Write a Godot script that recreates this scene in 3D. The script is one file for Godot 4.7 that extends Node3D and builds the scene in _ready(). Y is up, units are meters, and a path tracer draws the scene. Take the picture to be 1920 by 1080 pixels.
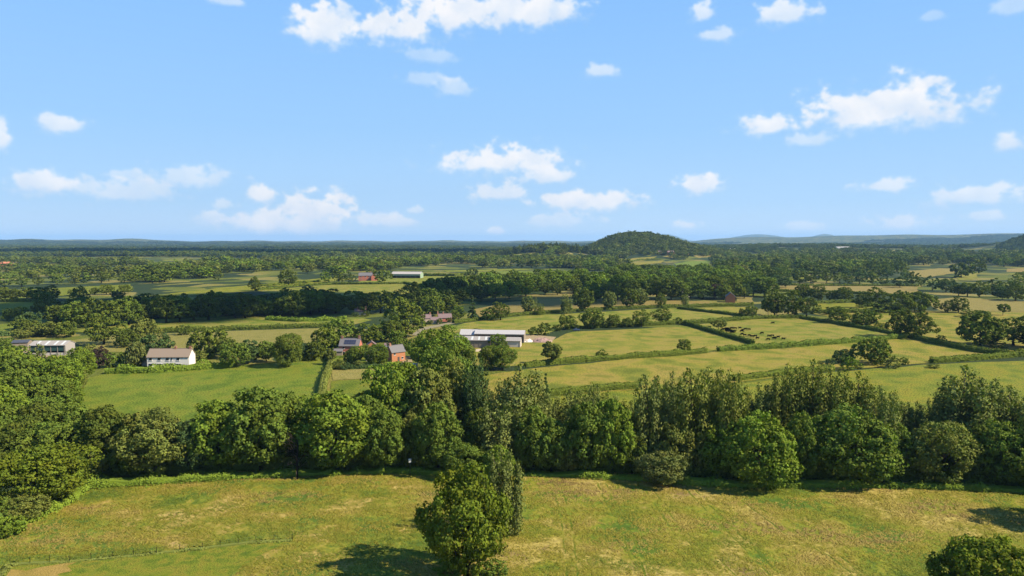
extends Node3D
# A drone's view over meadows, a tree belt, farms and wooded hills in early summer. Units are metres, y is up, the camera looks along -z.

const SUN_TO := Vector3(0.7487, 0.6289, 0.2096)
const SUN_ENERGY := 1.6
const EXPOSURE := 2.25
const SKY_ENERGY := 0.448
const FOG := 0.0000380
const SKY := [Color(0.82, 0.905, 0.985), Color(0.72, 0.865, 1), Color(0.635, 0.82, 1), Color(0.56, 0.77, 1), Color(0.42, 0.66, 0.95), Color(0.33, 0.56, 0.88)]
const KNOLLS := [
	[417,-2450,135,250,330,74],
	[115,-2100,150,150,200,30],
	[2212,-2600,180,400,420,92],
	[1546,-3300,900,900,700,28]
]
const LEAVES := [
	[0.116,0.15,0.025],
	[0.152,0.193,0.03],
	[0.15,0.19,0.02],
	[0.178,0.25,0.03],
	[0.146,0.205,0.032],
	[0.184,0.218,0.06],
	[0.175,0.2,0.055],
	[0.068,0.045,0.04],
	[0.048,0.07,0.026],
	[0.19,0.215,0.046],
	[0.088,0.138,0.042]
]
const GRASS := {
	"meadow": [[0.12,0.3,0.42,0.52,0.62,0.74,0.9],[[0.12,0.15,0.014],[0.18,0.185,0.016],[0.25,0.225,0.02],[0.29,0.235,0.036],[0.245,0.22,0.02],[0.33,0.265,0.055],[0.27,0.195,0.065]],0.012,31,118.0],
	"pasture": [[0.15,0.35,0.5,0.65,0.85],[[0.115,0.14,0.018],[0.17,0.182,0.026],[0.23,0.208,0.036],[0.26,0.212,0.052],[0.165,0.165,0.026]],0.012,32,260.0],
	"lush": [[0.15,0.35,0.5,0.65,0.85],[[0.085,0.13,0.014],[0.115,0.155,0.017],[0.145,0.175,0.02],[0.165,0.175,0.021],[0.105,0.142,0.017]],0.012,33,170.0],
	"turf": [[0.15,0.35,0.5,0.65,0.85],[[0.075,0.12,0.013],[0.11,0.15,0.016],[0.15,0.175,0.02],[0.185,0.175,0.024],[0.1,0.138,0.016]],0.014,36,46.0],
	"dry": [[0.15,0.4,0.6,0.85],[[0.2,0.175,0.05],[0.245,0.2,0.065],[0.27,0.215,0.08],[0.21,0.185,0.05]],0.014,34,120.0],
	"bare": [[0.2,0.5,0.8],[[0.27,0.215,0.13],[0.34,0.28,0.18],[0.3,0.23,0.14]],0.03,35,30.0]
}
const FIELDS := [
	["meadow","meadow",Color(1,1,1),0.03,[[-99.5,-97.6],[-100.8,-123.1],[-100.8,-137.0],[-99.1,-145.9],[-96.2,-153.5],[-78.8,-156.7],[-61.5,-160.8],[-26.1,-164.0],[-15.9,-164.0],[-11.5,-125.4],[-11.1,-79.7],[-81.9,-79.7]],8,1.2,8],
	["meadow","meadow",Color(0.976955,1,0.953238),0.035,[[-15.9,-164.0],[1.9,-160.8],[28.1,-160.1],[42.3,-156.0],[66.0,-153.2],[90.1,-152.5],[114.3,-149.1],[166.1,-144.3],[106.6,-79.7],[-11.1,-79.7],[-11.5,-125.4]],8,1.2,8],
	["paddock","turf",Color(1.02243,1,1),0.075,[[-88.4,-107.5],[-85.1,-112.3],[-75.9,-113.6],[-66.1,-115.8],[-55.3,-118.7],[-46.7,-121.1],[-40.3,-122.0],[-43.4,-117.4],[-45.3,-113.6],[-46.6,-108.1],[-48.6,-90.9],[-78.1,-90.9]],8,0.5,8],
	["worn_ground","dry",Color(1.06559,1,0.903545),0.11,[[-82.0,-106.8],[-83.8,-111.1],[-81.2,-110.8],[-79.4,-112.1],[-76.2,-112.5],[-74.6,-113.0],[-75.2,-111.5],[-73.2,-110.0],[-74.9,-109.1],[-72.2,-106.8]],8,2.5,8],
	["pasture","lush",Color(1,1.00904,1),0.05,[[-127.3,-188.6],[-157.1,-237.8],[-171.8,-268.5],[-168.7,-279.4],[-135.1,-291.3],[-115.1,-304.1],[-88.9,-324.2],[-81.5,-304.1],[-77.4,-281.7],[-67.7,-237.8],[-55.4,-188.6]],8,1,16],
	["paddock","dry",Color(0.976955,1,0.953238),0.05,[[-77.0,-288.8],[-51.4,-293.7],[-46.2,-281.7],[-47.1,-273.8],[-67.9,-268.5],[-70.7,-266.4]],8,0.5,16],
	["paddock","lush",Color(1,0.976955,0.953238),0.045,[[-70.9,-265.4],[-67.6,-267.5],[-46.9,-272.8],[-41.1,-260.4],[-35.9,-205.7],[-57.1,-205.7]],8,0.5,16],
	["garden","lush",Color(1,1,1),0.05,[[-87.4,-324.2],[-69.0,-337.0],[-55.7,-328.9],[-48.2,-293.7],[-51.7,-295.0],[-77.0,-291.3]],8,0.5,16],
	["driveway","bare",Color(1,0.953238,0.92879),0.09,[[-50.5,-293.7],[-47.0,-293.7],[-42.3,-285.2],[-41.2,-274.9],[-47.0,-277.2]],8,0.4,16],
	["driveway","bare",Color(1,0.976955,0.953238),0.09,[[-53.1,-324.2],[-48.5,-324.2],[-45.2,-308.2],[-49.4,-306.9]],25,0.4,16],
	["lane","bare",Color(0.903545,0.92879,0.953238),0.09,[[-59.1,-399.7],[-57.7,-432.1],[-41.5,-463.9],[-33.7,-476.6],[-33.4,-467.1],[-40.5,-451.9],[-55.0,-421.6],[-55.3,-395.1]],25,0.3,16],
	["farmyard","bare",Color(1,0.976955,0.976955),0.09,[[-263.4,-356.0],[-262.9,-371.2],[-243.4,-349.3],[-217.1,-336.2],[-214.2,-323.7],[-225.3,-317.6],[-234.4,-323.4]],25,0.6,16],
	["cottage_drive","bare",Color(0.976955,0.953238,0.92879),0.09,[[-147.5,-304.1],[-142.9,-308.2],[-137.5,-297.6],[-142.9,-295.0]],25,0.2,16],
	["farmyard","bare",Color(1.02243,0.990859,0.976955),0.09,[[-37.7,-386.3],[6.4,-404.6],[25.2,-390.8],[22.3,-373.8],[7.4,-373.8],[-8.5,-360.0],[-30.4,-350.8]],25,0.6,16],
	["pasture","pasture",Color(0.976955,1,0.976955),0.05,[[-55.8,-373.6],[-54.7,-390.6],[-32.4,-457.9],[0.0,-496.9],[133.2,-562.5],[171.8,-503.3],[121.1,-467.2],[34.2,-435.3],[18.9,-399.9],[7.9,-399.9],[-23.6,-429.7],[-37.7,-399.8],[-45.8,-363.8]],25,2,16],
	["pasture","pasture",Color(1,1,0.976955),0.05,[[-30.4,-350.8],[-5.6,-358.1],[8.8,-371.8],[23.8,-377.9],[35.8,-414.4],[114.3,-440.8],[129.7,-362.1],[98.7,-340.5],[42.3,-315.4],[5.9,-298.8],[-18.5,-293.7],[-24.5,-281.7]],8,2,16],
	["pasture","pasture",Color(1.01799,1,0.976955),0.055,[[-12.5,-226.1],[-12.0,-276.0],[5.7,-291.2],[41.5,-309.7],[96.3,-332.2],[102.7,-338.8],[136.8,-347.4],[228.2,-387.9],[236.8,-330.4],[241.3,-324.1],[188.8,-307.0],[136.2,-287.7],[87.4,-263.4],[7.5,-237.8]],8,2,16],
	["pasture","lush",Color(1.10675,1.0356,1.04427),0.055,[[-11.1,-174.1],[-12.3,-222.4],[35.3,-248.1],[86.4,-260.4],[134.5,-284.1],[187.5,-303.0],[238.9,-312.4],[299.3,-306.2],[181.1,-169.7]],8,2,16],
	["cattle_pasture","pasture",Color(0.976955,0.990859,0.976955),0.05,[[116.4,-446.4],[174.3,-482.7],[205.8,-485.6],[230.1,-394.5],[138.9,-352.8],[129.5,-364.0]],25,2,16],
	["pasture","pasture",Color(1.01353,1,0.953238),0.05,[[137.3,-554.0],[202.5,-571.5],[173.8,-503.3],[169.8,-503.4]],25,2,30],
	["pasture","lush",Color(1.14615,1.04427,0.953238),0.06,[[265.4,-596.2],[304.9,-607.9],[307.2,-553.4],[248.8,-528.6],[239.7,-540.9]],25,2,30],
	["pasture","pasture",Color(1.02243,1,0.976955),0.055,[[229.3,-517.2],[302.7,-536.0],[335.5,-531.3],[397.0,-521.8],[437.8,-468.6],[360.7,-369.8],[242.0,-330.3],[239.9,-381.3],[237.0,-413.1]],25,2,16],
	["crop_field","dry",Color(0.953238,0.962809,0.903545),0.06,[[396.2,-648.5],[451.7,-686.5],[475.1,-625.1],[559.9,-600.3],[437.8,-468.6],[400.2,-526.0],[338.1,-535.5],[352.2,-572.3]],25,2,30],
	["crop_field","dry",Color(0.953238,0.92879,0.877424),0.06,[[-2.4,-613.2],[50.5,-644.1],[119.2,-634.2],[179.7,-619.9],[167.0,-575.8],[108.3,-575.6],[0.0,-511.1],[-23.1,-489.9],[-30.2,-549.8]],25,2,30],
	["crop_field","dry",Color(0.92879,0.92879,0.877424),0.06,[[-30.3,-644.9],[56.1,-716.1],[77.8,-709.8],[51.3,-655.0],[0.0,-628.4]],25,2,30],
	["crop_field","dry",Color(0.976955,0.962809,0.953238),0.06,[[324.6,-882.9],[390.1,-923.8],[505.5,-847.9],[461.4,-775.6],[408.4,-714.5],[286.3,-762.1]],25,3,30],
	["crop_field","dry",Color(0.953238,0.953238,0.92879),0.06,[[219.5,-667.2],[237.9,-674.9],[216.2,-610.4],[203.5,-615.3]],25,2,30],
	["pasture","pasture",Color(0.953238,0.990859,0.953238),0.06,[[-267.8,-410.6],[-270.7,-462.7],[-237.3,-479.8],[-190.3,-505.3],[-112.1,-492.4],[-97.1,-476.0],[-105.0,-445.5],[-161.5,-428.3],[-236.7,-404.3]],25,2,30],
	["pasture","dry",Color(0.92879,0.967551,0.877424),0.06,[[-245.6,-371.6],[-232.8,-397.4],[-158.6,-420.5],[-109.2,-434.4],[-99.9,-373.5],[-132.5,-350.5],[-173.3,-333.4],[-201.3,-336.4]],25,2,16],
	["pasture","pasture",Color(0.976955,1,0.953238),0.08,[[-291.3,-775.4],[-242.5,-861.1],[-150.4,-874.3],[-109.6,-824.3],[-101.9,-723.4],[-132.1,-648.7],[-171.0,-606.1],[-200.8,-640.7]],25,3,30],
	["pasture","pasture",Color(0.953238,1.00904,0.92879),0.08,[[-207.9,-886.1],[-209.5,-956.7],[-150.4,-1069.2],[0.0,-1115.3],[85.4,-993.2],[128.0,-962.8],[0.0,-737.5],[-103.0,-823.1]],25,3,30],
	["pasture","lush",Color(1.04427,1.04427,1.06559),0.1,[[-102.5,-1193.2],[0.0,-1304.8],[99.9,-1278.3],[146.0,-1132.7],[134.7,-1013.7],[87.0,-1011.4],[0.0,-1161.6]],25,4,30],
	["pasture","lush",Color(1.12666,1.06559,1),0.1,[[-132.0,-1300.0],[0.0,-1399.4],[83.0,-1328.0],[0.0,-1328.5],[-115.8,-1234.8]],25,4,60],
	["pasture","lush",Color(1.06559,1.02243,0.976955),0.08,[[-630.2,-725.2],[-570.4,-759.1],[-548.9,-815.7],[-498.8,-891.8],[-435.6,-783.8],[-459.8,-716.1],[-488.3,-649.3],[-550.6,-633.1]],25,3,30],
	["pasture","lush",Color(1.04427,1.02243,0.976955),0.08,[[-521.3,-599.3],[-464.9,-618.0],[-434.6,-624.5],[-386.7,-548.0],[-392.5,-521.3],[-439.5,-504.7]],25,3,30],
	["pasture","lush",Color(1,1,0.976955),0.08,[[-361.0,-433.5],[-336.0,-445.6],[-320.1,-458.1],[-284.2,-435.9],[-277.3,-405.5],[-298.6,-395.6],[-328.9,-394.7]],25,2,30],
	["pasture","lush",Color(1.16526,1.06559,0.953238),0.1,[[-371.1,-740.7],[-356.3,-827.9],[-318.0,-924.1],[-285.5,-1014.5],[-263.5,-1053.7],[-231.0,-984.9],[-258.1,-916.9],[-291.3,-775.4],[-341.1,-691.3]],25,3,30],
	["pasture","lush",Color(1.0864,1.04427,1),0.12,[[-903.1,-1204.1],[-882.7,-1298.9],[-822.4,-1346.4],[-749.1,-1223.0],[-762.3,-1134.3],[-773.7,-1031.0]],25,4,60],
	["pasture","lush",Color(1.0864,1.02243,1),0.15,[[-979.2,-1901.5],[-969.6,-2037.4],[-848.8,-1789.0],[-887.2,-1749.1]],25,4,60],
	["crop_field","dry",Color(1,0.976955,0.903545),0.3,[[526.4,-2136.9],[883.8,-2983.8],[870.6,-2848.9],[526.5,-2110.0]],25,4,60],
	["crop_field","dry",Color(1,0.967551,0.877424),0.3,[[515.3,-2091.2],[855.3,-2798.6],[817.9,-2635.4],[532.4,-2068.5]],25,4,60],
	["crop_field","dry",Color(0.976955,0.976955,0.903545),0.3,[[545.7,-2057.7],[686.6,-2246.0],[650.9,-2128.7],[548.3,-2008.1]],25,4,60],
	["pasture","lush",Color(1.02243,1.06559,1.0864),0.3,[[417.0,-1757.6],[487.1,-1891.4],[559.6,-1922.5],[510.0,-1765.9],[357.2,-1386.1],[325.8,-1337.1]],25,4,60],
	["pasture","pasture",Color(1.02243,1,0.953238),0.3,[[259.2,-1866.4],[357.1,-1990.0],[428.4,-2019.1],[399.8,-1955.7],[279.8,-1792.7]],25,4,60],
	["pasture","pasture",Color(1.02243,1,0.953238),0.3,[[246.4,-1618.4],[346.8,-1851.3],[429.6,-1925.0],[391.8,-1792.7],[259.4,-1510.3]],25,4,60],
	["pasture","pasture",Color(1,1,0.953238),0.3,[[395.1,-5336.2],[569.9,-6359.2],[303.3,-3353.8],[156.3,-2004.1]],25,3,60],
	["pasture","lush",Color(1.0864,1.02243,0.953238),0.3,[[-142.6,-2404.5],[-104.7,-2983.2],[-81.6,-2614.1],[-73.5,-1963.5],[-110.7,-2027.5]],25,3,60],
	["crop_field","dry",Color(0.976955,0.976955,0.92879),0.2,[[742.3,-1275.5],[892.1,-1427.9],[910.5,-1404.7],[773.3,-1192.5],[625.7,-1026.3],[624.3,-1067.9]],25,4,60],
	["pasture","pasture",Color(1,1,0.953238),0.2,[[715.8,-1103.6],[822.1,-1202.6],[668.8,-983.3],[628.6,-962.8]],25,4,30],
	["crop_field","dry",Color(1,0.962809,0.92879),0.2,[[1012.0,-1396.3],[1111.4,-1423.2],[1136.7,-1335.2],[1057.2,-1241.5],[914.4,-1261.3]],25,4,60],
	["pasture","lush",Color(1.12666,1.04427,1),0.2,[[877.7,-1210.5],[964.9,-1235.0],[1024.0,-1202.4],[821.6,-964.1],[745.3,-1003.6]],25,4,60],
	["pasture","lush",Color(1.0864,1.04427,0.953238),0.2,[[411.0,-1041.3],[464.4,-1080.4],[458.6,-1029.4],[398.5,-980.2]],25,4,30],
	["wheel_track","lush",Color(0.976955,0.953238,0.953238),0.06,[[21.2,-152.5],[21.2,-151.5],[21.2,-150.6],[21.3,-149.6],[21.5,-148.6],[21.5,-148.6],[21.5,-149.6],[21.7,-150.6],[21.4,-151.5],[21.3,-152.5]],8,0.1,8],
	["wheel_track","lush",Color(0.976955,0.953238,0.953238),0.06,[[21.4,-145.7],[21.3,-144.7],[21.1,-143.8],[21.3,-142.8],[21.5,-141.5],[21.5,-140.1],[21.7,-138.7],[21.7,-137.3],[21.9,-136.0],[22.0,-134.6],[22.0,-133.2],[22.3,-131.8],[22.6,-130.5],[22.6,-130.5],[22.5,-131.9],[22.4,-133.2],[22.5,-134.6],[22.3,-136.0],[22.2,-137.4],[22.1,-138.8],[22.0,-140.1],[21.7,-141.5],[21.5,-142.8],[21.7,-143.8],[21.6,-144.7],[21.5,-145.7]],8,0.1,8],
	["wheel_track","lush",Color(0.976955,0.953238,0.953238),0.06,[[22.6,-127.8],[22.4,-126.5],[22.3,-125.3],[22.3,-124.1],[22.4,-122.8],[22.4,-121.6],[22.3,-120.3],[22.4,-119.1],[22.5,-119.1],[22.7,-120.3],[22.8,-121.6],[22.7,-122.8],[22.6,-124.1],[22.7,-125.3],[22.6,-126.5],[22.7,-127.8]],8,0.1,8],
	["wheel_track","lush",Color(0.976955,0.953238,0.953238),0.06,[[22.2,-114.3],[22.1,-113.2],[21.9,-112.1],[21.9,-111.0],[21.8,-109.9],[21.7,-108.8],[21.9,-107.6],[21.8,-106.5],[21.8,-106.5],[22.1,-107.6],[22.1,-108.7],[22.3,-109.8],[22.3,-111.0],[22.3,-112.1],[22.4,-113.2],[22.2,-114.3]],8,0.1,8],
	["wheel_track","lush",Color(0.976955,0.953238,0.953238),0.06,[[19.5,-152.5],[19.4,-151.5],[19.2,-150.5],[19.2,-149.6],[19.5,-148.6],[19.6,-147.6],[19.7,-147.6],[19.9,-148.6],[19.7,-149.6],[19.7,-150.5],[19.7,-151.5],[19.6,-152.5]],8,0.1,8],
	["wheel_track","lush",Color(0.976955,0.953238,0.953238),0.06,[[19.6,-145.7],[19.4,-144.7],[19.5,-143.7],[19.5,-142.7],[19.6,-141.3],[19.7,-139.9],[19.8,-138.6],[20.0,-137.2],[20.2,-135.8],[20.2,-134.4],[20.5,-133.1],[20.5,-133.1],[20.5,-134.5],[20.4,-135.8],[20.3,-137.2],[20.2,-138.6],[20.1,-140.0],[19.8,-141.3],[19.9,-142.7],[20.0,-143.7],[19.8,-144.7],[19.7,-145.7]],8,0.1,8],
	["wheel_track","lush",Color(0.976955,0.953238,0.953238),0.06,[[20.9,-127.8],[20.7,-126.6],[20.7,-125.3],[20.6,-124.1],[20.4,-122.8],[20.4,-121.6],[20.5,-120.3],[20.5,-119.1],[20.6,-117.9],[20.3,-116.7],[20.5,-115.6],[20.6,-114.4],[20.6,-114.4],[20.8,-115.5],[20.8,-116.6],[20.9,-117.9],[20.9,-119.1],[21.0,-120.3],[20.8,-121.6],[20.9,-122.8],[20.9,-124.1],[20.9,-125.3],[21.1,-126.6],[20.9,-127.8]],8,0.1,8],
	["wheel_track","lush",Color(0.976955,0.953238,0.953238),0.06,[[31.3,-149.1],[31.2,-148.2],[31.2,-147.3],[31.3,-146.4],[31.3,-145.4],[31.3,-144.5],[31.4,-143.6],[31.4,-142.6],[31.6,-141.7],[31.7,-141.7],[31.8,-142.6],[31.8,-143.6],[31.7,-144.5],[31.6,-145.4],[31.6,-146.4],[31.6,-147.3],[31.6,-148.2],[31.3,-149.2]],8,0.1,8],
	["wheel_track","lush",Color(0.976955,0.953238,0.953238),0.06,[[31.6,-137.7],[31.6,-136.6],[31.7,-135.5],[31.7,-134.5],[31.8,-133.4],[31.7,-132.3],[32.1,-131.2],[32.2,-131.2],[32.1,-132.3],[32.1,-133.4],[32.1,-134.5],[32.2,-135.6],[31.9,-136.6],[31.7,-137.7]],8,0.1,8],
	["wheel_track","lush",Color(0.976955,0.953238,0.953238),0.06,[[32.4,-128.0],[32.6,-126.7],[33.0,-125.5],[33.2,-124.2],[33.7,-123.0],[34.1,-121.8],[34.5,-120.6],[34.6,-119.3],[35.1,-118.1],[35.2,-118.1],[35.0,-119.4],[34.7,-120.6],[34.4,-121.9],[34.0,-123.1],[33.6,-124.3],[33.2,-125.6],[32.9,-126.8],[32.4,-128.0]],8,0.1,8],
	["wheel_track","lush",Color(0.976955,0.953238,0.953238),0.06,[[35.8,-115.6],[35.9,-114.5],[36.0,-113.4],[36.2,-112.3],[36.3,-111.1],[36.6,-110.1],[36.6,-108.9],[37.2,-107.9],[37.2,-107.9],[37.0,-109.0],[36.8,-110.1],[36.6,-111.2],[36.5,-112.3],[36.4,-113.5],[36.1,-114.5],[35.8,-115.7]],8,0.1,8],
	["wheel_track","lush",Color(0.976955,0.953238,0.953238),0.06,[[29.4,-149.1],[29.4,-148.1],[29.5,-147.2],[29.4,-146.3],[29.3,-145.3],[29.6,-144.4],[29.7,-143.5],[29.7,-143.5],[29.9,-144.4],[29.7,-145.4],[29.8,-146.3],[29.8,-147.2],[29.6,-148.1],[29.4,-149.1]],8,0.1,8],
	["wheel_track","lush",Color(0.976955,0.953238,0.953238),0.06,[[29.9,-139.8],[29.8,-138.7],[29.8,-137.6],[29.7,-136.5],[29.9,-135.4],[30.0,-134.4],[30.0,-133.3],[29.9,-132.2],[30.2,-131.1],[30.0,-130.1],[30.2,-129.0],[30.3,-129.0],[30.4,-130.1],[30.5,-131.2],[30.4,-132.2],[30.5,-133.3],[30.4,-134.4],[30.1,-135.5],[30.2,-136.5],[30.1,-137.6],[30.1,-138.7],[30.0,-139.8]],8,0.1,8],
	["wheel_track","lush",Color(0.976955,0.953238,0.953238),0.06,[[31.7,-123.8],[31.9,-122.5],[32.3,-121.3],[32.5,-120.0],[33.0,-118.8],[33.3,-117.6],[33.5,-116.3],[33.8,-115.3],[33.9,-114.2],[34.2,-113.1],[34.3,-113.1],[34.2,-114.2],[34.0,-115.3],[34.0,-116.5],[33.7,-117.7],[33.3,-118.9],[33.0,-120.1],[32.7,-121.4],[32.3,-122.6],[31.7,-123.8]],8,0.1,8],
	["wheel_track","lush",Color(0.976955,0.953238,0.953238),0.06,[[40.4,-149.2],[40.4,-148.0],[40.4,-146.7],[40.6,-145.5],[40.9,-144.3],[40.9,-144.3],[40.9,-145.6],[40.7,-146.8],[40.7,-148.0],[40.5,-149.2]],8,0.1,8],
	["wheel_track","lush",Color(0.976955,0.953238,0.953238),0.06,[[41.1,-139.4],[41.1,-138.2],[41.4,-137.0],[41.5,-135.7],[41.7,-134.3],[41.8,-132.9],[41.9,-132.9],[42.0,-134.3],[41.9,-135.7],[41.7,-137.1],[41.4,-138.2],[41.2,-139.5]],8,0.1,8],
	["wheel_track","lush",Color(0.976955,0.953238,0.953238),0.06,[[42.0,-131.5],[42.1,-130.1],[42.1,-128.7],[42.3,-127.3],[42.4,-125.9],[42.6,-124.5],[42.8,-123.2],[43.1,-121.9],[43.1,-121.9],[43.2,-123.2],[42.9,-124.6],[42.9,-126.0],[42.5,-127.3],[42.4,-128.7],[42.3,-130.1],[42.1,-131.5]],8,0.1,8],
	["wheel_track","lush",Color(0.976955,0.953238,0.953238),0.06,[[43.4,-119.2],[43.3,-117.9],[43.4,-116.5],[43.5,-115.2],[43.6,-113.9],[43.7,-112.6],[43.9,-111.2],[44.1,-109.9],[44.2,-109.6],[44.3,-109.6],[44.5,-110.0],[44.2,-111.3],[44.2,-112.6],[44.0,-113.9],[44.0,-115.3],[43.8,-116.6],[43.5,-117.9],[43.4,-119.2]],8,0.1,8],
	["wheel_track","lush",Color(0.976955,0.953238,0.953238),0.06,[[44.3,-109.1],[44.4,-108.7],[44.4,-108.2],[44.4,-107.8],[44.4,-107.3],[44.7,-106.9],[45.0,-106.5],[45.0,-106.5],[45.0,-107.0],[44.9,-107.4],[44.8,-107.9],[44.7,-108.3],[44.8,-108.8],[44.4,-109.1]],8,0.1,8],
	["wheel_track","lush",Color(0.976955,0.953238,0.953238),0.06,[[38.5,-149.0],[38.5,-147.8],[38.6,-146.6],[38.7,-145.4],[38.8,-144.2],[39.0,-142.9],[39.1,-141.7],[39.3,-140.5],[39.2,-139.3],[39.4,-138.1],[39.6,-136.9],[39.7,-135.5],[39.7,-135.5],[39.8,-136.9],[39.8,-138.1],[39.5,-139.3],[39.5,-140.5],[39.4,-141.8],[39.3,-143.0],[39.3,-144.2],[39.0,-145.4],[39.1,-146.6],[38.9,-147.8],[38.6,-149.0]],8,0.1,8],
	["wheel_track","lush",Color(0.976955,0.953238,0.953238),0.06,[[40.0,-134.1],[40.1,-132.7],[40.0,-131.3],[40.1,-129.9],[40.4,-128.5],[40.6,-127.1],[40.7,-125.7],[40.9,-124.4],[40.9,-123.0],[41.2,-121.7],[41.3,-120.3],[41.4,-119.0],[41.7,-117.7],[41.7,-117.7],[41.8,-119.0],[41.6,-120.4],[41.4,-121.7],[41.4,-123.0],[41.2,-124.4],[41.1,-125.8],[40.8,-127.2],[40.7,-128.6],[40.4,-129.9],[40.5,-131.3],[40.4,-132.7],[40.1,-134.1]],8,0.1,8],
	["wheel_track","lush",Color(0.976955,0.953238,0.953238),0.06,[[42.1,-112.4],[42.2,-111.1],[42.3,-109.7],[42.4,-109.2],[42.5,-108.8],[42.6,-108.3],[42.7,-107.9],[42.9,-107.5],[43.0,-107.5],[43.0,-107.9],[42.9,-108.4],[42.8,-108.8],[42.8,-109.3],[42.7,-109.8],[42.6,-111.1],[42.2,-112.4]],8,0.1,8],
	["wheel_track","lush",Color(0.976955,0.953238,0.953238),0.06,[[50.5,-141.4],[50.7,-139.8],[50.9,-138.2],[51.2,-136.6],[51.4,-135.0],[51.9,-133.5],[52.0,-133.5],[51.8,-135.1],[51.6,-136.7],[51.2,-138.3],[51.0,-139.9],[50.6,-141.4]],8,0.1,8],
	["wheel_track","lush",Color(0.976955,0.953238,0.953238),0.06,[[52.5,-128.7],[52.7,-127.1],[53.0,-125.6],[53.4,-124.8],[53.8,-124.0],[54.1,-123.0],[54.7,-122.3],[55.1,-121.4],[55.2,-121.4],[54.9,-122.3],[54.5,-123.2],[54.2,-124.1],[53.6,-124.9],[53.3,-125.7],[53.1,-127.2],[52.6,-128.7]],8,0.1,8],
	["wheel_track","lush",Color(0.976955,0.953238,0.953238),0.06,[[56.7,-117.8],[57.0,-116.8],[57.3,-115.6],[57.3,-114.5],[57.5,-113.4],[57.5,-112.2],[57.9,-111.2],[58.1,-110.1],[58.2,-110.1],[58.2,-111.2],[57.9,-112.3],[57.9,-113.4],[57.8,-114.6],[57.5,-115.7],[57.2,-116.9],[56.7,-117.9]],8,0.1,8],
	["wheel_track","lush",Color(0.976955,0.953238,0.953238),0.06,[[48.8,-141.1],[49.0,-139.5],[49.2,-137.9],[49.3,-136.3],[49.8,-134.8],[50.1,-133.2],[50.2,-131.6],[50.6,-130.0],[50.7,-128.4],[50.9,-126.8],[51.3,-125.1],[51.9,-124.2],[51.9,-124.2],[51.6,-125.2],[51.2,-126.8],[51.1,-128.5],[50.9,-130.1],[50.5,-131.6],[50.3,-133.2],[50.1,-134.8],[49.8,-136.4],[49.5,-138.0],[49.3,-139.6],[48.8,-141.1]],8,0.1,8],
	["wheel_track","lush",Color(0.976955,0.953238,0.953238),0.06,[[53.3,-120.6],[53.7,-119.7],[54.2,-118.9],[54.3,-117.9],[54.8,-117.0],[55.3,-116.3],[55.5,-115.4],[55.4,-114.2],[55.7,-113.1],[55.8,-112.0],[56.1,-110.9],[56.2,-109.8],[56.3,-109.8],[56.4,-110.9],[56.0,-112.0],[56.1,-113.2],[55.9,-114.3],[55.8,-115.4],[55.6,-116.4],[55.3,-117.2],[54.8,-118.1],[54.4,-119.0],[54.0,-119.8],[53.4,-120.6]],8,0.1,8],
	["wheel_track","lush",Color(0.976955,0.953238,0.953238),0.06,[[11.1,-144.3],[11.3,-142.9],[11.1,-141.5],[11.3,-140.1],[11.4,-138.7],[11.5,-138.7],[11.6,-140.1],[11.6,-141.5],[11.5,-142.9],[11.2,-144.3]],8,0.1,8],
	["wheel_track","lush",Color(0.976955,0.953238,0.953238),0.06,[[11.5,-133.1],[11.4,-131.7],[11.3,-130.3],[11.3,-128.9],[11.3,-127.5],[11.4,-126.2],[11.5,-126.2],[11.5,-127.5],[11.8,-128.9],[11.7,-130.3],[11.7,-131.7],[11.5,-133.1]],8,0.1,8],
	["wheel_track","lush",Color(0.976955,0.953238,0.953238),0.06,[[11.3,-123.4],[11.2,-122.1],[11.2,-120.7],[11.1,-119.3],[10.9,-118.0],[11.0,-116.6],[11.1,-115.5],[11.0,-114.3],[11.1,-114.3],[11.4,-115.4],[11.2,-116.6],[11.3,-118.0],[11.5,-119.3],[11.5,-120.7],[11.4,-122.1],[11.3,-123.4]],8,0.1,8],
	["wheel_track","lush",Color(0.976955,0.953238,0.953238),0.06,[[10.9,-113.2],[10.8,-112.1],[10.8,-111.0],[10.7,-109.9],[10.6,-108.8],[10.6,-107.7],[10.6,-106.5],[10.7,-106.5],[10.9,-107.6],[10.9,-108.8],[11.2,-109.9],[11.2,-111.0],[11.0,-112.1],[11.0,-113.2]],8,0.1,8],
	["wheel_track","lush",Color(0.976955,0.953238,0.953238),0.06,[[9.4,-144.3],[9.3,-142.9],[9.3,-141.5],[9.4,-140.1],[9.5,-138.7],[9.3,-137.3],[9.5,-135.9],[9.6,-134.5],[9.6,-134.5],[9.8,-135.9],[9.8,-137.3],[9.8,-138.7],[9.9,-140.1],[9.7,-141.5],[9.6,-142.9],[9.5,-144.3]],8,0.1,8],
	["wheel_track","lush",Color(0.976955,0.953238,0.953238),0.06,[[9.7,-131.7],[9.6,-130.3],[9.5,-128.9],[9.7,-127.6],[9.5,-126.2],[9.6,-126.2],[9.9,-127.6],[9.9,-128.9],[9.8,-130.3],[9.8,-131.7]],8,0.1,8],
	["wheel_track","lush",Color(0.976955,0.953238,0.953238),0.06,[[9.6,-123.5],[9.3,-122.1],[9.3,-120.7],[9.2,-119.4],[9.4,-118.0],[9.3,-116.6],[9.3,-116.6],[9.7,-118.0],[9.6,-119.4],[9.5,-120.7],[9.7,-122.1],[9.6,-123.5]],8,0.1,8],
	["wheel_track","lush",Color(0.976955,0.953238,0.953238),0.06,[[9.1,-112.2],[9.1,-111.1],[8.8,-110.0],[8.8,-108.9],[8.9,-107.7],[9.0,-106.6],[9.0,-106.6],[9.2,-107.7],[9.2,-108.8],[9.3,-110.0],[9.3,-111.1],[9.2,-112.2]],8,0.1,8]
]
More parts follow.
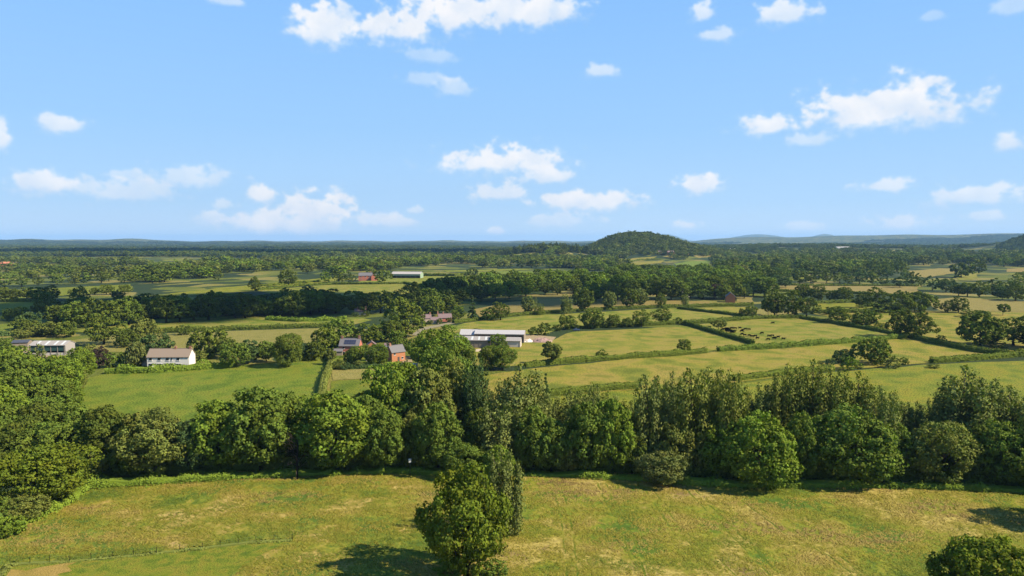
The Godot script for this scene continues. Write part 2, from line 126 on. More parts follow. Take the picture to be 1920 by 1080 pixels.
const GROUPS := {"front":"trees of the near belt, front row",
	"back":"trees of the near belt, back row",
	"lwood":"trees of the wood left of the green pasture",
	"lower":"bushes along the left meadow edge",
	"row":"trees in the row above the middle pasture",
	"dark":"trees along the front of the shaded wood",
	"dark2":"trees in the second rank of the shaded wood",
	"village":"trees around the brick houses",
	"cottage":"trees around the white cottage",
	"barn":"trees by the green barn",
	"mid":"trees in the band behind the pale left field",
	"lane":"trees behind the lane cottages",
	"brown":"trees along the brown crop field",
	"centre":"trees of the central wood before the hill",
	"centre2":"trees in the second rank of the central wood",
	"rhedge":"trees along the hedges right of the cattle",
	"rwood":"trees along the front of the right-hand wood",
	"rfar":"trees in the second rank of the right-hand wood",
	"lfar":"trees around the pastures at far left",
	"farm":"trees around the red farmhouse",
	"pond":"shrubs by the pond hollow",
	"ridge":"conifers on the ridge"}
const TREES := [
	["bush",-3.0,-108.1,3.1,5.1,4,"green shrub under the right side of the foreground oak","front"],
	["oak",-7.5,-107.9,18.5,13.3,2,"big yellow-green oak standing alone in the near meadow, base out of frame","front"],
	["bush",-10.1,-109.3,2.5,5.1,3,"green shrub under the left side of the foreground oak","front"],
	["broad",71.0,-99.1,9.9,13.0,2,"oak crown cut off by the bottom right corner of the picture","front"],
	["poplar",-1.5,-125.4,18.3,7.8,5,"thin grey-green poplar directly behind the big foreground oak","front"],
	["round",-3.0,-152.5,8.6,7.1,3,"bright green tree beside the grey poplar behind the foreground oak","front"],
	["dome",34.0,-152.1,7.2,10.9,6,"pale rounded willow bulging from the belt into the right meadow","front"],
	["bush",-94.6,-124.7,3.7,5.8,3,"bright green shrub along the left edge of the near meadow","lower"],
	["dome",-11.5,-156.7,8.1,10.4,4,"low green tree at the belt edge above the big foreground oak","front"],
	["round",9.4,-159.3,13.6,9.0,4,"sixth mid green tree from left in the front row of the near tree belt","front"],
	["round",18.0,-158.6,17.3,11.4,4,"seventh mid green tree from left in the front row of the near tree belt","front"],
	["round",13.3,-159.3,9.5,7.5,9,"second olive tree from left in the front row of the near tree belt","front"],
	["round",23.8,-158.6,18.4,10.4,3,"third bright green tree from left in the front row of the near tree belt","front"],
	["poplar",-2.8,-160.8,19.2,12.6,5,"first grey-green poplar from left in the front row of the near tree belt","front"],
	["round",5.1,-160.8,15.4,10.0,4,"fifth mid green tree from left in the front row of the near tree belt","front"],
	["round",28.4,-158.6,11.8,7.4,0,"fifth dark green tree from left in the front row of the near tree belt","front"],
	["dome",55.6,-151.5,15.8,16.8,3,"bright green dome-shaped tree in the front row of the near tree belt","front"],
	["round",-17.7,-160.5,16.3,11.8,4,"fourth mid green tree from left in the front row of the near tree belt","front"],
	["bush",-98.5,-129.0,5.2,7.1,4,"first mid green shrub from left along the left edge of the near meadow","lower"],
	["round",38.0,-157.8,13.6,9.9,9,"third olive tree from left in the front row of the near tree belt","front"],
	["round",-23.1,-160.8,12.2,7.5,0,"third dark green tree from left in the front row of the near tree belt","front"],
	["round",-30.2,-160.1,15.6,10.0,4,"third mid green tree from left in the front row of the near tree belt","front"],
	["poplar",32.6,-159.7,26.2,10.7,5,"second grey-green poplar from left in the front row of the near tree belt","front"],
	["dome",-101.4,-127.8,6.5,9.0,4,"first mid green dome-shaped tree from left along the left edge of the near meadow","lower"],
	["dome",-96.5,-131.6,5.5,8.7,9,"olive dome-shaped tree along the left edge of the near meadow","lower"],
	["round",-7.8,-163.2,14.5,8.9,0,"fourth dark green tree from left in the front row of the near tree belt","front"],
	["round",48.1,-156.7,13.6,9.8,3,"fourth bright green tree from left in the front row of the near tree belt","front"],
	["bush",-96.2,-133.4,3.2,5.2,4,"second mid green shrub from left along the left edge of the near meadow","lower"],
	["poplar",43.2,-159.3,28.0,12.9,9,"first olive poplar from left in the front row of the near tree belt","front"],
	["round",53.8,-156.7,16.2,7.3,0,"sixth dark green tree from left in the front row of the near tree belt","front"],
	["poplar",51.0,-157.8,26.6,9.9,9,"second olive poplar from left in the front row of the near tree belt","front"],
	["round",-42.1,-160.8,19.5,18.2,3,"second bright green tree from left in the front row of the near tree belt","front"],
	["round",66.2,-153.5,15.8,8.4,4,"eighth mid green tree from left in the front row of the near tree belt","front"],
	["oak",-96.4,-137.8,13.5,16.1,2,"bright yellow-green oak at the left end of the near meadow","lower"],
	["bush",-52.3,-160.1,3.5,4.2,6,"dry pale shrub at the foot of the dead tree","front"],
	["oak",108.6,-129.0,11.5,12.1,1,"oak just outside the right picture edge whose shadow falls on the meadow","front"],
	["round",-60.0,-160.1,21.0,16.0,4,"second mid green tree from left in the front row of the near tree belt","front"],
	["bush",66.7,-157.8,3.7,2.7,6,"creamy flowering shrub between two big round belt trees","front"],
	["round",-25.4,-169.7,11.4,7.9,9,"first olive tree from left in the front row of the near tree belt","front"],
	["round",-48.6,-164.8,11.4,7.7,0,"second dark green tree from left in the front row of the near tree belt","front"],
	["dome",77.9,-154.9,16.4,20.0,4,"first mid green dome-shaped tree from left in the front row of the near tree belt","front"],
	["poplar",2.5,-174.1,24.3,14.9,5,"second grey-green poplar from left in the back row of the near tree belt","back"],
	["round",-69.8,-159.7,17.9,13.5,3,"first bright green tree from left in the front row of the near tree belt","front"],
	["round",-75.3,-157.8,13.3,9.9,10,"bluish dark green tree in the front row of the near tree belt","front"],
	["poplar",7.0,-175.0,17.5,8.2,5,"third grey-green poplar from left in the back row of the near tree belt","back"],
	["round",-37.2,-173.2,16.0,10.8,4,"fourth mid green tree from left in the back row of the near tree belt","back"],
	["oak",-83.9,-157.1,15.5,16.6,9,"first olive oak from left in the front row of the near tree belt","front"],
	["poplar",25.3,-176.8,16.3,7.7,5,"seventh grey-green poplar from left in the back row of the near tree belt","back"],
	["poplar",20.9,-177.7,18.9,8.3,5,"sixth grey-green poplar from left in the back row of the near tree belt","back"],
	["poplar",16.3,-178.7,17.4,8.9,5,"fifth grey-green poplar from left in the back row of the near tree belt","back"],
	["round",89.4,-155.7,12.6,8.5,4,"ninth mid green tree from left in the front row of the near tree belt","front"],
	["poplar",-3.6,-179.6,19.6,8.4,5,"first grey-green poplar from left in the back row of the near tree belt","back"],
	["round",-56.4,-170.6,16.9,12.0,4,"third mid green tree from left in the back row of the near tree belt","back"],
	["poplar",10.0,-179.6,15.3,8.4,5,"fourth grey-green poplar from left in the back row of the near tree belt","back"],
	["poplar",29.7,-177.7,14.2,7.8,9,"first olive poplar from left in the back row of the near tree belt","back"],
	["thin",-94.7,-153.5,7.0,6.2,9,"ragged brownish hawthorn just right of the bright left oak","lower"],
	["round",-89.4,-156.7,10.7,9.8,4,"first mid green tree from left in the front row of the near tree belt","front"],
	["poplar",87.5,-157.8,21.7,8.6,5,"third grey-green poplar from left in the front row of the near tree belt","front"],
	["round",93.7,-154.6,11.0,8.4,5,"grey-green tree in the front row of the near tree belt","front"],
	["dome",-98.6,-152.5,6.5,7.1,4,"second mid green dome-shaped tree from left along the left edge of the near meadow","lower"],
	["oak",98.4,-153.2,14.0,15.5,9,"second olive oak from left in the front row of the near tree belt","front"],
	["round",-54.0,-174.1,15.3,9.5,3,"bright green tree in the back row of the near tree belt","back"],
	["poplar",42.4,-177.7,21.5,9.2,5,"eighth grey-green poplar from left in the back row of the near tree belt","back"],
	["round",-22.4,-181.5,21.5,13.5,9,"second olive tree from left in the back row of the near tree belt","back"],
	["bush",-94.4,-156.7,3.1,6.1,4,"third mid green shrub from left along the left edge of the near meadow","lower"],
	["poplar",38.8,-179.6,20.0,9.8,9,"second olive poplar from left in the back row of the near tree belt","back"],
	["poplar",-10.3,-184.5,25.4,8.9,10,"bluish dark green poplar in the back row of the near tree belt","back"],
	["round",-95.5,-158.6,16.4,13.6,0,"first dark green tree from left in the front row of the near tree belt","front"],
	["round",-69.8,-171.9,12.6,10.7,0,"third dark green tree from left in the back row of the near tree belt","back"],
	["poplar",52.6,-178.7,23.1,11.2,9,"third olive poplar from left in the back row of the near tree belt","back"],
	["round",107.0,-153.2,13.3,8.4,0,"seventh dark green tree from left in the front row of the near tree belt","front"],
	["oak",-31.5,-184.5,21.3,18.7,3,"bright green oak in the back row of the near tree belt","back"],
	["dome",111.2,-151.5,13.8,14.2,4,"second mid green dome-shaped tree from left in the front row of the near tree belt","front"],
	["round",-84.7,-168.9,9.9,9.2,9,"first olive tree from left in the back row of the near tree belt","back"],
	["poplar",56.3,-180.6,21.4,8.5,9,"fourth olive poplar from left in the back row of the near tree belt","back"],
	["broad",-106.9,-156.7,11.9,16.5,4,"mid green spreading tree in the front row of the near tree belt","front"],
	["poplar",61.4,-179.6,16.4,7.9,5,"ninth grey-green poplar from left in the back row of the near tree belt","back"],
	["round",116.3,-150.1,15.4,11.7,0,"eighth dark green tree from left in the front row of the near tree belt","front"],
	["poplar",66.1,-178.7,18.7,8.4,5,"tenth grey-green poplar from left in the back row of the near tree belt","back"],
	["poplar",70.0,-177.7,22.3,8.3,9,"fifth olive poplar from left in the back row of the near tree belt","back"],
	["round",-16.7,-191.2,21.5,13.4,9,"third olive tree from left in the back row of the near tree belt","back"],
	["dome",-114.4,-154.2,13.0,14.4,0,"dark green dome-shaped tree in the front row of the near tree belt","front"],
	["round",-40.4,-188.6,13.4,10.3,0,"fourth dark green tree from left in the back row of the near tree belt","back"],
	["dome",-94.1,-168.9,10.2,10.5,4,"mid green dome-shaped tree in the back row of the near tree belt","back"],
	["poplar",74.3,-179.6,23.8,11.2,9,"sixth olive poplar from left in the back row of the near tree belt","back"],
	["round",125.0,-149.1,19.5,16.3,4,"tenth mid green tree from left in the front row of the near tree belt","front"],
	["poplar",79.6,-178.7,24.6,11.7,9,"seventh olive poplar from left in the back row of the near tree belt","back"],
	["poplar",85.1,-177.7,23.6,11.1,9,"eighth olive poplar from left in the back row of the near tree belt","back"],
	["round",133.7,-148.1,17.2,13.9,3,"fifth bright green tree from left in the front row of the near tree belt","front"],
	["poplar",91.2,-177.7,21.5,11.9,9,"ninth olive poplar from left in the back row of the near tree belt","back"],
	["round",-103.0,-171.4,11.7,10.7,0,"second dark green tree from left in the back row of the near tree belt","back"],
	["poplar",94.7,-176.3,19.8,8.3,9,"tenth olive poplar from left in the back row of the near tree belt","back"],
	["round",-110.3,-168.9,13.9,13.8,4,"second mid green tree from left in the back row of the near tree belt","back"],
	["poplar",99.7,-177.7,15.3,7.8,5,"eleventh grey-green poplar from left in the back row of the near tree belt","back"],
	["poplar",103.2,-177.3,14.6,6.9,5,"twelfth grey-green poplar from left in the back row of the near tree belt","back"],
	["poplar",105.6,-175.9,13.7,6.9,5,"thirteenth grey-green poplar from left in the back row of the near tree belt","back"],
	["conifer",10.3,-205.7,14.9,4.2,10,"bluish dark green conifer in the back row of the near tree belt","back"],
	["round",-119.0,-168.9,14.8,12.5,0,"first dark green tree from left in the back row of the near tree belt","back"],
	["oak",-20.4,-205.7,22.2,16.1,4,"mid green oak in the back row of the near tree belt","back"],
	["poplar",109.8,-175.9,14.7,6.9,5,"fourteenth grey-green poplar from left in the back row of the near tree belt","back"],
	["round",-124.6,-166.4,14.8,11.7,4,"first mid green tree from left in the back row of the near tree belt","back"],
	["poplar",116.4,-174.1,23.9,16.0,5,"fifteenth grey-green poplar from left in the back row of the near tree belt","back"],
	["round",120.2,-174.1,11.7,8.2,0,"fifth dark green tree from left in the back row of the near tree belt","back"],
	["poplar",122.6,-174.1,22.3,13.6,5,"sixteenth grey-green poplar from left in the back row of the near tree belt","back"],
	["poplar",127.5,-173.2,18.7,12.2,5,"seventeenth grey-green poplar from left in the back row of the near tree belt","back"],
	["poplar",131.6,-173.2,16.4,10.8,5,"eighteenth grey-green poplar from left in the back row of the near tree belt","back"],
	["poplar",137.1,-169.7,21.1,11.9,5,"nineteenth grey-green poplar from left in the back row of the near tree belt","back"],
	["round",-129.1,-176.3,14.1,11.0,3,"second bright green tree from left in the wood left of the green pasture","lwood"],
	["round",-127.6,-183.5,13.1,11.5,4,"fourth mid green tree from left in the wood left of the green pasture","lwood"],
	["round",-140.0,-183.5,16.9,14.3,3,"first bright green tree from left in the wood left of the green pasture","lwood"],
	["round",-145.7,-199.6,16.7,14.0,4,"third mid green tree from left in the wood left of the green pasture","lwood"],
	["round",-141.1,-205.7,14.6,13.6,4,"fifth mid green tree from left in the wood left of the green pasture","lwood"],
	["round",-158.4,-199.6,18.3,17.1,4,"first mid green tree from left in the wood left of the green pasture","lwood"],
	["round",-143.0,-217.4,9.4,8.5,3,"fourth bright green tree from left in the wood left of the green pasture","lwood"],
	["bush",-148.8,-222.4,6.9,6.9,3,"bright green shrub in the wood left of the green pasture","lwood"],
	["dome",-21.8,-276.0,10.3,10.8,0,"dark green dome-shaped tree around the brick houses and their gardens","village"],
	["oak",-24.0,-276.0,14.8,15.1,1,"second green oak from left around the brick houses and their gardens","village"],
	["dome",-157.1,-232.2,15.4,16.3,3,"bright green dome-shaped tree in the wood left of the green pasture","lwood"],
	["oak",-29.1,-279.4,19.4,21.4,3,"bright green oak around the brick houses and their gardens","village"],
	["round",-168.3,-226.1,17.3,16.8,4,"second mid green tree from left in the wood left of the green pasture","lwood"],
	["dome",-158.2,-240.3,10.4,11.3,9,"olive dome-shaped tree in the wood left of the green pasture","lwood"],
	["round",-167.3,-235.4,15.6,15.6,3,"third bright green tree from left in the wood left of the green pasture","lwood"],
	["oak",-4.1,-291.2,10.1,10.5,4,"mid green oak around the brick houses and their gardens","village"],
	["oak",-9.6,-291.2,10.6,10.0,1,"third green oak from left around the brick houses and their gardens","village"],
	["bush",-71.7,-291.3,2.9,5.9,10,"first bluish dark green shrub from left around the brick houses and their gardens","village"],
	["bush",-74.4,-291.3,4.3,5.0,9,"first olive shrub from left around the brick houses and their gardens","village"],
	["bush",-66.7,-293.7,3.4,4.6,9,"second olive shrub from left around the brick houses and their gardens","village"],
	["thin",17.7,-302.8,9.8,9.9,9,"open wind-blown hawthorn on the hedge of the middle pasture","row"],
	["dome",-60.4,-301.5,9.5,10.4,4,"second mid green dome-shaped tree from left around the brick houses and their gardens","village"],
	["oak",-97.9,-296.3,15.2,12.5,1,"dark oak standing alone in the green pasture","village"],
	["thin",-80.6,-301.5,7.0,5.2,9,"olive hawthorn around the brick houses and their gardens","village"],
	["round",-70.7,-304.1,8.0,7.1,4,"third mid green tree from left around the brick houses and their gardens","village"],
	["bush",-73.9,-304.1,3.5,4.3,10,"second bluish dark green shrub from left around the brick houses and their gardens","village"],
	["round",-170.0,-266.4,13.7,10.8,3,"fifth bright green tree from left in the wood left of the green pasture","lwood"],
	["bush",-73.2,-309.6,3.6,3.9,3,"first bright green shrub from left around the brick houses and their gardens","village"],
	["bush",41.8,-315.4,4.4,5.9,1,"dark bush on the hedge right of the wind-blown hawthorn","row"],
	["bush",133.4,-288.9,2.4,5.4,5,"grey-green shrub by the pond hollow in the right pasture","pond"],
	["dome",-121.5,-296.3,11.8,12.5,4,"mid green dome-shaped tree around the long white cottage","cottage"],
	["dome",-44.6,-318.2,10.5,10.9,4,"third mid green dome-shaped tree from left around the brick houses and their gardens","village"],
	["round",-105.2,-306.9,10.1,5.7,0,"first dark green tree from left around the brick houses and their gardens","village"],
	["round",-91.1,-312.4,9.3,8.3,0,"second dark green tree from left around the brick houses and their gardens","village"],
	["bush",145.3,-291.4,5.1,7.3,3,"bright green shrub by the pond hollow in the right pasture","pond"],
	["oak",-196.4,-260.3,14.0,14.2,3,"bright green oak in the wood left of the green pasture","lwood"],
	["round",-118.7,-304.1,11.1,9.5,10,"bluish dark green tree around the long white cottage","cottage"],
	["round",-96.0,-312.4,8.8,5.4,10,"first bluish dark green tree from left around the brick houses and their gardens","village"],
	["round",-54.9,-324.2,13.4,9.1,4,"fourth mid green tree from left around the brick houses and their gardens","village"],
	["round",-112.3,-309.6,10.2,9.2,4,"second mid green tree from left around the brick houses and their gardens","village"],
	["bush",150.7,-293.9,2.4,4.1,4,"first mid green shrub from left by the pond hollow in the right pasture","pond"],
	["bush",-78.5,-321.2,2.9,3.5,2,"second yellow-green shrub from left around the brick houses and their gardens","village"],
	["bush",-68.5,-324.2,3.5,6.1,4,"mid green shrub around the brick houses and their gardens","village"],
	["bush",-72.6,-324.2,4.8,6.6,3,"second bright green shrub from left around the brick houses and their gardens","village"],
	["bush",141.8,-301.6,3.0,4.7,10,"bluish dark green shrub by the pond hollow in the right pasture","pond"],
	["round",-118.2,-312.4,6.7,5.9,4,"first mid green tree from left around the brick houses and their gardens","village"],
	["bush",138.7,-304.3,1.5,3.3,9,"first olive shrub from left by the pond hollow in the right pasture","pond"],
	["bush",-91.2,-324.2,4.6,5.1,2,"first yellow-green shrub from left around the brick houses and their gardens","village"],
	["bush",165.1,-293.9,4.9,6.9,6,"pale green shrub by the pond hollow in the right pasture","pond"],
	["willow",-165.4,-297.5,10.3,8.8,6,"weeping willow just left of the white cottage","cottage"],
	["broad",150.1,-307.0,5.8,9.6,10,"bluish dark green spreading tree by the pond hollow in the right pasture","pond"],
	["round",84.5,-332.2,7.7,6.5,1,"neat round tree standing on the hedge of the middle pasture","row"],
	["round",-91.1,-330.5,14.2,12.9,1,"first green tree from left around the brick houses and their gardens","village"],
	["poplar",-196.7,-281.6,14.8,7.9,6,"pale green poplar in the wood left of the green pasture","lwood"],
	["bush",-144.0,-312.4,4.6,6.8,9,"olive shrub around the long white cottage","cottage"],
	["oak",-179.3,-293.7,9.2,8.3,7,"purple-leaved beech left of the long white cottage","cottage"],
	["bush",-175.2,-296.2,5.6,6.9,4,"first mid green shrub from left around the long white cottage","cottage"],
	["broad",162.5,-304.3,11.1,15.7,1,"largest dark tree beside the pond hollow","pond"],
	["round",-133.4,-318.2,10.5,8.9,9,"second olive tree from left around the long white cottage","cottage"],
	["bush",183.2,-293.9,1.9,6.0,9,"second olive shrub from left by the pond hollow in the right pasture","pond"],
	["round",-82.8,-336.9,4.7,3.2,10,"second bluish dark green tree from left around the brick houses and their gardens","village"],
	["bush",-173.0,-301.4,5.5,6.1,4,"second mid green shrub from left around the long white cottage","cottage"],
	["bush",-22.4,-347.2,2.6,3.8,5,"grey-green shrub around the brick houses and their gardens","village"],
	["bush",-26.2,-347.2,3.4,3.8,10,"third bluish dark green shrub from left around the brick houses and their gardens","village"],
	["bush",174.8,-301.7,3.5,3.8,4,"second mid green shrub from left by the pond hollow in the right pasture","pond"],
	["bush",-142.9,-318.2,2.6,5.5,3,"second bright green shrub from left around the long white cottage","cottage"],
	["dome",-208.9,-281.6,12.8,15.4,4,"mid green dome-shaped tree in the wood left of the green pasture","lwood"],
	["dome",-7.7,-350.8,7.5,9.3,4,"fifth mid green dome-shaped tree from left around the brick houses and their gardens","village"],
	["dome",-18.7,-354.4,4.7,5.5,4,"fourth mid green dome-shaped tree from left around the brick houses and their gardens","village"],
	["broad",-145.1,-324.1,12.3,17.2,1,"green spreading tree around the long white cottage","cottage"],
	["bush",-182.6,-306.7,4.6,4.8,3,"first bright green shrub from left around the long white cottage","cottage"],
	["dome",-167.4,-318.1,11.8,14.4,10,"bluish dark green dome-shaped tree around the long white cottage","cottage"],
	["round",-191.5,-306.6,8.9,6.2,9,"first olive tree from left around the long white cottage","cottage"],
	["round",-75.3,-354.3,12.8,12.7,1,"second green tree from left around the brick houses and their gardens","village"],
	["dome",-90.2,-358.0,14.7,17.3,4,"first mid green dome-shaped tree from left around the brick houses and their gardens","village"],
	["round",-66.1,-373.6,12.3,11.7,0,"third dark green tree from left around the brick houses and their gardens","village"],
	["broad",-72.9,-373.6,8.6,11.7,4,"mid green spreading tree around the brick houses and their gardens","village"],
	["oak",-61.4,-390.6,22.1,22.6,1,"first green oak from left around the brick houses and their gardens","village"],
	["bush",12.6,-399.9,4.6,6.9,0,"first dark green shrub from left in the row above the middle pasture","row"],
	["bush",18.9,-399.9,6.9,8.1,0,"second dark green shrub from left in the row above the middle pasture","row"],
	["broad",-200.9,-353.5,8.2,11.0,0,"dark green spreading tree around the long white cottage","cottage"],
	["oak",-199.5,-368.6,13.6,15.5,9,"olive oak around the long white cottage","cottage"],
	["bush",28.0,-419.4,4.1,6.5,0,"third dark green shrub from left in the row above the middle pasture","row"],
	["oak",-217.1,-360.6,16.0,17.5,1,"green oak around the long white cottage","cottage"],
	["dome",34.9,-427.2,9.5,10.7,1,"green dome-shaped tree in the row above the middle pasture","row"],
	["bush",250.9,-350.3,3.5,9.3,9,"third olive shrub from left along the hedges right of the cattle","rhedge"],
	["broad",247.1,-357.6,17.1,24.0,0,"first dark green spreading tree from left along the hedges right of the cattle","rhedge"],
	["broad",51.0,-432.6,10.7,15.5,1,"green spreading tree in the row above the middle pasture","row"],
	["bush",233.8,-369.2,3.7,5.2,1,"second green shrub from left along the hedges right of the cattle","rhedge"],
	["thin",127.5,-419.4,7.2,9.2,9,"small hawthorn on the hedge beside the black cattle","row"],
	["broad",271.4,-344.7,15.6,21.5,0,"second dark green spreading tree from left along the hedges right of the cattle","rhedge"],
	["bush",-263.5,-352.4,4.7,11.0,4,"mid green shrub by the green barn at far left","barn"],
	["round",65.3,-435.3,8.9,8.8,1,"green tree in the row above the middle pasture","row"],
	["bush",60.2,-438.1,4.7,8.2,0,"fourth dark green shrub from left in the row above the middle pasture","row"],
	["bush",-192.6,-398.3,5.9,9.3,0,"dark green shrub around the long white cottage","cottage"],
	["broad",74.3,-438.1,5.8,8.2,0,"dark green spreading tree in the row above the middle pasture","row"],
	["oak",264.3,-357.3,15.3,19.5,0,"ninth dark green oak from left along the hedges right of the cattle","rhedge"],
	["oak",84.1,-440.8,10.5,12.4,1,"first green oak from left in the row above the middle pasture","row"],
	["oak",223.4,-390.2,16.7,15.2,0,"fifth dark green oak from left along the hedges right of the cattle","rhedge"],
	["oak",231.1,-385.7,14.9,17.5,0,"sixth dark green oak from left along the hedges right of the cattle","rhedge"],
	["bush",-54.6,-451.8,3.0,4.9,0,"second dark green shrub from left behind the grey-roofed lane cottages","lane"],
	["bush",-48.6,-454.8,3.4,4.3,4,"third mid green shrub from left behind the grey-roofed lane cottages","lane"],
	["bush",-60.7,-454.7,4.1,5.7,4,"second mid green shrub from left behind the grey-roofed lane cottages","lane"],
	["broad",-254.8,-388.0,8.3,10.9,1,"green spreading tree by the green barn at far left","barn"],
	["bush",-43.0,-463.9,3.4,5.1,0,"third dark green shrub from left behind the grey-roofed lane cottages","lane"],
	["oak",100.4,-455.2,10.8,12.8,1,"second green oak from left in the row above the middle pasture","row"],
	["bush",111.5,-455.1,4.1,6.4,0,"fifth dark green shrub from left in the row above the middle pasture","row"],
	["round",-63.8,-466.8,8.0,8.0,0,"first dark green tree from left behind the grey-roofed lane cottages","lane"],
	["broad",-277.2,-383.1,5.0,10.2,9,"first olive spreading tree from left by the green barn at far left","barn"],
	["broad",-266.7,-392.1,8.4,14.7,9,"third olive spreading tree from left by the green barn at far left","barn"],
	["oak",-8.2,-476.7,12.5,13.4,0,"round-headed tree at the foot of the brown field beside the lane","lane"],
	["bush",-16.8,-476.7,9.0,11.9,4,"fourth mid green shrub from left behind the grey-roofed lane cottages","lane"],
	["conifer",-27.7,-476.6,17.2,8.2,10,"dark pointed conifer behind the lane cottages","lane"],
	["dome",-40.4,-476.5,7.0,7.4,1,"second green dome-shaped tree from left behind the grey-roofed lane cottages","lane"],
	["broad",-274.8,-391.8,5.8,10.4,9,"second olive spreading tree from left by the green barn at far left","barn"],
	["dome",-37.9,-483.1,9.5,9.8,4,"mid green dome-shaped tree behind the grey-roofed lane cottages","lane"],
	["bush",236.8,-433.7,2.9,9.5,1,"first green shrub from left along the hedges right of the cattle","rhedge"],
	["broad",-288.1,-402.8,8.3,15.7,0,"dark green spreading tree by the green barn at far left","barn"],
	["broad",228.5,-439.4,10.1,17.2,1,"first green spreading tree from left along the hedges right of the cattle","rhedge"],
	["dome",-58.5,-503.5,15.3,17.3,1,"first green dome-shaped tree from left behind the grey-roofed lane cottages","lane"],
	["oak",219.9,-456.8,11.2,12.8,1,"first green oak from left along the hedges right of the cattle","rhedge"],
	["round",-274.9,-427.3,17.8,17.1,4,"first mid green tree from left along the front of the shaded wood","dark"],
	["round",-257.7,-439.5,17.8,16.7,1,"green tree along the front of the shaded wood","dark"],
	["oak",-268.3,-433.7,18.0,17.2,0,"first dark green oak from left along the front of the shaded wood","dark"],
	["bush",-107.4,-499.5,3.7,6.2,0,"first dark green shrub from left behind the grey-roofed lane cottages","lane"],
	["poplar",21.2,-511.3,10.1,7.1,1,"green poplar along the brown crop field","brown"],
	["oak",-251.5,-445.9,18.2,16.6,4,"first mid green oak from left along the front of the shaded wood","dark"],
	["bush",-115.2,-499.4,3.3,5.5,4,"first mid green shrub from left behind the grey-roofed lane cottages","lane"],
	["round",-225.5,-460.8,18.2,18.7,4,"second mid green tree from left along the front of the shaded wood","dark"],
	["oak",-232.9,-457.6,18.9,16.7,1,"first green oak from left along the front of the shaded wood","dark"],
	["broad",-298.4,-419.6,10.3,14.4,10,"bluish dark green spreading tree by the green barn at far left","barn"],
	["round",12.0,-515.6,14.5,11.2,5,"first grey-green tree from left along the brown crop field","brown"],
	["oak",-158.4,-493.4,18.6,21.2,1,"second green oak from left along the front of the shaded wood","dark"],
	["round",-248.2,-456.8,13.6,14.2,0,"second dark green tree from left along the front of the shaded wood","dark"],
	["poplar",41.5,-518.6,17.9,10.5,5,"first grey-green poplar from left along the brown crop field","brown"],
	["round",-49.6,-518.2,15.3,14.6,0,"second dark green tree from left behind the grey-roofed lane cottages","lane"],
	["oak",-212.5,-476.1,19.4,21.9,0,"third dark green oak from left along the front of the shaded wood","dark"],
	["oak",-221.3,-472.4,13.4,15.7,0,"second dark green oak from left along the front of the shaded wood","dark"],
	["oak",41.6,-520.1,9.2,8.3,0,"first dark green oak from left along the brown crop field","brown"],
	["dome",172.9,-492.8,8.5,9.6,1,"green dome-shaped tree along the hedges right of the cattle","rhedge"],
	["oak",-191.7,-487.7,17.4,19.3,0,"fourth dark green oak from left along the front of the shaded wood","dark"],
	["round",-292.1,-435.4,14.7,13.4,0,"first dark green tree from left along the front of the shaded wood","dark"],
	["round",-108.8,-513.0,17.1,17.9,0,"dark green tree in the band behind the pale left field","mid"],
	["thin",190.4,-489.2,12.0,9.2,9,"third olive hawthorn from left along the hedges right of the cattle","rhedge"],
	["poplar",18.2,-526.1,12.8,3.7,5,"slim bare-stemmed poplar alone on the brown crop field","brown"],
	["round",-198.9,-488.4,14.8,16.4,10,"bluish dark green tree along the front of the shaded wood","dark"],
	["thin",168.7,-499.8,6.1,4.7,9,"first olive hawthorn from left along the hedges right of the cattle","rhedge"],
	["round",-168.8,-500.1,14.2,13.9,0,"third dark green tree from left along the front of the shaded wood","dark"],
	["oak",-150.0,-506.5,19.1,22.7,4,"second mid green oak from left along the front of the shaded wood","dark"],
	["round",-178.9,-499.3,12.1,11.8,4,"third mid green tree from left along the front of the shaded wood","dark"],
	["oak",200.2,-492.4,18.9,20.0,0,"second dark green oak from left along the hedges right of the cattle","rhedge"],
	["oak",191.5,-496.0,19.5,17.0,0,"first dark green oak from left along the hedges right of the cattle","rhedge"],
	["oak",-100.9,-522.2,17.4,20.3,1,"first green oak from left in the band behind the pale left field","mid"],
	["round",-289.7,-447.1,13.3,14.3,4,"first mid green tree from left in the second rank of the shaded wood","dark2"],
	["round",-119.1,-519.5,18.2,19.3,1,"first green tree from left in the band behind the pale left field","mid"],
	["oak",-261.6,-465.0,15.3,17.8,10,"bluish dark green oak in the second rank of the shaded wood","dark2"],
	["round",-187.3,-500.0,15.0,16.0,4,"fourth mid green tree from left in the second rank of the shaded wood","dark2"],
	["oak",-153.3,-512.2,11.8,14.1,0,"second dark green oak from left in the second rank of the shaded wood","dark2"],
	["oak",-135.1,-517.6,16.4,16.1,1,"third green oak from left along the front of the shaded wood","dark"],
	["oak",-284.1,-455.1,13.5,15.6,4,"first mid green oak from left in the second rank of the shaded wood","dark2"],
	["oak",-235.1,-483.2,16.9,17.1,0,"first dark green oak from left in the second rank of the shaded wood","dark2"],
	["oak",214.7,-495.7,14.6,16.3,0,"third dark green oak from left along the hedges right of the cattle","rhedge"],
	["round",-174.6,-511.4,16.8,20.0,10,"second bluish dark green tree from left in the second rank of the shaded wood","dark2"],
	["round",-197.8,-502.9,17.2,19.4,0,"dark green tree in the second rank of the shaded wood","dark2"],
	["oak",-135.3,-523.4,14.2,17.5,4,"second mid green oak from left in the second rank of the shaded wood","dark2"],
	["oak",56.9,-537.8,18.9,16.8,0,"second dark green oak from left along the brown crop field","brown"],
	["round",55.5,-538.1,10.0,8.2,5,"second grey-green tree from left along the brown crop field","brown"],
	["round",-274.6,-470.6,12.4,11.9,1,"green tree in the second rank of the shaded wood","dark2"],
	["thin",192.2,-510.3,12.5,9.6,9,"second olive hawthorn from left along the hedges right of the cattle","rhedge"],
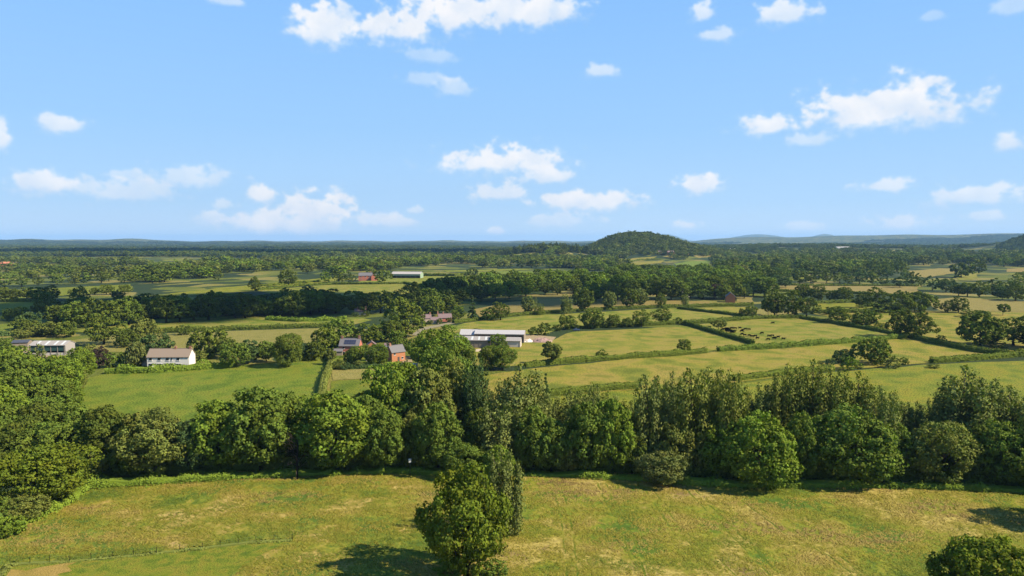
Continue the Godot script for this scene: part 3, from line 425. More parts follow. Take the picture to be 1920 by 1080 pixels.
	["oak",-167.3,-520.2,14.5,19.0,1,"second green oak from left in the second rank of the shaded wood","dark2"],
	["oak",-95.0,-538.8,15.7,16.4,1,"second green oak from left in the band behind the pale left field","mid"],
	["round",-230.1,-501.0,12.4,13.6,10,"first bluish dark green tree from left in the second rank of the shaded wood","dark2"],
	["round",-250.7,-491.5,13.9,14.2,4,"second mid green tree from left in the second rank of the shaded wood","dark2"],
	["round",78.3,-547.4,15.7,11.0,5,"third grey-green tree from left along the brown crop field","brown"],
	["oak",-258.8,-489.4,14.7,17.5,1,"first green oak from left in the second rank of the shaded wood","dark2"],
	["round",-221.0,-509.4,17.6,23.2,4,"third mid green tree from left in the second rank of the shaded wood","dark2"],
	["round",-83.4,-550.1,14.0,13.3,1,"second green tree from left in the band behind the pale left field","mid"],
	["oak",-82.7,-554.3,21.2,18.7,0,"dark green oak behind the grey-roofed lane cottages","lane"],
	["bush",243.8,-509.5,5.8,19.9,0,"second dark green shrub from left along the hedges right of the cattle","rhedge"],
	["oak",-70.9,-561.7,16.8,16.7,4,"first mid green oak from left behind the grey-roofed lane cottages","lane"],
	["oak",-66.2,-562.7,15.3,17.9,4,"second mid green oak from left behind the grey-roofed lane cottages","lane"],
	["oak",-73.7,-562.3,15.3,14.1,1,"third green oak from left in the band behind the pale left field","mid"],
	["round",96.7,-559.3,17.5,15.0,0,"dark green tree along the brown crop field","brown"],
	["round",-335.1,-463.9,10.7,9.4,4,"mid green tree by the green barn at far left","barn"],
	["round",106.5,-567.1,16.5,13.5,5,"fourth grey-green tree from left along the brown crop field","brown"],
	["oak",124.2,-566.3,12.1,8.7,1,"green oak along the brown crop field","brown"],
	["round",-55.8,-577.8,15.0,13.7,1,"green tree behind the grey-roofed lane cottages","lane"],
	["thin",-331.5,-477.2,12.5,11.2,9,"olive hawthorn by the green barn at far left","barn"],
	["broad",-346.9,-470.1,7.7,11.0,4,"mid green spreading tree by the green barn at far left","barn"],
	["round",-47.2,-588.8,15.8,17.4,0,"third dark green tree from left behind the grey-roofed lane cottages","lane"],
	["bush",333.3,-492.7,5.3,16.9,9,"first olive shrub from left along the hedges right of the cattle","rhedge"],
	["bush",281.7,-528.1,6.5,24.7,0,"third dark green shrub from left along the hedges right of the cattle","rhedge"],
	["bush",342.0,-492.4,4.0,10.8,9,"second olive shrub from left along the hedges right of the cattle","rhedge"],
	["poplar",149.7,-585.8,10.5,8.4,5,"second grey-green poplar from left along the brown crop field","brown"],
	["oak",302.2,-527.8,16.4,19.0,1,"second green oak from left along the hedges right of the cattle","rhedge"],
	["oak",69.1,-606.4,17.1,20.3,4,"first mid green oak from left in the central wood before the hill","centre"],
	["oak",290.3,-540.4,17.7,19.4,0,"fourth dark green oak from left along the hedges right of the cattle","rhedge"],
	["broad",317.7,-531.6,14.8,23.2,1,"second green spreading tree from left along the hedges right of the cattle","rhedge"],
	["thin",363.0,-502.8,9.1,9.4,1,"green hawthorn along the hedges right of the cattle","rhedge"],
	["oak",335.2,-523.1,9.0,10.6,0,"seventh dark green oak from left along the hedges right of the cattle","rhedge"],
	["oak",343.3,-522.9,12.0,13.9,0,"eighth dark green oak from left along the hedges right of the cattle","rhedge"],
	["oak",-37.3,-626.8,14.5,15.0,1,"green oak behind the grey-roofed lane cottages","lane"],
	["oak",-15.3,-628.7,16.3,18.3,3,"first bright green oak from left behind the grey-roofed lane cottages","lane"],
	["round",-28.0,-628.7,15.6,18.6,0,"fourth dark green tree from left behind the grey-roofed lane cottages","lane"],
	["round",76.7,-624.8,13.6,15.9,10,"bluish dark green tree in the central wood before the hill","centre"],
	["round",288.9,-562.5,12.4,9.7,0,"third dark green tree from left along the hedges right of the cattle","rhedge"],
	["oak",88.8,-626.9,16.8,17.9,1,"first green oak from left in the central wood before the hill","centre"],
	["oak",-2.7,-642.0,17.5,17.2,3,"second bright green oak from left behind the grey-roofed lane cottages","lane"],
	["oak",99.0,-638.0,22.2,23.5,4,"second mid green oak from left in the central wood before the hill","centre"],
	["oak",110.7,-636.3,17.9,20.8,0,"dark green oak in the central wood before the hill","centre"],
	["round",147.6,-632.2,22.1,23.1,0,"first dark green tree from left in the central wood before the hill","centre"],
	["round",157.5,-633.8,18.0,16.7,4,"third mid green tree from left in the central wood before the hill","centre"],
	["oak",137.4,-647.5,21.4,22.8,1,"second green oak from left in the central wood before the hill","centre"],
	["round",127.7,-650.3,20.3,17.4,4,"second mid green tree from left in the central wood before the hill","centre"],
	["round",118.9,-652.3,16.2,14.7,4,"first mid green tree from left in the central wood before the hill","centre"],
	["round",197.1,-634.3,15.6,15.9,1,"green tree in the central wood before the hill","centre"],
	["oak",13.5,-667.0,18.7,20.5,3,"first bright green oak from left in the second rank of the central wood","centre2"],
	["oak",181.1,-645.9,17.0,20.3,4,"fourth mid green oak from left in the central wood before the hill","centre"],
	["oak",170.5,-651.6,15.0,15.5,4,"third mid green oak from left in the central wood before the hill","centre"],
	["oak",-382.1,-557.6,13.7,15.7,1,"first green oak from left around the pastures at far left","lfar"],
	["oak",193.8,-647.7,14.3,15.2,7,"purple-leaved beech in front of the brick gabled house","centre"],
	["oak",212.1,-650.0,20.1,19.4,1,"third green oak from left in the central wood before the hill","centre"],
	["oak",45.4,-682.8,13.9,13.1,0,"dark green oak in the second rank of the central wood","centre2"],
	["round",195.0,-659.7,22.1,19.5,0,"second dark green tree from left in the central wood before the hill","centre"],
	["oak",222.4,-652.2,14.5,13.8,10,"bluish dark green oak in the central wood before the hill","centre"],
	["round",283.1,-629.4,14.9,14.7,0,"second dark green tree from left along the hedges right of the cattle","rhedge"],
	["round",33.7,-692.9,13.1,12.0,0,"first dark green tree from left in the second rank of the central wood","centre2"],
	["dome",304.5,-624.7,13.8,14.6,0,"second dark green dome-shaped tree from left along the hedges right of the cattle","rhedge"],
	["dome",296.2,-630.1,9.3,10.8,0,"first dark green dome-shaped tree from left along the hedges right of the cattle","rhedge"],
	["round",274.0,-640.6,15.7,15.0,0,"first dark green tree from left along the hedges right of the cattle","rhedge"],
	["round",80.8,-693.4,14.6,17.9,3,"first bright green tree from left in the second rank of the central wood","centre2"],
	["round",63.2,-703.9,15.1,18.6,0,"second dark green tree from left in the second rank of the central wood","centre2"],
	["round",250.0,-674.1,21.0,24.4,4,"fourth mid green tree from left in the central wood before the hill","centre"],
	["oak",241.1,-681.1,19.2,20.2,4,"fifth mid green oak from left in the central wood before the hill","centre"],
	["oak",113.7,-722.0,16.1,14.6,4,"first mid green oak from left in the second rank of the central wood","centre2"],
	["oak",-392.3,-618.1,14.6,14.5,1,"second green oak from left around the pastures at far left","lfar"],
	["round",152.6,-718.1,16.5,16.1,4,"mid green tree in the second rank of the central wood","centre2"],
	["oak",172.9,-714.8,15.1,18.9,4,"second mid green oak from left in the second rank of the central wood","centre2"],
	["oak",132.9,-739.0,17.1,18.9,3,"second bright green oak from left in the second rank of the central wood","centre2"],
	["round",190.6,-732.8,14.9,13.6,3,"second bright green tree from left in the second rank of the central wood","centre2"],
	["oak",-429.8,-632.6,14.5,16.9,0,"fourth dark green oak from left around the pastures at far left","lfar"],
	["bush",294.0,-708.5,4.0,16.6,0,"first dark green shrub from left along the hedges right of the cattle","rhedge"],
	["oak",215.5,-736.6,18.2,17.0,1,"green oak in the second rank of the central wood","centre2"],
	["broad",-385.0,-664.2,7.6,12.4,0,"dark green spreading tree around the pastures at far left","lfar"],
	["round",-441.1,-633.6,13.9,17.2,4,"second mid green tree from left around the pastures at far left","lfar"],
	["oak",237.5,-740.9,20.7,23.8,4,"third mid green oak from left in the second rank of the central wood","centre2"],
	["oak",-466.2,-635.9,11.6,15.7,0,"second dark green oak from left around the pastures at far left","lfar"],
	["oak",-475.0,-631.0,13.8,18.6,0,"first dark green oak from left around the pastures at far left","lfar"],
	["oak",471.3,-637.4,15.3,20.0,0,"fourth dark green oak from left along the front of the right-hand wood","rwood"],
	["round",263.0,-750.1,12.8,12.3,1,"green tree in the second rank of the central wood","centre2"],
	["oak",280.1,-751.6,17.2,18.6,10,"first bluish dark green oak from left along the front of the right-hand wood","rwood"],
	["round",472.3,-655.2,12.7,13.0,10,"sixth bluish dark green tree from left along the front of the right-hand wood","rwood"],
	["round",-471.6,-662.1,11.6,13.1,1,"first green tree from left around the pastures at far left","lfar"],
	["oak",-292.6,-775.6,15.8,13.3,0,"first dark green oak from left around the red farmhouse","farm"],
	["oak",470.5,-685.7,16.3,17.4,1,"fourth green oak from left along the front of the right-hand wood","rwood"],
	["oak",466.8,-698.3,14.5,17.1,1,"third green oak from left along the front of the right-hand wood","rwood"],
	["oak",-430.3,-722.6,10.9,16.2,1,"third green oak from left around the pastures at far left","lfar"],
	["round",488.3,-685.4,12.4,14.4,0,"third dark green tree from left along the front of the right-hand wood","rwood"],
	["round",461.8,-704.1,13.0,15.7,0,"second dark green tree from left along the front of the right-hand wood","rwood"],
	["oak",-456.5,-708.9,6.8,10.1,0,"fifth dark green oak from left around the pastures at far left","lfar"],
	["oak",-417.8,-735.0,10.1,14.4,1,"fifth green oak from left around the pastures at far left","lfar"],
	["oak",-444.4,-725.4,7.6,9.9,0,"sixth dark green oak from left around the pastures at far left","lfar"],
	["round",318.8,-817.1,16.8,22.2,10,"first bluish dark green tree from left along the front of the right-hand wood","rwood"],
	["round",332.0,-826.9,12.6,13.5,10,"second bluish dark green tree from left along the front of the right-hand wood","rwood"],
	["oak",-277.7,-847.3,20.7,22.5,0,"dark oak left of the red farmhouse, beside the pale field","farm"],
	["oak",482.6,-757.8,15.9,19.1,10,"third bluish dark green oak from left along the front of the right-hand wood","rwood"],
	["broad",-170.6,-901.3,16.9,22.5,1,"oak between the red farmhouse and its barn","farm"],
	["broad",90.1,-914.7,14.1,21.4,0,"second dark green spreading tree from left around the red farmhouse","farm"],
	["oak",485.6,-787.1,18.0,18.5,10,"second bluish dark green oak from left along the front of the right-hand wood","rwood"],
	["bush",-269.0,-886.3,4.3,8.3,0,"dark green shrub around the red farmhouse","farm"],
	["oak",-217.1,-910.1,13.3,17.1,0,"third dark green oak from left around the red farmhouse","farm"],
	["oak",-232.0,-912.7,16.3,18.5,0,"second dark green oak from left around the red farmhouse","farm"],
	["dome",-253.1,-927.4,15.8,17.4,3,"bright green dome-shaped tree around the red farmhouse","farm"],
	["round",477.2,-839.2,15.0,20.1,10,"fifth bluish dark green tree from left along the front of the right-hand wood","rwood"],
	["oak",375.9,-890.7,18.6,25.2,0,"first dark green oak from left along the front of the right-hand wood","rwood"],
	["oak",511.5,-851.1,11.5,12.0,1,"second green oak from left along the front of the right-hand wood","rwood"],
	["round",399.1,-911.0,18.4,22.7,0,"first dark green tree from left along the front of the right-hand wood","rwood"],
	["round",477.9,-877.0,11.4,11.9,10,"fourth bluish dark green tree from left along the front of the right-hand wood","rwood"],
	["oak",511.8,-871.8,18.7,20.6,0,"third dark green oak from left along the front of the right-hand wood","rwood"],
	["round",474.3,-896.9,16.6,17.2,1,"second green tree from left along the front of the right-hand wood","rwood"],
	["round",450.0,-910.7,11.5,11.9,1,"first green tree from left along the front of the right-hand wood","rwood"],
	["oak",440.9,-918.0,15.8,18.6,1,"first green oak from left along the front of the right-hand wood","rwood"],
	["oak",426.9,-925.7,18.2,18.2,0,"second dark green oak from left along the front of the right-hand wood","rwood"],
	["oak",-598.3,-831.8,13.5,18.4,4,"first mid green oak from left around the pastures at far left","lfar"],
	["round",465.7,-913.8,15.6,20.8,10,"third bluish dark green tree from left along the front of the right-hand wood","rwood"],
	["round",-614.1,-825.4,14.0,17.0,4,"first mid green tree from left around the pastures at far left","lfar"],
	["oak",-481.1,-912.8,12.0,16.0,4,"second mid green oak from left around the pastures at far left","lfar"],
	["oak",-596.2,-857.8,11.7,14.8,0,"third dark green oak from left around the pastures at far left","lfar"],
	["round",-583.5,-874.6,15.3,17.0,4,"third mid green tree from left around the pastures at far left","lfar"],
	["round",-567.7,-885.6,15.2,17.6,9,"first olive tree from left around the pastures at far left","lfar"],
	["oak",-522.4,-919.0,13.1,17.0,1,"fourth green oak from left around the pastures at far left","lfar"],
	["round",-515.4,-927.5,12.3,14.2,1,"second green tree from left around the pastures at far left","lfar"],
	["oak",-549.1,-911.9,16.0,18.2,0,"seventh dark green oak from left around the pastures at far left","lfar"],
	["oak",-423.8,-984.8,11.8,15.8,0,"eighth dark green oak from left around the pastures at far left","lfar"],
	["round",-572.8,-911.7,15.4,20.5,4,"fourth mid green tree from left around the pastures at far left","lfar"],
	["round",-492.0,-962.1,14.7,17.3,0,"dark green tree around the pastures at far left","lfar"],
	["round",389.6,-1009.9,17.5,20.7,10,"first bluish dark green tree from left in the second rank of the right-hand wood","rfar"],
	["oak",404.9,-1007.4,17.9,18.7,4,"first mid green oak from left in the second rank of the right-hand wood","rfar"],
	["round",423.6,-1008.0,16.9,22.2,10,"second bluish dark green tree from left in the second rank of the right-hand wood","rfar"],
	["oak",-481.8,-1003.6,10.8,12.3,4,"third mid green oak from left around the pastures at far left","lfar"],
	["broad",-63.4,-1111.8,11.8,19.1,0,"first dark green spreading tree from left around the red farmhouse","farm"],
	["round",462.0,-1019.5,17.2,18.5,1,"green tree in the second rank of the right-hand wood","rfar"],
	["oak",493.5,-1008.6,15.1,15.0,10,"first bluish dark green oak from left in the second rank of the right-hand wood","rfar"],
	["round",-464.3,-1023.3,10.4,12.1,9,"second olive tree from left around the pastures at far left","lfar"],
	["oak",519.6,-1007.7,17.9,20.9,10,"second bluish dark green oak from left in the second rank of the right-hand wood","rfar"],
	["round",520.0,-1031.9,15.1,18.7,0,"second dark green tree from left in the second rank of the right-hand wood","rfar"],
	["oak",465.9,-1062.1,13.8,13.7,4,"second mid green oak from left in the second rank of the right-hand wood","rfar"],
	["oak",559.1,-1017.1,15.3,19.5,10,"third bluish dark green oak from left in the second rank of the right-hand wood","rfar"],
	["round",551.0,-1034.8,15.6,18.8,0,"third dark green tree from left in the second rank of the right-hand wood","rfar"],
	["round",501.9,-1064.5,18.1,24.7,0,"first dark green tree from left in the second rank of the right-hand wood","rfar"],
	["oak",587.4,-1022.1,14.0,14.8,4,"third mid green oak from left in the second rank of the right-hand wood","rfar"],
	["broad",683.9,-1037.9,21.9,35.7,0,"broad oak on the tan field edge at far right","rfar"],
	["broad",816.7,-1201.6,21.5,31.9,0,"dark green spreading tree in the second rank of the right-hand wood","rfar"],
	["conifer",38.7,-3631.4,21.1,11.2,8,"first blackish green conifer from left on the conifer ridge beside the hill","ridge"],
	["conifer",79.4,-4418.6,26.2,10.8,8,"second blackish green conifer from left on the conifer ridge beside the hill","ridge"],
	["conifer",111.6,-4512.9,19.9,10.4,8,"third blackish green conifer from left on the conifer ridge beside the hill","ridge"],
	["conifer",515.6,-5236.5,22.0,11.3,8,"tenth blackish green conifer from left on the conifer ridge beside the hill","ridge"],
	["conifer",194.1,-5385.6,18.8,7.8,8,"fifth blackish green conifer from left on the conifer ridge beside the hill","ridge"],
	["conifer",165.2,-5629.3,18.8,7.6,8,"fourth blackish green conifer from left on the conifer ridge beside the hill","ridge"],
	["conifer",262.3,-5756.9,20.3,9.5,10,"first bluish dark green conifer from left on the conifer ridge beside the hill","ridge"],
	["conifer",294.1,-5836.5,24.9,12.4,8,"sixth blackish green conifer from left on the conifer ridge beside the hill","ridge"],
	["conifer",552.6,-5856.1,28.3,12.2,8,"ninth blackish green conifer from left on the conifer ridge beside the hill","ridge"],
	["conifer",423.7,-5950.5,27.1,14.2,10,"third bluish dark green conifer from left on the conifer ridge beside the hill","ridge"],
	["conifer",503.8,-5982.1,28.4,14.9,10,"fourth bluish dark green conifer from left on the conifer ridge beside the hill","ridge"],
	["conifer",480.3,-6040.7,27.8,11.6,8,"eighth blackish green conifer from left on the conifer ridge beside the hill","ridge"],
	["conifer",356.2,-6098.6,18.7,10.0,8,"seventh blackish green conifer from left on the conifer ridge beside the hill","ridge"],
	["conifer",406.7,-6124.4,20.5,8.1,10,"second bluish dark green conifer from left on the conifer ridge beside the hill","ridge"]
]
const HEDGES := [
	[[[-88.9,-324.2],[-80.4,-301.5],[-73.8,-265.4],[-64.4,-226.1],[-58.3,-199.6]],2.6,2.6,0.12,9,"trimmed hedge running towards the camera beside the green pasture"],
	[[[5.8,-296.3],[19.2,-304.1],[42.1,-313.9],[68.7,-322.8],[96.4,-335.5]],2.4,3,0.3,1,"clipped hedge between the middle pasture and the belt field"],
	[[[103.0,-338.8],[138.2,-351.0],[178.5,-365.8],[227.3,-387.9]],2.6,3,0.25,4,"clipped hedge below the cattle pasture"],
	[[[227.3,-387.9],[227.6,-361.6],[230.8,-336.9],[238.6,-325.7]],2.6,3,0.15,0,"hedge slanting down right from the two big oaks"],
	[[[115.1,-452.2],[120.5,-414.4],[128.8,-362.1]],2.4,2.6,0.22,0,"hedge along the left side of the cattle pasture"],
	[[[205.8,-485.6],[216.1,-451.0],[223.6,-418.4],[227.0,-390.1]],2.4,3,0.22,0,"hedge along the right side of the cattle pasture"],
	[[[115.1,-452.2],[143.0,-467.1],[174.3,-482.7],[207.2,-488.9]],2.4,3,0.2,0,"hedge along the top of the cattle pasture"],
	[[[190.3,-307.0],[212.8,-314.0],[241.6,-324.1]],2.4,3,0.15,1,"short hedge at right below the slanting hedge"],
	[[[241.6,-324.1],[267.8,-330.0],[280.5,-323.6]],2.8,4,0.2,0,"dark hedge stub at the right picture edge"],
	[[[87.3,-266.4],[101.6,-273.9],[136.8,-288.9]],2.2,3,0.2,1,"hedge just behind the tall belt poplars at right"],
	[[[13.3,-240.3],[35.6,-249.9],[48.1,-253.6]],2.2,3,0.2,1,"low hedge glimpsed over the belt at centre"],
	[[[-39.6,-457.9],[0.0,-503.9],[41.6,-530.0],[81.9,-549.9],[136.6,-571.3]],2.2,3,0.2,0,"long hedge along the top of the upper middle pasture"],
	[[[135.5,-554.0],[152.6,-525.8],[170.6,-496.3]],2.2,3,0.1,0,"hedge slanting right from the end of the long hedge"],
	[[[122.6,-558.2],[165.7,-571.3],[205.7,-580.7]],2.6,3,0.15,0,"dark hedge above the small wedge-shaped pasture"],
	[[[33.8,-429.9],[65.4,-438.1],[98.8,-449.3],[118.7,-458.1]],2.2,3,0.4,0,"bushy hedge under the row of middle trees"],
	[[[-236.7,-404.3],[-204.1,-412.2],[-160.5,-425.7],[-110.6,-439.8]],2.4,3,0.2,0,"long dark hedge between the two pale left fields"],
	[[[-169.0,-281.7],[-151.8,-282.9],[-134.5,-290.0],[-121.5,-296.3]],3.0,4,0.4,3,"leafy garden hedge in front of the white cottage"],
	[[[-101.6,-306.9],[-97.6,-309.6],[-89.1,-321.2]],2.5,3,0.4,0,"hedge bordering the back of the green pasture"],
	[[[-115.8,-475.7],[-146.3,-465.7],[-171.4,-474.8]],2.5,4,0.4,3,"bright hedge behind the pale left field"],
	[[[-230.5,-879.6],[-176.7,-868.8],[-136.3,-871.4],[-98.4,-785.6]],2.6,4,0.2,0,"hedge in front of the red farmhouse"],
	[[[-291.3,-775.4],[-267.7,-855.5],[-230.5,-879.6]],2.4,4,0.3,0,"hedge left of the red farmhouse running to a lone oak"],
	[[[-157.1,-1086.4],[-92.0,-1070.1],[-70.8,-1132.6]],4,5,0.2,0,"tall clipped hedge right of the farm barn"],
	[[[-313.4,-852.3],[-264.7,-940.3]],2.4,4,0.3,0,"upper hedge left of the red farmhouse"],
	[[[-71.4,-1014.5],[30.5,-974.6],[123.9,-932.2]],2.4,4,0.3,1,"thin dotted hedge across the far green fields"],
	[[[0.0,-1115.3],[76.9,-1092.9],[130.1,-979.1]],2.4,4,0.3,0,"thin hedge above the far green fields"],
	[[[-474.1,-630.3],[-440.4,-624.5],[-399.9,-600.3]],2.6,4,0.2,0,"hedge between the two far-left pastures"],
	[[[232.6,-524.9],[271.4,-524.3],[306.9,-536.0]],2.8,5,0.4,0,"bushy hedge below the small bright pasture at right"],
	[[[267.7,-601.5],[310.6,-619.3],[308.1,-553.4]],2.2,4,0.2,0,"hedge round the small bright pasture at right"],
	[[[276.7,-752.2],[351.3,-748.0],[400.4,-690.9]],2.4,5,0.3,0,"hedge below the tan strip field at right"],
	[[[298.6,-867.5],[405.4,-863.8],[515.3,-866.7]],2.4,5,0.3,0,"hedge above the tan strip field at right"],
	[[[265.9,-1747.1],[360.3,-1924.1],[427.5,-1957.0]],3,8,0.4,0,"far hedge between the two hill-foot pastures"],
	[[[517.0,-2098.4],[864.1,-2806.0]],3,10,0.4,0,"far hedge between the tan strips by the hill"],
	[[[-295.3,-391.2],[-280.3,-396.2],[-263.9,-403.5]],2.4,3,0.2,10,"dark hedge behind the green barn at far left"],
	[[[-49.1,-293.7],[-60.2,-293.7],[-73.5,-291.3]],1.6,1.6,0.3,10,"low garden hedge above the mown paddock"]
]
const UNDERGROWTH := [
	[[[-83.8,-108.1],[-85.2,-112.5],[-76.0,-113.8],[-66.2,-116.0],[-55.4,-118.8],[-46.8,-121.3],[-40.4,-122.2]],0.35,1.0,9,"rank grass along the paddock fence"],
	[[[-96.6,-125.4],[-94.9,-131.6],[-93.9,-139.8],[-95.5,-152.5]],1.6,3.5,3,"nettles and brambles along the left meadow edge"],
	[[[-94.1,-150.1],[-77.2,-153.5],[-60.0,-156.7],[-45.5,-158.6],[-25.5,-160.1],[-13.9,-158.6]],1.2,4,3,"brambles under the left half of the tree belt"],
	[[[0.0,-158.2],[17.5,-156.7],[29.6,-154.6],[44.6,-151.1],[64.9,-150.4],[88.7,-150.1],[112.8,-147.2],[126.8,-145.6]],1.1,3.5,3,"brambles under the right half of the tree belt"],
	[[[-98.8,-156.7],[-62.4,-163.2],[-14.6,-166.4],[0.0,-164.8],[43.2,-159.3],[92.3,-156.4],[120.5,-152.5]],3.5,7,0,"dark thicket inside the tree belt"]
]
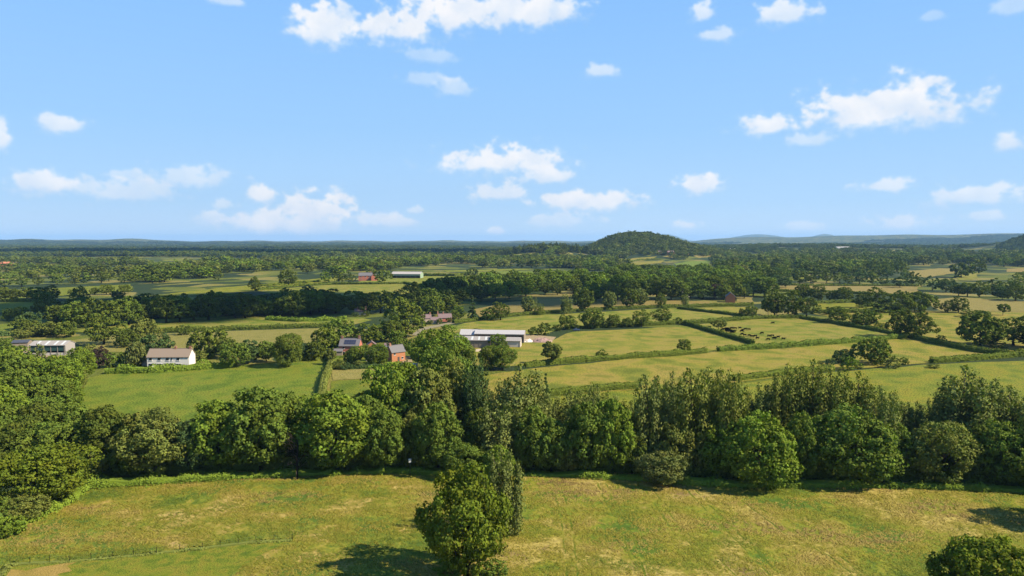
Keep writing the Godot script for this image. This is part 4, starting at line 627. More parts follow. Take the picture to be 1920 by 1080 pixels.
const WOODS := [
	["woodland",[[-302.1,-452.6],[-240.5,-486.5],[-131.8,-525.1],[-135.7,-558.1],[-205.1,-544.8],[-260.6,-527.3],[-302.1,-506.7],[-318.6,-477.5]],11,13,15,["round","oak","round"],[0,1,10,0],"shaded wood behind the pale left field",1,0.0],
	["woodland",[[60.5,-644.1],[130.1,-692.5],[258.7,-718.5],[345.8,-941.0],[308.6,-1039.0],[279.5,-1117.8],[204.2,-1187.7],[120.2,-904.1],[75.0,-737.3]],13,17,17,["round","oak","round"],[0,1,4,3],"wood in the centre before the hill",1,0.4],
	["woodland",[[-86.7,-614.4],[0.0,-690.7],[85.0,-776.2],[86.7,-852.3],[0.0,-737.5],[-54.2,-692.8],[-82.4,-657.8]],12,17,17,["round","oak","round"],[0,1,4,3],"belt of trees behind the lane cottages",1,0.0],
	["woodland",[[308.6,-1039.0],[279.9,-761.0],[389.0,-956.7],[471.7,-1005.5],[635.0,-1098.1],[866.8,-1500.2],[868.7,-1636.6],[679.8,-1674.9],[403.6,-1291.9]],21,18,24,["round","oak","round"],[0,1,4,9],"broad wood across the right middle distance",2,0.5],
	["woodland",[[384.5,-1295.6],[695.5,-1713.6],[884.5,-1666.5],[982.5,-1498.0],[1185.9,-1460.4],[1913.0,-2358.6],[1495.2,-2591.3],[1153.6,-2740.2],[698.2,-2183.3],[563.1,-1898.7]],26,19,30,["round","oak","round"],[0,1,4,9],"far wood across the right background",2,0.46],
	["woodland",[[545.0,-905.0],[515.2,-783.7],[569.1,-698.7],[730.5,-898.1],[700.5,-953.0],[604.4,-920.0]],15,12,15,["round","oak","round"],[0,1,9],"scrubby trees at right behind the tan field",2,0.36],
	["woodland",[[-484.9,-873.1],[-450.4,-1067.3],[-325.1,-1155.7],[-243.7,-1039.3],[-183.8,-1307.1],[-67.5,-1439.8],[110.9,-1420.5],[164.9,-1241.8],[232.3,-1653.6],[150.0,-1923.2],[0.0,-3100.9],[-121.0,-1939.1],[-348.6,-2483.3],[-549.4,-1955.8],[-742.8,-1699.6],[-682.8,-1230.9]],21,16,24,["round","oak","round"],[1,4,9,0,3],"wide wood across the left middle distance",2,0.5],
	["woodland",[[-720.6,-829.9],[-674.6,-958.7],[-511.9,-922.0],[-682.8,-1230.9],[-763.9,-1528.8],[-975.6,-1760.7],[-1404.5,-2000.1],[-1614.0,-1863.4]],24,13,22,["round","oak","round","thin"],[0,1,4,9],"scattered wood at far left",2,0.55],
	["woodland",[[99.9,-1421.6],[180.3,-1357.9],[253.9,-1478.2],[277.6,-1976.6],[447.9,-2051.0],[471.9,-1889.8],[579.0,-2184.3],[492.2,-2177.9],[328.7,-2219.8],[155.2,-1990.4]],22,17,24,["round","oak","round"],[0,1,4,9],"trees at the foot of the hill",2,0.36],
	["hill_woodland",[[836.9,-2450.0],[805.0,-2289.3],[713.9,-2153.0],[577.7,-2062.0],[416.9,-2030.0],[336.6,-2062.0],[268.4,-2153.0],[222.9,-2289.3],[206.9,-2450.0],[222.9,-2526.5],[268.4,-2591.4],[336.6,-2634.8],[416.9,-2650.0],[577.7,-2634.8],[713.9,-2591.4],[805.0,-2526.5]],16,13,18,["round","oak","round"],[0,1,9,0],"dense wood covering the rounded hill",2,0.0],
	["hill_woodland",[[286.4,-2130.0],[273.5,-2084.1],[236.6,-2045.1],[181.4,-2019.1],[116.4,-2010.0],[36.0,-2019.1],[-32.1,-2045.1],[-77.6,-2084.1],[-93.6,-2130.0],[-77.6,-2191.2],[-32.1,-2243.1],[36.0,-2277.8],[116.4,-2290.0],[181.4,-2277.8],[236.6,-2243.1],[273.5,-2191.2]],13,18,12,["round","conifer","oak"],[0,1,8],"mixed wood on the conifer ridge",2,0.0],
	["hill_woodland",[[2692.0,-2600.0],[2654.0,-2401.0],[2545.6,-2232.3],[2383.4,-2119.6],[2192.0,-2080.0],[2081.1,-2119.6],[1987.0,-2232.3],[1924.1,-2401.0],[1902.0,-2600.0],[1924.1,-2714.8],[1987.0,-2812.1],[2081.1,-2877.2],[2192.0,-2900.0],[2383.4,-2877.2],[2545.6,-2812.1],[2654.0,-2714.8]],15,14,15,["round","oak","round"],[0,1,10],"wooded hillside at the right picture edge",2,0.0],
	["woodland",[[564.7,-2493.8],[649.1,-2431.7],[53.2,-2405.8],[-458.4,-2403.4],[-969.9,-2405.8],[-1565.9,-2431.7],[-1481.4,-2493.8],[-1122.9,-2556.0],[-969.9,-2581.9],[-458.4,-2584.2],[53.2,-2581.9],[206.1,-2556.0]],24,15,27.599999999999998,["round","oak"],[0,10,1],"distant wood on the plain at left",2,0.36],
	["woodland",[[-297.9,-3099.5],[-557.0,-2990.7],[-1227.1,-2933.4],[-1677.0,-2885.8],[-2366.5,-2872.9],[-2797.0,-2955.7],[-2576.7,-3099.5],[-2530.5,-3208.4],[-2366.5,-3265.6],[-1677.0,-3313.3],[-1227.1,-3326.1],[-823.5,-3243.3]],24,15,27.599999999999998,["round","oak"],[0,10,1],"distant wood on the plain at left",2,0.36],
	["woodland",[[-929.8,-2433.7],[-1410.6,-2379.2],[-1825.5,-2329.5],[-2236.9,-2286.2],[-2890.5,-2292.3],[-3063.3,-2357.7],[-3059.8,-2433.7],[-3255.2,-2488.3],[-2890.5,-2538.0],[-2236.9,-2581.3],[-1825.5,-2575.2],[-1218.7,-2509.7]],24,15,27.599999999999998,["round","oak"],[0,10,1],"distant wood on the plain at left",2,0.36],
	["woodland",[[-2341.3,-3639.8],[-2745.1,-3522.9],[-2923.4,-3391.6],[-3431.2,-3320.2],[-3976.2,-3380.3],[-4117.3,-3516.4],[-4446.9,-3639.8],[-4568.6,-3756.7],[-3976.2,-3888.1],[-3431.2,-3959.4],[-2923.4,-3899.4],[-2293.8,-3763.3]],24,15,27.599999999999998,["round","oak"],[0,10,1],"distant wood on the plain at left",2,0.36],
	["woodland",[[736.6,-2639.7],[631.3,-2594.9],[472.7,-2552.6],[-253.3,-2544.7],[-748.3,-2571.7],[-1137.9,-2605.9],[-1705.3,-2639.7],[-1483.5,-2684.5],[-748.3,-2726.8],[-253.3,-2734.7],[472.7,-2707.7],[976.8,-2673.5]],24,15,27.599999999999998,["round","oak"],[0,10,1],"distant wood on the plain at left",2,0.36],
	["woodland",[[-224.1,-2335.5],[-38.0,-2261.8],[-380.5,-2213.8],[-1070.9,-2219.0],[-1494.3,-2249.4],[-2103.8,-2282.3],[-2451.7,-2335.5],[-1967.0,-2409.3],[-1494.3,-2457.2],[-1070.9,-2452.0],[-380.5,-2421.7],[-174.8,-2388.8]],24,15,27.599999999999998,["round","oak"],[0,10,1],"distant wood on the plain at left",2,0.36],
	["woodland",[[-1162.8,-2620.4],[-1113.4,-2555.5],[-1298.5,-2526.8],[-1482.2,-2528.8],[-1641.9,-2536.4],[-1850.9,-2561.0],[-1849.5,-2620.4],[-1708.2,-2685.4],[-1641.9,-2714.0],[-1482.2,-2712.1],[-1298.5,-2704.5],[-1256.2,-2679.9]],24,15,27.599999999999998,["round","oak"],[0,10,1],"distant wood on the plain at left",2,0.36],
	["woodland",[[-768.4,-2994.0],[-852.7,-2930.8],[-1234.4,-2901.8],[-1495.4,-2882.5],[-1858.9,-2875.9],[-2138.1,-2915.9],[-2017.3,-2994.0],[-1934.2,-3057.1],[-1858.9,-3086.1],[-1495.4,-3105.4],[-1234.4,-3112.0],[-1056.5,-3072.0]],24,15,27.599999999999998,["round","oak"],[0,10,1],"distant wood on the plain at left",2,0.36],
	["woodland",[[-642.7,-2623.9],[-891.9,-2590.5],[-1168.6,-2563.9],[-1395.8,-2539.4],[-1772.4,-2539.6],[-1899.7,-2576.4],[-1850.3,-2623.9],[-1937.8,-2657.3],[-1772.4,-2683.8],[-1395.8,-2708.4],[-1168.6,-2708.2],[-853.9,-2671.4]],24,15,27.599999999999998,["round","oak"],[0,10,1],"distant wood on the plain at left",2,0.36],
	["woodland",[[-165.5,-3808.7],[-767.6,-3743.0],[-1073.1,-3670.2],[-1695.0,-3623.4],[-2459.7,-3650.9],[-2622.3,-3731.8],[-2938.7,-3808.7],[-3169.3,-3874.3],[-2459.7,-3947.1],[-1695.0,-3994.0],[-1073.1,-3966.5],[-220.6,-3885.5]],24,15,27.599999999999998,["round","oak"],[0,10,1],"distant wood on the plain at left",2,0.36],
	["woodland",[[-122.1,-4181.2],[-246.7,-4075.7],[-327.5,-3968.0],[-721.5,-3937.2],[-1021.3,-4002.1],[-1196.4,-4095.3],[-1509.7,-4181.2],[-1448.5,-4286.7],[-1021.3,-4394.3],[-721.5,-4425.1],[-327.5,-4360.2],[5.4,-4267.0]],24,15,27.599999999999998,["round","oak"],[0,10,1],"distant wood on the plain at left",2,0.36],
	["woodland",[[180.3,-3551.5],[378.0,-3436.2],[-30.9,-3351.9],[-1087.2,-3355.2],[-1720.9,-3410.9],[-2552.3,-3470.2],[-3199.6,-3551.5],[-2549.1,-3666.8],[-1720.9,-3751.1],[-1087.2,-3747.8],[-30.9,-3692.1],[374.8,-3632.8]],24,15,27.599999999999998,["round","oak"],[0,10,1],"distant wood on the plain at left",2,0.36],
	["woodland",[[-527.4,-3791.4],[-364.3,-3645.8],[-793.9,-3575.3],[-1299.8,-3585.8],[-1685.9,-3615.1],[-2235.3,-3668.8],[-2311.5,-3791.4],[-1909.3,-3937.0],[-1685.9,-4007.5],[-1299.8,-3997.1],[-793.9,-3967.7],[-690.2,-3914.0]],24,15,27.599999999999998,["round","oak"],[0,10,1],"distant wood on the plain at left",2,0.36],
	["woodland",[[625.6,-3913.0],[573.6,-3782.9],[-177.2,-3727.8],[-723.6,-3703.8],[-1398.1,-3695.6],[-2020.8,-3764.3],[-1816.2,-3913.0],[-1541.0,-4043.2],[-1398.1,-4098.3],[-723.6,-4122.3],[-177.2,-4130.5],[93.9,-4061.8]],24,15,27.599999999999998,["round","oak"],[0,10,1],"distant wood on the plain at left",2,0.36],
	["woodland",[[-467.0,-2348.3],[-816.7,-2294.1],[-1332.7,-2257.4],[-1706.4,-2223.0],[-2326.1,-2219.1],[-2596.1,-2272.0],[-2453.8,-2348.3],[-2537.3,-2402.6],[-2326.1,-2439.2],[-1706.4,-2473.6],[-1332.7,-2477.5],[-875.5,-2424.7]],24,15,27.599999999999998,["round","oak"],[0,10,1],"distant wood on the plain at left",2,0.36],
	["woodland",[[-4.6,-2552.5],[-460.2,-2479.6],[-739.7,-2402.5],[-1153.5,-2345.3],[-1727.9,-2367.4],[-1846.8,-2459.3],[-1981.1,-2552.5],[-2171.9,-2625.5],[-1727.9,-2702.6],[-1153.5,-2759.7],[-739.7,-2737.7],[-135.1,-2645.8]],24,15,27.599999999999998,["round","oak"],[0,10,1],"distant wood on the plain at left",2,0.36],
	["woodland",[[4548.8,-4400.1],[4600.1,-4315.1],[4237.5,-4279.7],[3926.2,-4276.5],[3614.9,-4279.7],[3252.3,-4315.1],[3303.6,-4400.1],[3521.8,-4485.0],[3614.9,-4520.4],[3926.2,-4523.6],[4237.5,-4520.4],[4330.6,-4485.0]],24,15,27.599999999999998,["round","oak"],[0,10,1],"distant wood on the plain at right",2,0.36],
	["woodland",[[4951.3,-4137.3],[4599.0,-4046.2],[3687.7,-3998.3],[3075.9,-3958.4],[2138.2,-3947.6],[1552.8,-4017.0],[1852.5,-4137.3],[1915.3,-4228.4],[2138.2,-4276.3],[3075.9,-4316.2],[3687.7,-4327.0],[4236.5,-4257.7]],24,15,27.599999999999998,["round","oak"],[0,10,1],"distant wood on the plain at right",2,0.36],
	["woodland",[[3941.0,-3679.5],[3374.8,-3621.3],[2886.2,-3568.2],[2401.7,-3522.1],[1632.0,-3528.6],[1428.5,-3598.4],[1432.6,-3679.5],[1202.5,-3737.7],[1632.0,-3790.8],[2401.7,-3837.0],[2886.2,-3830.5],[3600.8,-3760.6]],24,15,27.599999999999998,["round","oak"],[0,10,1],"distant wood on the plain at right",2,0.36],
	["woodland",[[3066.8,-3364.4],[2557.3,-3232.1],[2332.5,-3083.6],[1691.9,-3002.9],[1004.4,-3070.8],[826.4,-3224.8],[410.6,-3364.4],[257.1,-3496.6],[1004.4,-3645.2],[1691.9,-3725.9],[2332.5,-3658.0],[3126.7,-3504.0]],24,15,27.599999999999998,["round","oak"],[0,10,1],"distant wood on the plain at right",2,0.36],
	["woodland",[[3697.0,-4385.2],[3587.6,-4277.5],[3423.0,-4175.7],[2669.3,-4156.6],[2155.5,-4221.6],[1751.0,-4304.0],[1162.0,-4385.2],[1392.2,-4492.9],[2155.5,-4594.6],[2669.3,-4613.7],[3423.0,-4548.7],[3946.4,-4466.4]],24,15,27.599999999999998,["round","oak"],[0,10,1],"distant wood on the plain at right",2,0.36],
	["woodland",[[1295.8,-2750.0],[1432.2,-2669.4],[1181.3,-2616.9],[675.6,-2622.6],[365.5,-2655.8],[-81.0,-2691.8],[-335.8,-2750.0],[19.2,-2830.7],[365.5,-2883.1],[675.6,-2877.4],[1181.3,-2844.2],[1332.0,-2808.2]],24,15,27.599999999999998,["round","oak"],[0,10,1],"distant wood on the plain at right",2,0.36],
	["woodland",[[3771.5,-3278.5],[3922.2,-3159.1],[3357.1,-3106.4],[2796.3,-3109.9],[2308.7,-3123.9],[1670.4,-3169.2],[1674.7,-3278.5],[2106.3,-3397.8],[2308.7,-3450.5],[2796.3,-3447.0],[3357.1,-3433.0],[3486.3,-3387.7]],24,15,27.599999999999998,["round","oak"],[0,10,1],"distant wood on the plain at right",2,0.36],
	["woodland",[[1604.4,-3046.1],[1504.3,-2990.2],[1050.7,-2964.4],[740.7,-2947.3],[308.8,-2941.5],[-22.9,-2976.9],[120.6,-3046.1],[219.3,-3102.1],[308.8,-3127.8],[740.7,-3144.9],[1050.7,-3150.8],[1262.1,-3115.3]],24,15,27.599999999999998,["round","oak"],[0,10,1],"distant wood on the plain at right",2,0.36],
	["woodland",[[4896.4,-3503.9],[4352.1,-3445.6],[3748.0,-3399.3],[3251.8,-3356.4],[2429.4,-3356.7],[2151.4,-3421.0],[2259.4,-3503.9],[2068.4,-3562.3],[2429.4,-3608.6],[3251.8,-3651.5],[3748.0,-3651.2],[4435.2,-3586.9]],24,15,27.599999999999998,["round","oak"],[0,10,1],"distant wood on the plain at right",2,0.36],
	["woodland",[[5226.6,-4261.9],[4488.0,-4111.3],[4113.3,-3944.2],[3350.6,-3836.7],[2412.5,-3899.8],[2213.1,-4085.6],[1825.0,-4261.9],[1542.1,-4412.5],[2412.5,-4579.5],[3350.6,-4687.1],[4113.3,-4624.0],[5159.0,-4438.2]],24,15,27.599999999999998,["round","oak"],[0,10,1],"distant wood on the plain at right",2,0.36],
	["woodland",[[3991.0,-3986.7],[3808.7,-3807.7],[3690.7,-3625.2],[3114.6,-3573.0],[2676.3,-3683.0],[2420.4,-3841.1],[1962.2,-3986.7],[2051.8,-4165.6],[2676.3,-4348.1],[3114.6,-4400.4],[3690.7,-4290.3],[4177.3,-4132.2]],24,15,27.599999999999998,["round","oak"],[0,10,1],"distant wood on the plain at right",2,0.36],
	["woodland",[[2844.4,-4413.3],[3054.3,-4224.4],[2620.2,-4086.5],[1498.9,-4091.8],[826.1,-4183.0],[-56.6,-4280.2],[-743.7,-4413.3],[-53.1,-4602.1],[826.1,-4740.1],[1498.9,-4734.8],[2620.2,-4643.5],[3050.9,-4546.4]],24,15,27.599999999999998,["round","oak"],[0,10,1],"distant wood on the plain at right",2,0.36],
	["woodland",[[2953.3,-3417.6],[3144.7,-3245.6],[2640.6,-3162.4],[2047.2,-3174.8],[1594.1,-3209.5],[949.7,-3272.8],[860.3,-3417.6],[1332.1,-3589.6],[1594.1,-3672.8],[2047.2,-3660.5],[2640.6,-3625.8],[2762.3,-3562.5]],24,15,27.599999999999998,["round","oak"],[0,10,1],"distant wood on the plain at right",2,0.36],
	["woodland",[[3807.4,-3487.2],[3769.6,-3339.9],[3223.8,-3277.6],[2826.7,-3250.4],[2336.4,-3241.1],[1883.8,-3318.9],[2032.5,-3487.2],[2232.5,-3634.5],[2336.4,-3696.8],[2826.7,-3724.0],[3223.8,-3733.3],[3420.9,-3655.5]],24,15,27.599999999999998,["round","oak"],[0,10,1],"distant wood on the plain at right",2,0.36],
	["woodland",[[1760.8,-5192.6],[1872.5,-5003.5],[1084.2,-4924.6],[407.7,-4917.5],[-268.9,-4924.6],[-1057.1,-5003.5],[-945.4,-5192.6],[-471.2,-5381.8],[-268.9,-5460.7],[407.7,-5467.8],[1084.2,-5460.7],[1286.6,-5381.8]],45,17,51.74999999999999,["round","oak"],[0,10],"faint far wood near the horizon",2,0.3],
	["woodland",[[-4974.0,-7061.2],[-5174.7,-6803.8],[-5693.9,-6668.5],[-6042.4,-6555.7],[-6576.6,-6525.4],[-6910.0,-6721.2],[-6739.4,-7061.2],[-6703.5,-7318.5],[-6576.6,-7453.8],[-6042.4,-7566.6],[-5693.9,-7596.9],[-5381.2,-7401.1]],45,17,51.74999999999999,["round","oak"],[0,10],"faint far wood near the horizon",2,0.3],
	["woodland",[[450.7,-5281.4],[-737.3,-5158.3],[-1762.7,-5046.0],[-2779.5,-4948.4],[-4394.7,-4962.2],[-4821.8,-5109.9],[-4813.2,-5281.4],[-5296.0,-5404.6],[-4394.7,-5516.9],[-2779.5,-5614.5],[-1762.7,-5600.7],[-263.1,-5453.0]],45,17,51.74999999999999,["round","oak"],[0,10],"faint far wood near the horizon",2,0.3],
	["woodland",[[2684.5,-8345.0],[1523.0,-8202.2],[1010.3,-8041.8],[-450.3,-7954.7],[-2017.6,-8028.0],[-2423.5,-8194.2],[-3371.4,-8345.0],[-3721.5,-8487.7],[-2017.6,-8648.1],[-450.3,-8735.2],[1010.3,-8661.9],[2821.0,-8495.7]],45,17,51.74999999999999,["round","oak"],[0,10],"faint far wood near the horizon",2,0.3],
	["woodland",[[6891.7,-7112.5],[6696.1,-6830.2],[6401.5,-6563.6],[5053.2,-6513.6],[4134.0,-6683.9],[3410.4,-6899.7],[2356.7,-7112.5],[2768.6,-7394.8],[4134.0,-7661.4],[5053.2,-7711.5],[6401.5,-7541.1],[7337.9,-7325.3]],45,17,51.74999999999999,["round","oak"],[0,10],"faint far wood near the horizon",2,0.3],
	["woodland",[[-4014.8,-7321.6],[-3515.3,-7035.3],[-4434.4,-6849.3],[-6286.6,-6869.5],[-7422.5,-6987.2],[-9058.0,-7114.9],[-9991.1,-7321.6],[-8690.9,-7607.8],[-7422.5,-7793.9],[-6286.6,-7773.7],[-4434.4,-7656.0],[-3882.3,-7528.2]],45,17,51.74999999999999,["round","oak"],[0,10],"faint far wood near the horizon",2,0.3],
	["woodland",[[-2760.2,-5459.9],[-2407.8,-5277.5],[-3728.8,-5197.0],[-5039.9,-5202.4],[-6179.8,-5223.7],[-7672.0,-5292.9],[-7662.0,-5459.9],[-6653.0,-5642.2],[-6179.8,-5722.7],[-5039.9,-5717.3],[-3728.8,-5696.0],[-3426.8,-5626.8]],45,17,51.74999999999999,["round","oak"],[0,10],"faint far wood near the horizon",2,0.3],
	["woodland",[[9024.6,-7602.0],[8622.9,-7290.3],[6804.0,-7146.8],[5560.7,-7051.5],[3828.8,-7019.1],[2498.5,-7216.6],[3074.2,-7602.0],[3469.8,-7913.6],[3828.8,-8057.1],[5560.7,-8152.4],[6804.0,-8184.9],[7651.7,-7987.4]],45,17,51.74999999999999,["round","oak"],[0,10],"faint far wood near the horizon",2,0.3],
	["woodland",[[5527.2,-5880.8],[4825.7,-5674.6],[4047.1,-5510.9],[3407.6,-5359.5],[2347.8,-5360.6],[1989.5,-5587.8],[2128.6,-5880.8],[1882.5,-6087.0],[2347.8,-6250.7],[3407.6,-6402.1],[4047.1,-6401.0],[4932.8,-6173.8]],45,17,51.74999999999999,["round","oak"],[0,10],"faint far wood near the horizon",2,0.3],
	["woodland",[[-5213.2,-8630.2],[-5856.6,-8474.8],[-6182.9,-8302.4],[-6847.4,-8191.3],[-7664.4,-8256.5],[-7838.2,-8448.3],[-8176.3,-8630.2],[-8422.7,-8785.7],[-7664.4,-8958.1],[-6847.4,-9069.2],[-6182.9,-9004.0],[-5272.1,-8812.2]],45,17,51.74999999999999,["round","oak"],[0,10],"faint far wood near the horizon",2,0.3],
	["woodland",[[1636.4,-9243.6],[1041.7,-9019.2],[656.5,-8790.3],[-1223.8,-8724.8],[-2653.9,-8862.8],[-3489.3,-9061.0],[-4984.4,-9243.6],[-4692.0,-9468.0],[-2653.9,-9696.9],[-1223.8,-9762.4],[656.5,-9624.3],[2244.5,-9426.1]],45,17,51.74999999999999,["round","oak"],[0,10],"faint far wood near the horizon",2,0.3],
	["woodland",[[-260.6,-6428.2],[-70.1,-6182.6],[-464.2,-6003.2],[-1482.0,-6010.1],[-2092.7,-6128.7],[-2894.0,-6255.1],[-3517.7,-6428.2],[-2890.8,-6673.8],[-2092.7,-6853.3],[-1482.0,-6846.3],[-464.2,-6727.7],[-73.2,-6601.3]],45,17,51.74999999999999,["round","oak"],[0,10],"faint far wood near the horizon",2,0.3],
	["woodland",[[7579.8,-6832.8],[8053.6,-6488.0],[6805.8,-6321.1],[5336.7,-6345.9],[4215.1,-6415.4],[2619.7,-6542.4],[2398.5,-6832.8],[3566.4,-7177.7],[4215.1,-7344.5],[5336.7,-7319.8],[6805.8,-7250.2],[7106.9,-7123.2]],45,17,51.74999999999999,["round","oak"],[0,10],"faint far wood near the horizon",2,0.3],
	["woodland",[[11571.4,-8477.9],[11436.1,-8306.2],[9480.4,-8233.6],[8057.5,-8201.8],[6300.5,-8191.0],[4678.8,-8281.7],[5211.6,-8477.9],[5928.3,-8649.6],[6300.5,-8722.3],[8057.5,-8754.0],[9480.4,-8764.8],[10186.6,-8674.1]],45,17,51.74999999999999,["round","oak"],[0,10],"faint far wood near the horizon",2,0.3],
	["woodland",[[12569.2,-8506.4],[11180.4,-8276.7],[9131.1,-8121.4],[7647.0,-7975.7],[5186.0,-7959.3],[4113.6,-8183.1],[4678.9,-8506.4],[4347.2,-8736.2],[5186.0,-8891.4],[7647.0,-9037.2],[9131.1,-9053.6],[10946.8,-8829.8]],45,17,51.74999999999999,["round","oak"],[0,10],"faint far wood near the horizon",2,0.3],
	["woodland",[[-489.8,-7571.9],[-2011.8,-7374.0],[-2945.5,-7165.0],[-4327.9,-7010.1],[-6247.0,-7069.8],[-6644.0,-7319.1],[-7092.6,-7571.9],[-7730.0,-7769.7],[-6247.0,-7978.8],[-4327.9,-8133.7],[-2945.5,-8073.9],[-925.8,-7824.7]],45,17,51.74999999999999,["round","oak"],[0,10],"faint far wood near the horizon",2,0.3],
	["woodland",[[-2410.6,-5389.7],[-3055.8,-5159.9],[-3349.8,-4911.7],[-4633.9,-4815.7],[-5745.5,-4953.3],[-6211.9,-5183.9],[-7202.0,-5389.7],[-7205.3,-5619.6],[-5745.5,-5867.7],[-4633.9,-5963.8],[-3349.8,-5826.1],[-2062.4,-5595.5]],45,17,51.74999999999999,["round","oak"],[0,10],"faint far wood near the horizon",2,0.3],
	["woodland",[[3636.9,-4612.6],[3696.5,-4510.0],[3459.4,-4426.3],[2669.9,-4422.5],[2186.4,-4478.3],[1643.3,-4540.0],[1091.0,-4612.6],[1491.7,-4715.1],[2186.4,-4798.8],[2669.9,-4802.6],[3459.4,-4746.8],[3848.2,-4685.1]],45,17,51.74999999999999,["round","oak"],[0,10],"faint far wood near the horizon",2,0.3],
	["woodland",[[4796.3,-5428.0],[5278.6,-5322.0],[4261.0,-5264.7],[2805.0,-5274.2],[1809.4,-5304.6],[331.4,-5345.1],[-106.8,-5428.0],[1032.4,-5534.0],[1809.4,-5591.3],[2805.0,-5581.9],[4261.0,-5551.4],[4577.7,-5511.0]],45,17,51.74999999999999,["round","oak"],[0,10],"faint far wood near the horizon",2,0.3],
	["woodland",[[-3416.6,-6998.8],[-3299.4,-6811.6],[-4946.5,-6734.3],[-6270.2,-6718.9],[-7697.1,-6718.7],[-9241.1,-6802.6],[-8917.8,-6998.8],[-8063.5,-7186.0],[-7697.1,-7263.3],[-6270.2,-7278.8],[-4946.5,-7279.0],[-4477.0,-7195.1]],45,17,51.74999999999999,["round","oak"],[0,10],"faint far wood near the horizon",2,0.3],
	["woodland",[[11354.0,-8644.2],[10615.3,-8301.2],[9081.8,-8105.0],[8040.9,-7930.4],[6384.3,-7892.2],[5466.4,-8178.3],[5959.0,-8644.2],[5943.1,-8987.2],[6384.3,-9183.4],[8040.9,-9358.0],[9081.8,-9396.2],[10138.6,-9110.1]],45,17,51.74999999999999,["round","oak"],[0,10],"faint far wood near the horizon",2,0.3],
	["woodland",[[-2268.4,-5496.3],[-3151.3,-5426.2],[-3824.5,-5358.3],[-4580.6,-5301.9],[-5736.7,-5314.3],[-6009.9,-5400.8],[-6092.9,-5496.3],[-6463.4,-5566.5],[-5736.7,-5634.4],[-4580.6,-5690.8],[-3824.5,-5678.4],[-2697.8,-5591.9]],45,17,51.74999999999999,["round","oak"],[0,10],"faint far wood near the horizon",2,0.3],
	["woodland",[[823.2,-5028.3],[206.9,-4939.0],[-55.8,-4839.4],[-942.7,-4790.7],[-1825.7,-4839.9],[-2092.3,-4939.3],[-2716.4,-5028.3],[-2858.6,-5117.5],[-1825.7,-5217.1],[-942.7,-5265.8],[-55.8,-5216.6],[973.2,-5117.2]],45,17,51.74999999999999,["round","oak"],[0,10],"faint far wood near the horizon",2,0.3],
	["woodland",[[3996.1,-4447.1],[3955.9,-4234.3],[3801.8,-4042.7],[3157.2,-4016.4],[2737.8,-4141.5],[2358.5,-4291.4],[1868.1,-4447.1],[2113.0,-4659.9],[2737.8,-4851.5],[3157.2,-4877.8],[3801.8,-4752.7],[4201.4,-4602.8]],45,17,51.74999999999999,["round","oak"],[0,10],"faint far wood near the horizon",2,0.3],
	["woodland",[[-158.7,-8752.8],[317.0,-8431.6],[-572.8,-8235.8],[-2155.9,-8262.6],[-3154.5,-8381.3],[-4628.8,-8515.6],[-5322.1,-8752.8],[-4154.7,-9074.1],[-3154.5,-9269.9],[-2155.9,-9243.1],[-572.8,-9124.3],[-157.2,-8990.0]],45,17,51.74999999999999,["round","oak"],[0,10],"faint far wood near the horizon",2,0.3],
	["woodland",[[3584.5,-7163.6],[3855.4,-6893.5],[2511.7,-6778.4],[1281.3,-6777.6],[129.7,-6797.5],[-1292.8,-6904.5],[-1179.5,-7163.6],[-270.4,-7433.7],[129.7,-7548.8],[1281.3,-7549.6],[2511.7,-7529.6],[2833.0,-7422.7]],45,17,51.74999999999999,["round","oak"],[0,10],"faint far wood near the horizon",2,0.3],
	["woodland",[[3116.6,-9063.2],[2641.8,-8753.8],[1094.6,-8601.6],[53.5,-8485.5],[-1478.0,-8449.8],[-2534.7,-8666.1],[-2028.6,-9063.2],[-1814.1,-9372.7],[-1478.0,-9524.8],[53.5,-9641.0],[1094.6,-9676.6],[1921.2,-9460.3]],45,17,51.74999999999999,["round","oak"],[0,10],"faint far wood near the horizon",2,0.3],
	["woodland",[[1106.2,-5191.3],[-7.2,-5063.3],[-1084.9,-4953.4],[-2055.8,-4854.7],[-3636.8,-4862.2],[-4104.3,-5010.6],[-3997.5,-5191.3],[-4427.2,-5319.3],[-3636.8,-5429.2],[-2055.8,-5527.9],[-1084.9,-5520.4],[315.6,-5372.0]],45,17,51.74999999999999,["round","oak"],[0,10],"faint far wood near the horizon",2,0.3],
	["woodland",[[-4414.3,-6641.5],[-5170.9,-6457.2],[-5524.2,-6250.4],[-6384.1,-6128.3],[-7369.1,-6215.5],[-7597.4,-6437.0],[-8104.1,-6641.5],[-8366.4,-6825.9],[-7369.1,-7032.6],[-6384.1,-7154.7],[-5524.2,-7067.6],[-4401.9,-6846.1]],45,17,51.74999999999999,["round","oak"],[0,10],"faint far wood near the horizon",2,0.3],
	["woodland",[[2265.9,-4368.9],[2061.3,-4292.5],[1870.7,-4217.6],[953.2,-4200.1],[296.9,-4246.9],[-154.8,-4309.4],[-881.7,-4368.9],[-664.6,-4445.3],[296.9,-4520.2],[953.2,-4537.7],[1870.7,-4490.9],[2571.1,-4428.4]],45,17,51.74999999999999,["round","oak"],[0,10],"faint far wood near the horizon",2,0.3],
	["woodland",[[1492.2,-7070.2],[1883.7,-6855.7],[1146.0,-6708.2],[-520.9,-6719.7],[-1527.4,-6815.4],[-2925.4,-6917.6],[-3854.7,-7070.2],[-2746.9,-7284.8],[-1527.4,-7432.2],[-520.9,-7420.8],[1146.0,-7325.0],[1705.1,-7222.9]],45,17,51.74999999999999,["round","oak"],[0,10],"faint far wood near the horizon",2,0.3],
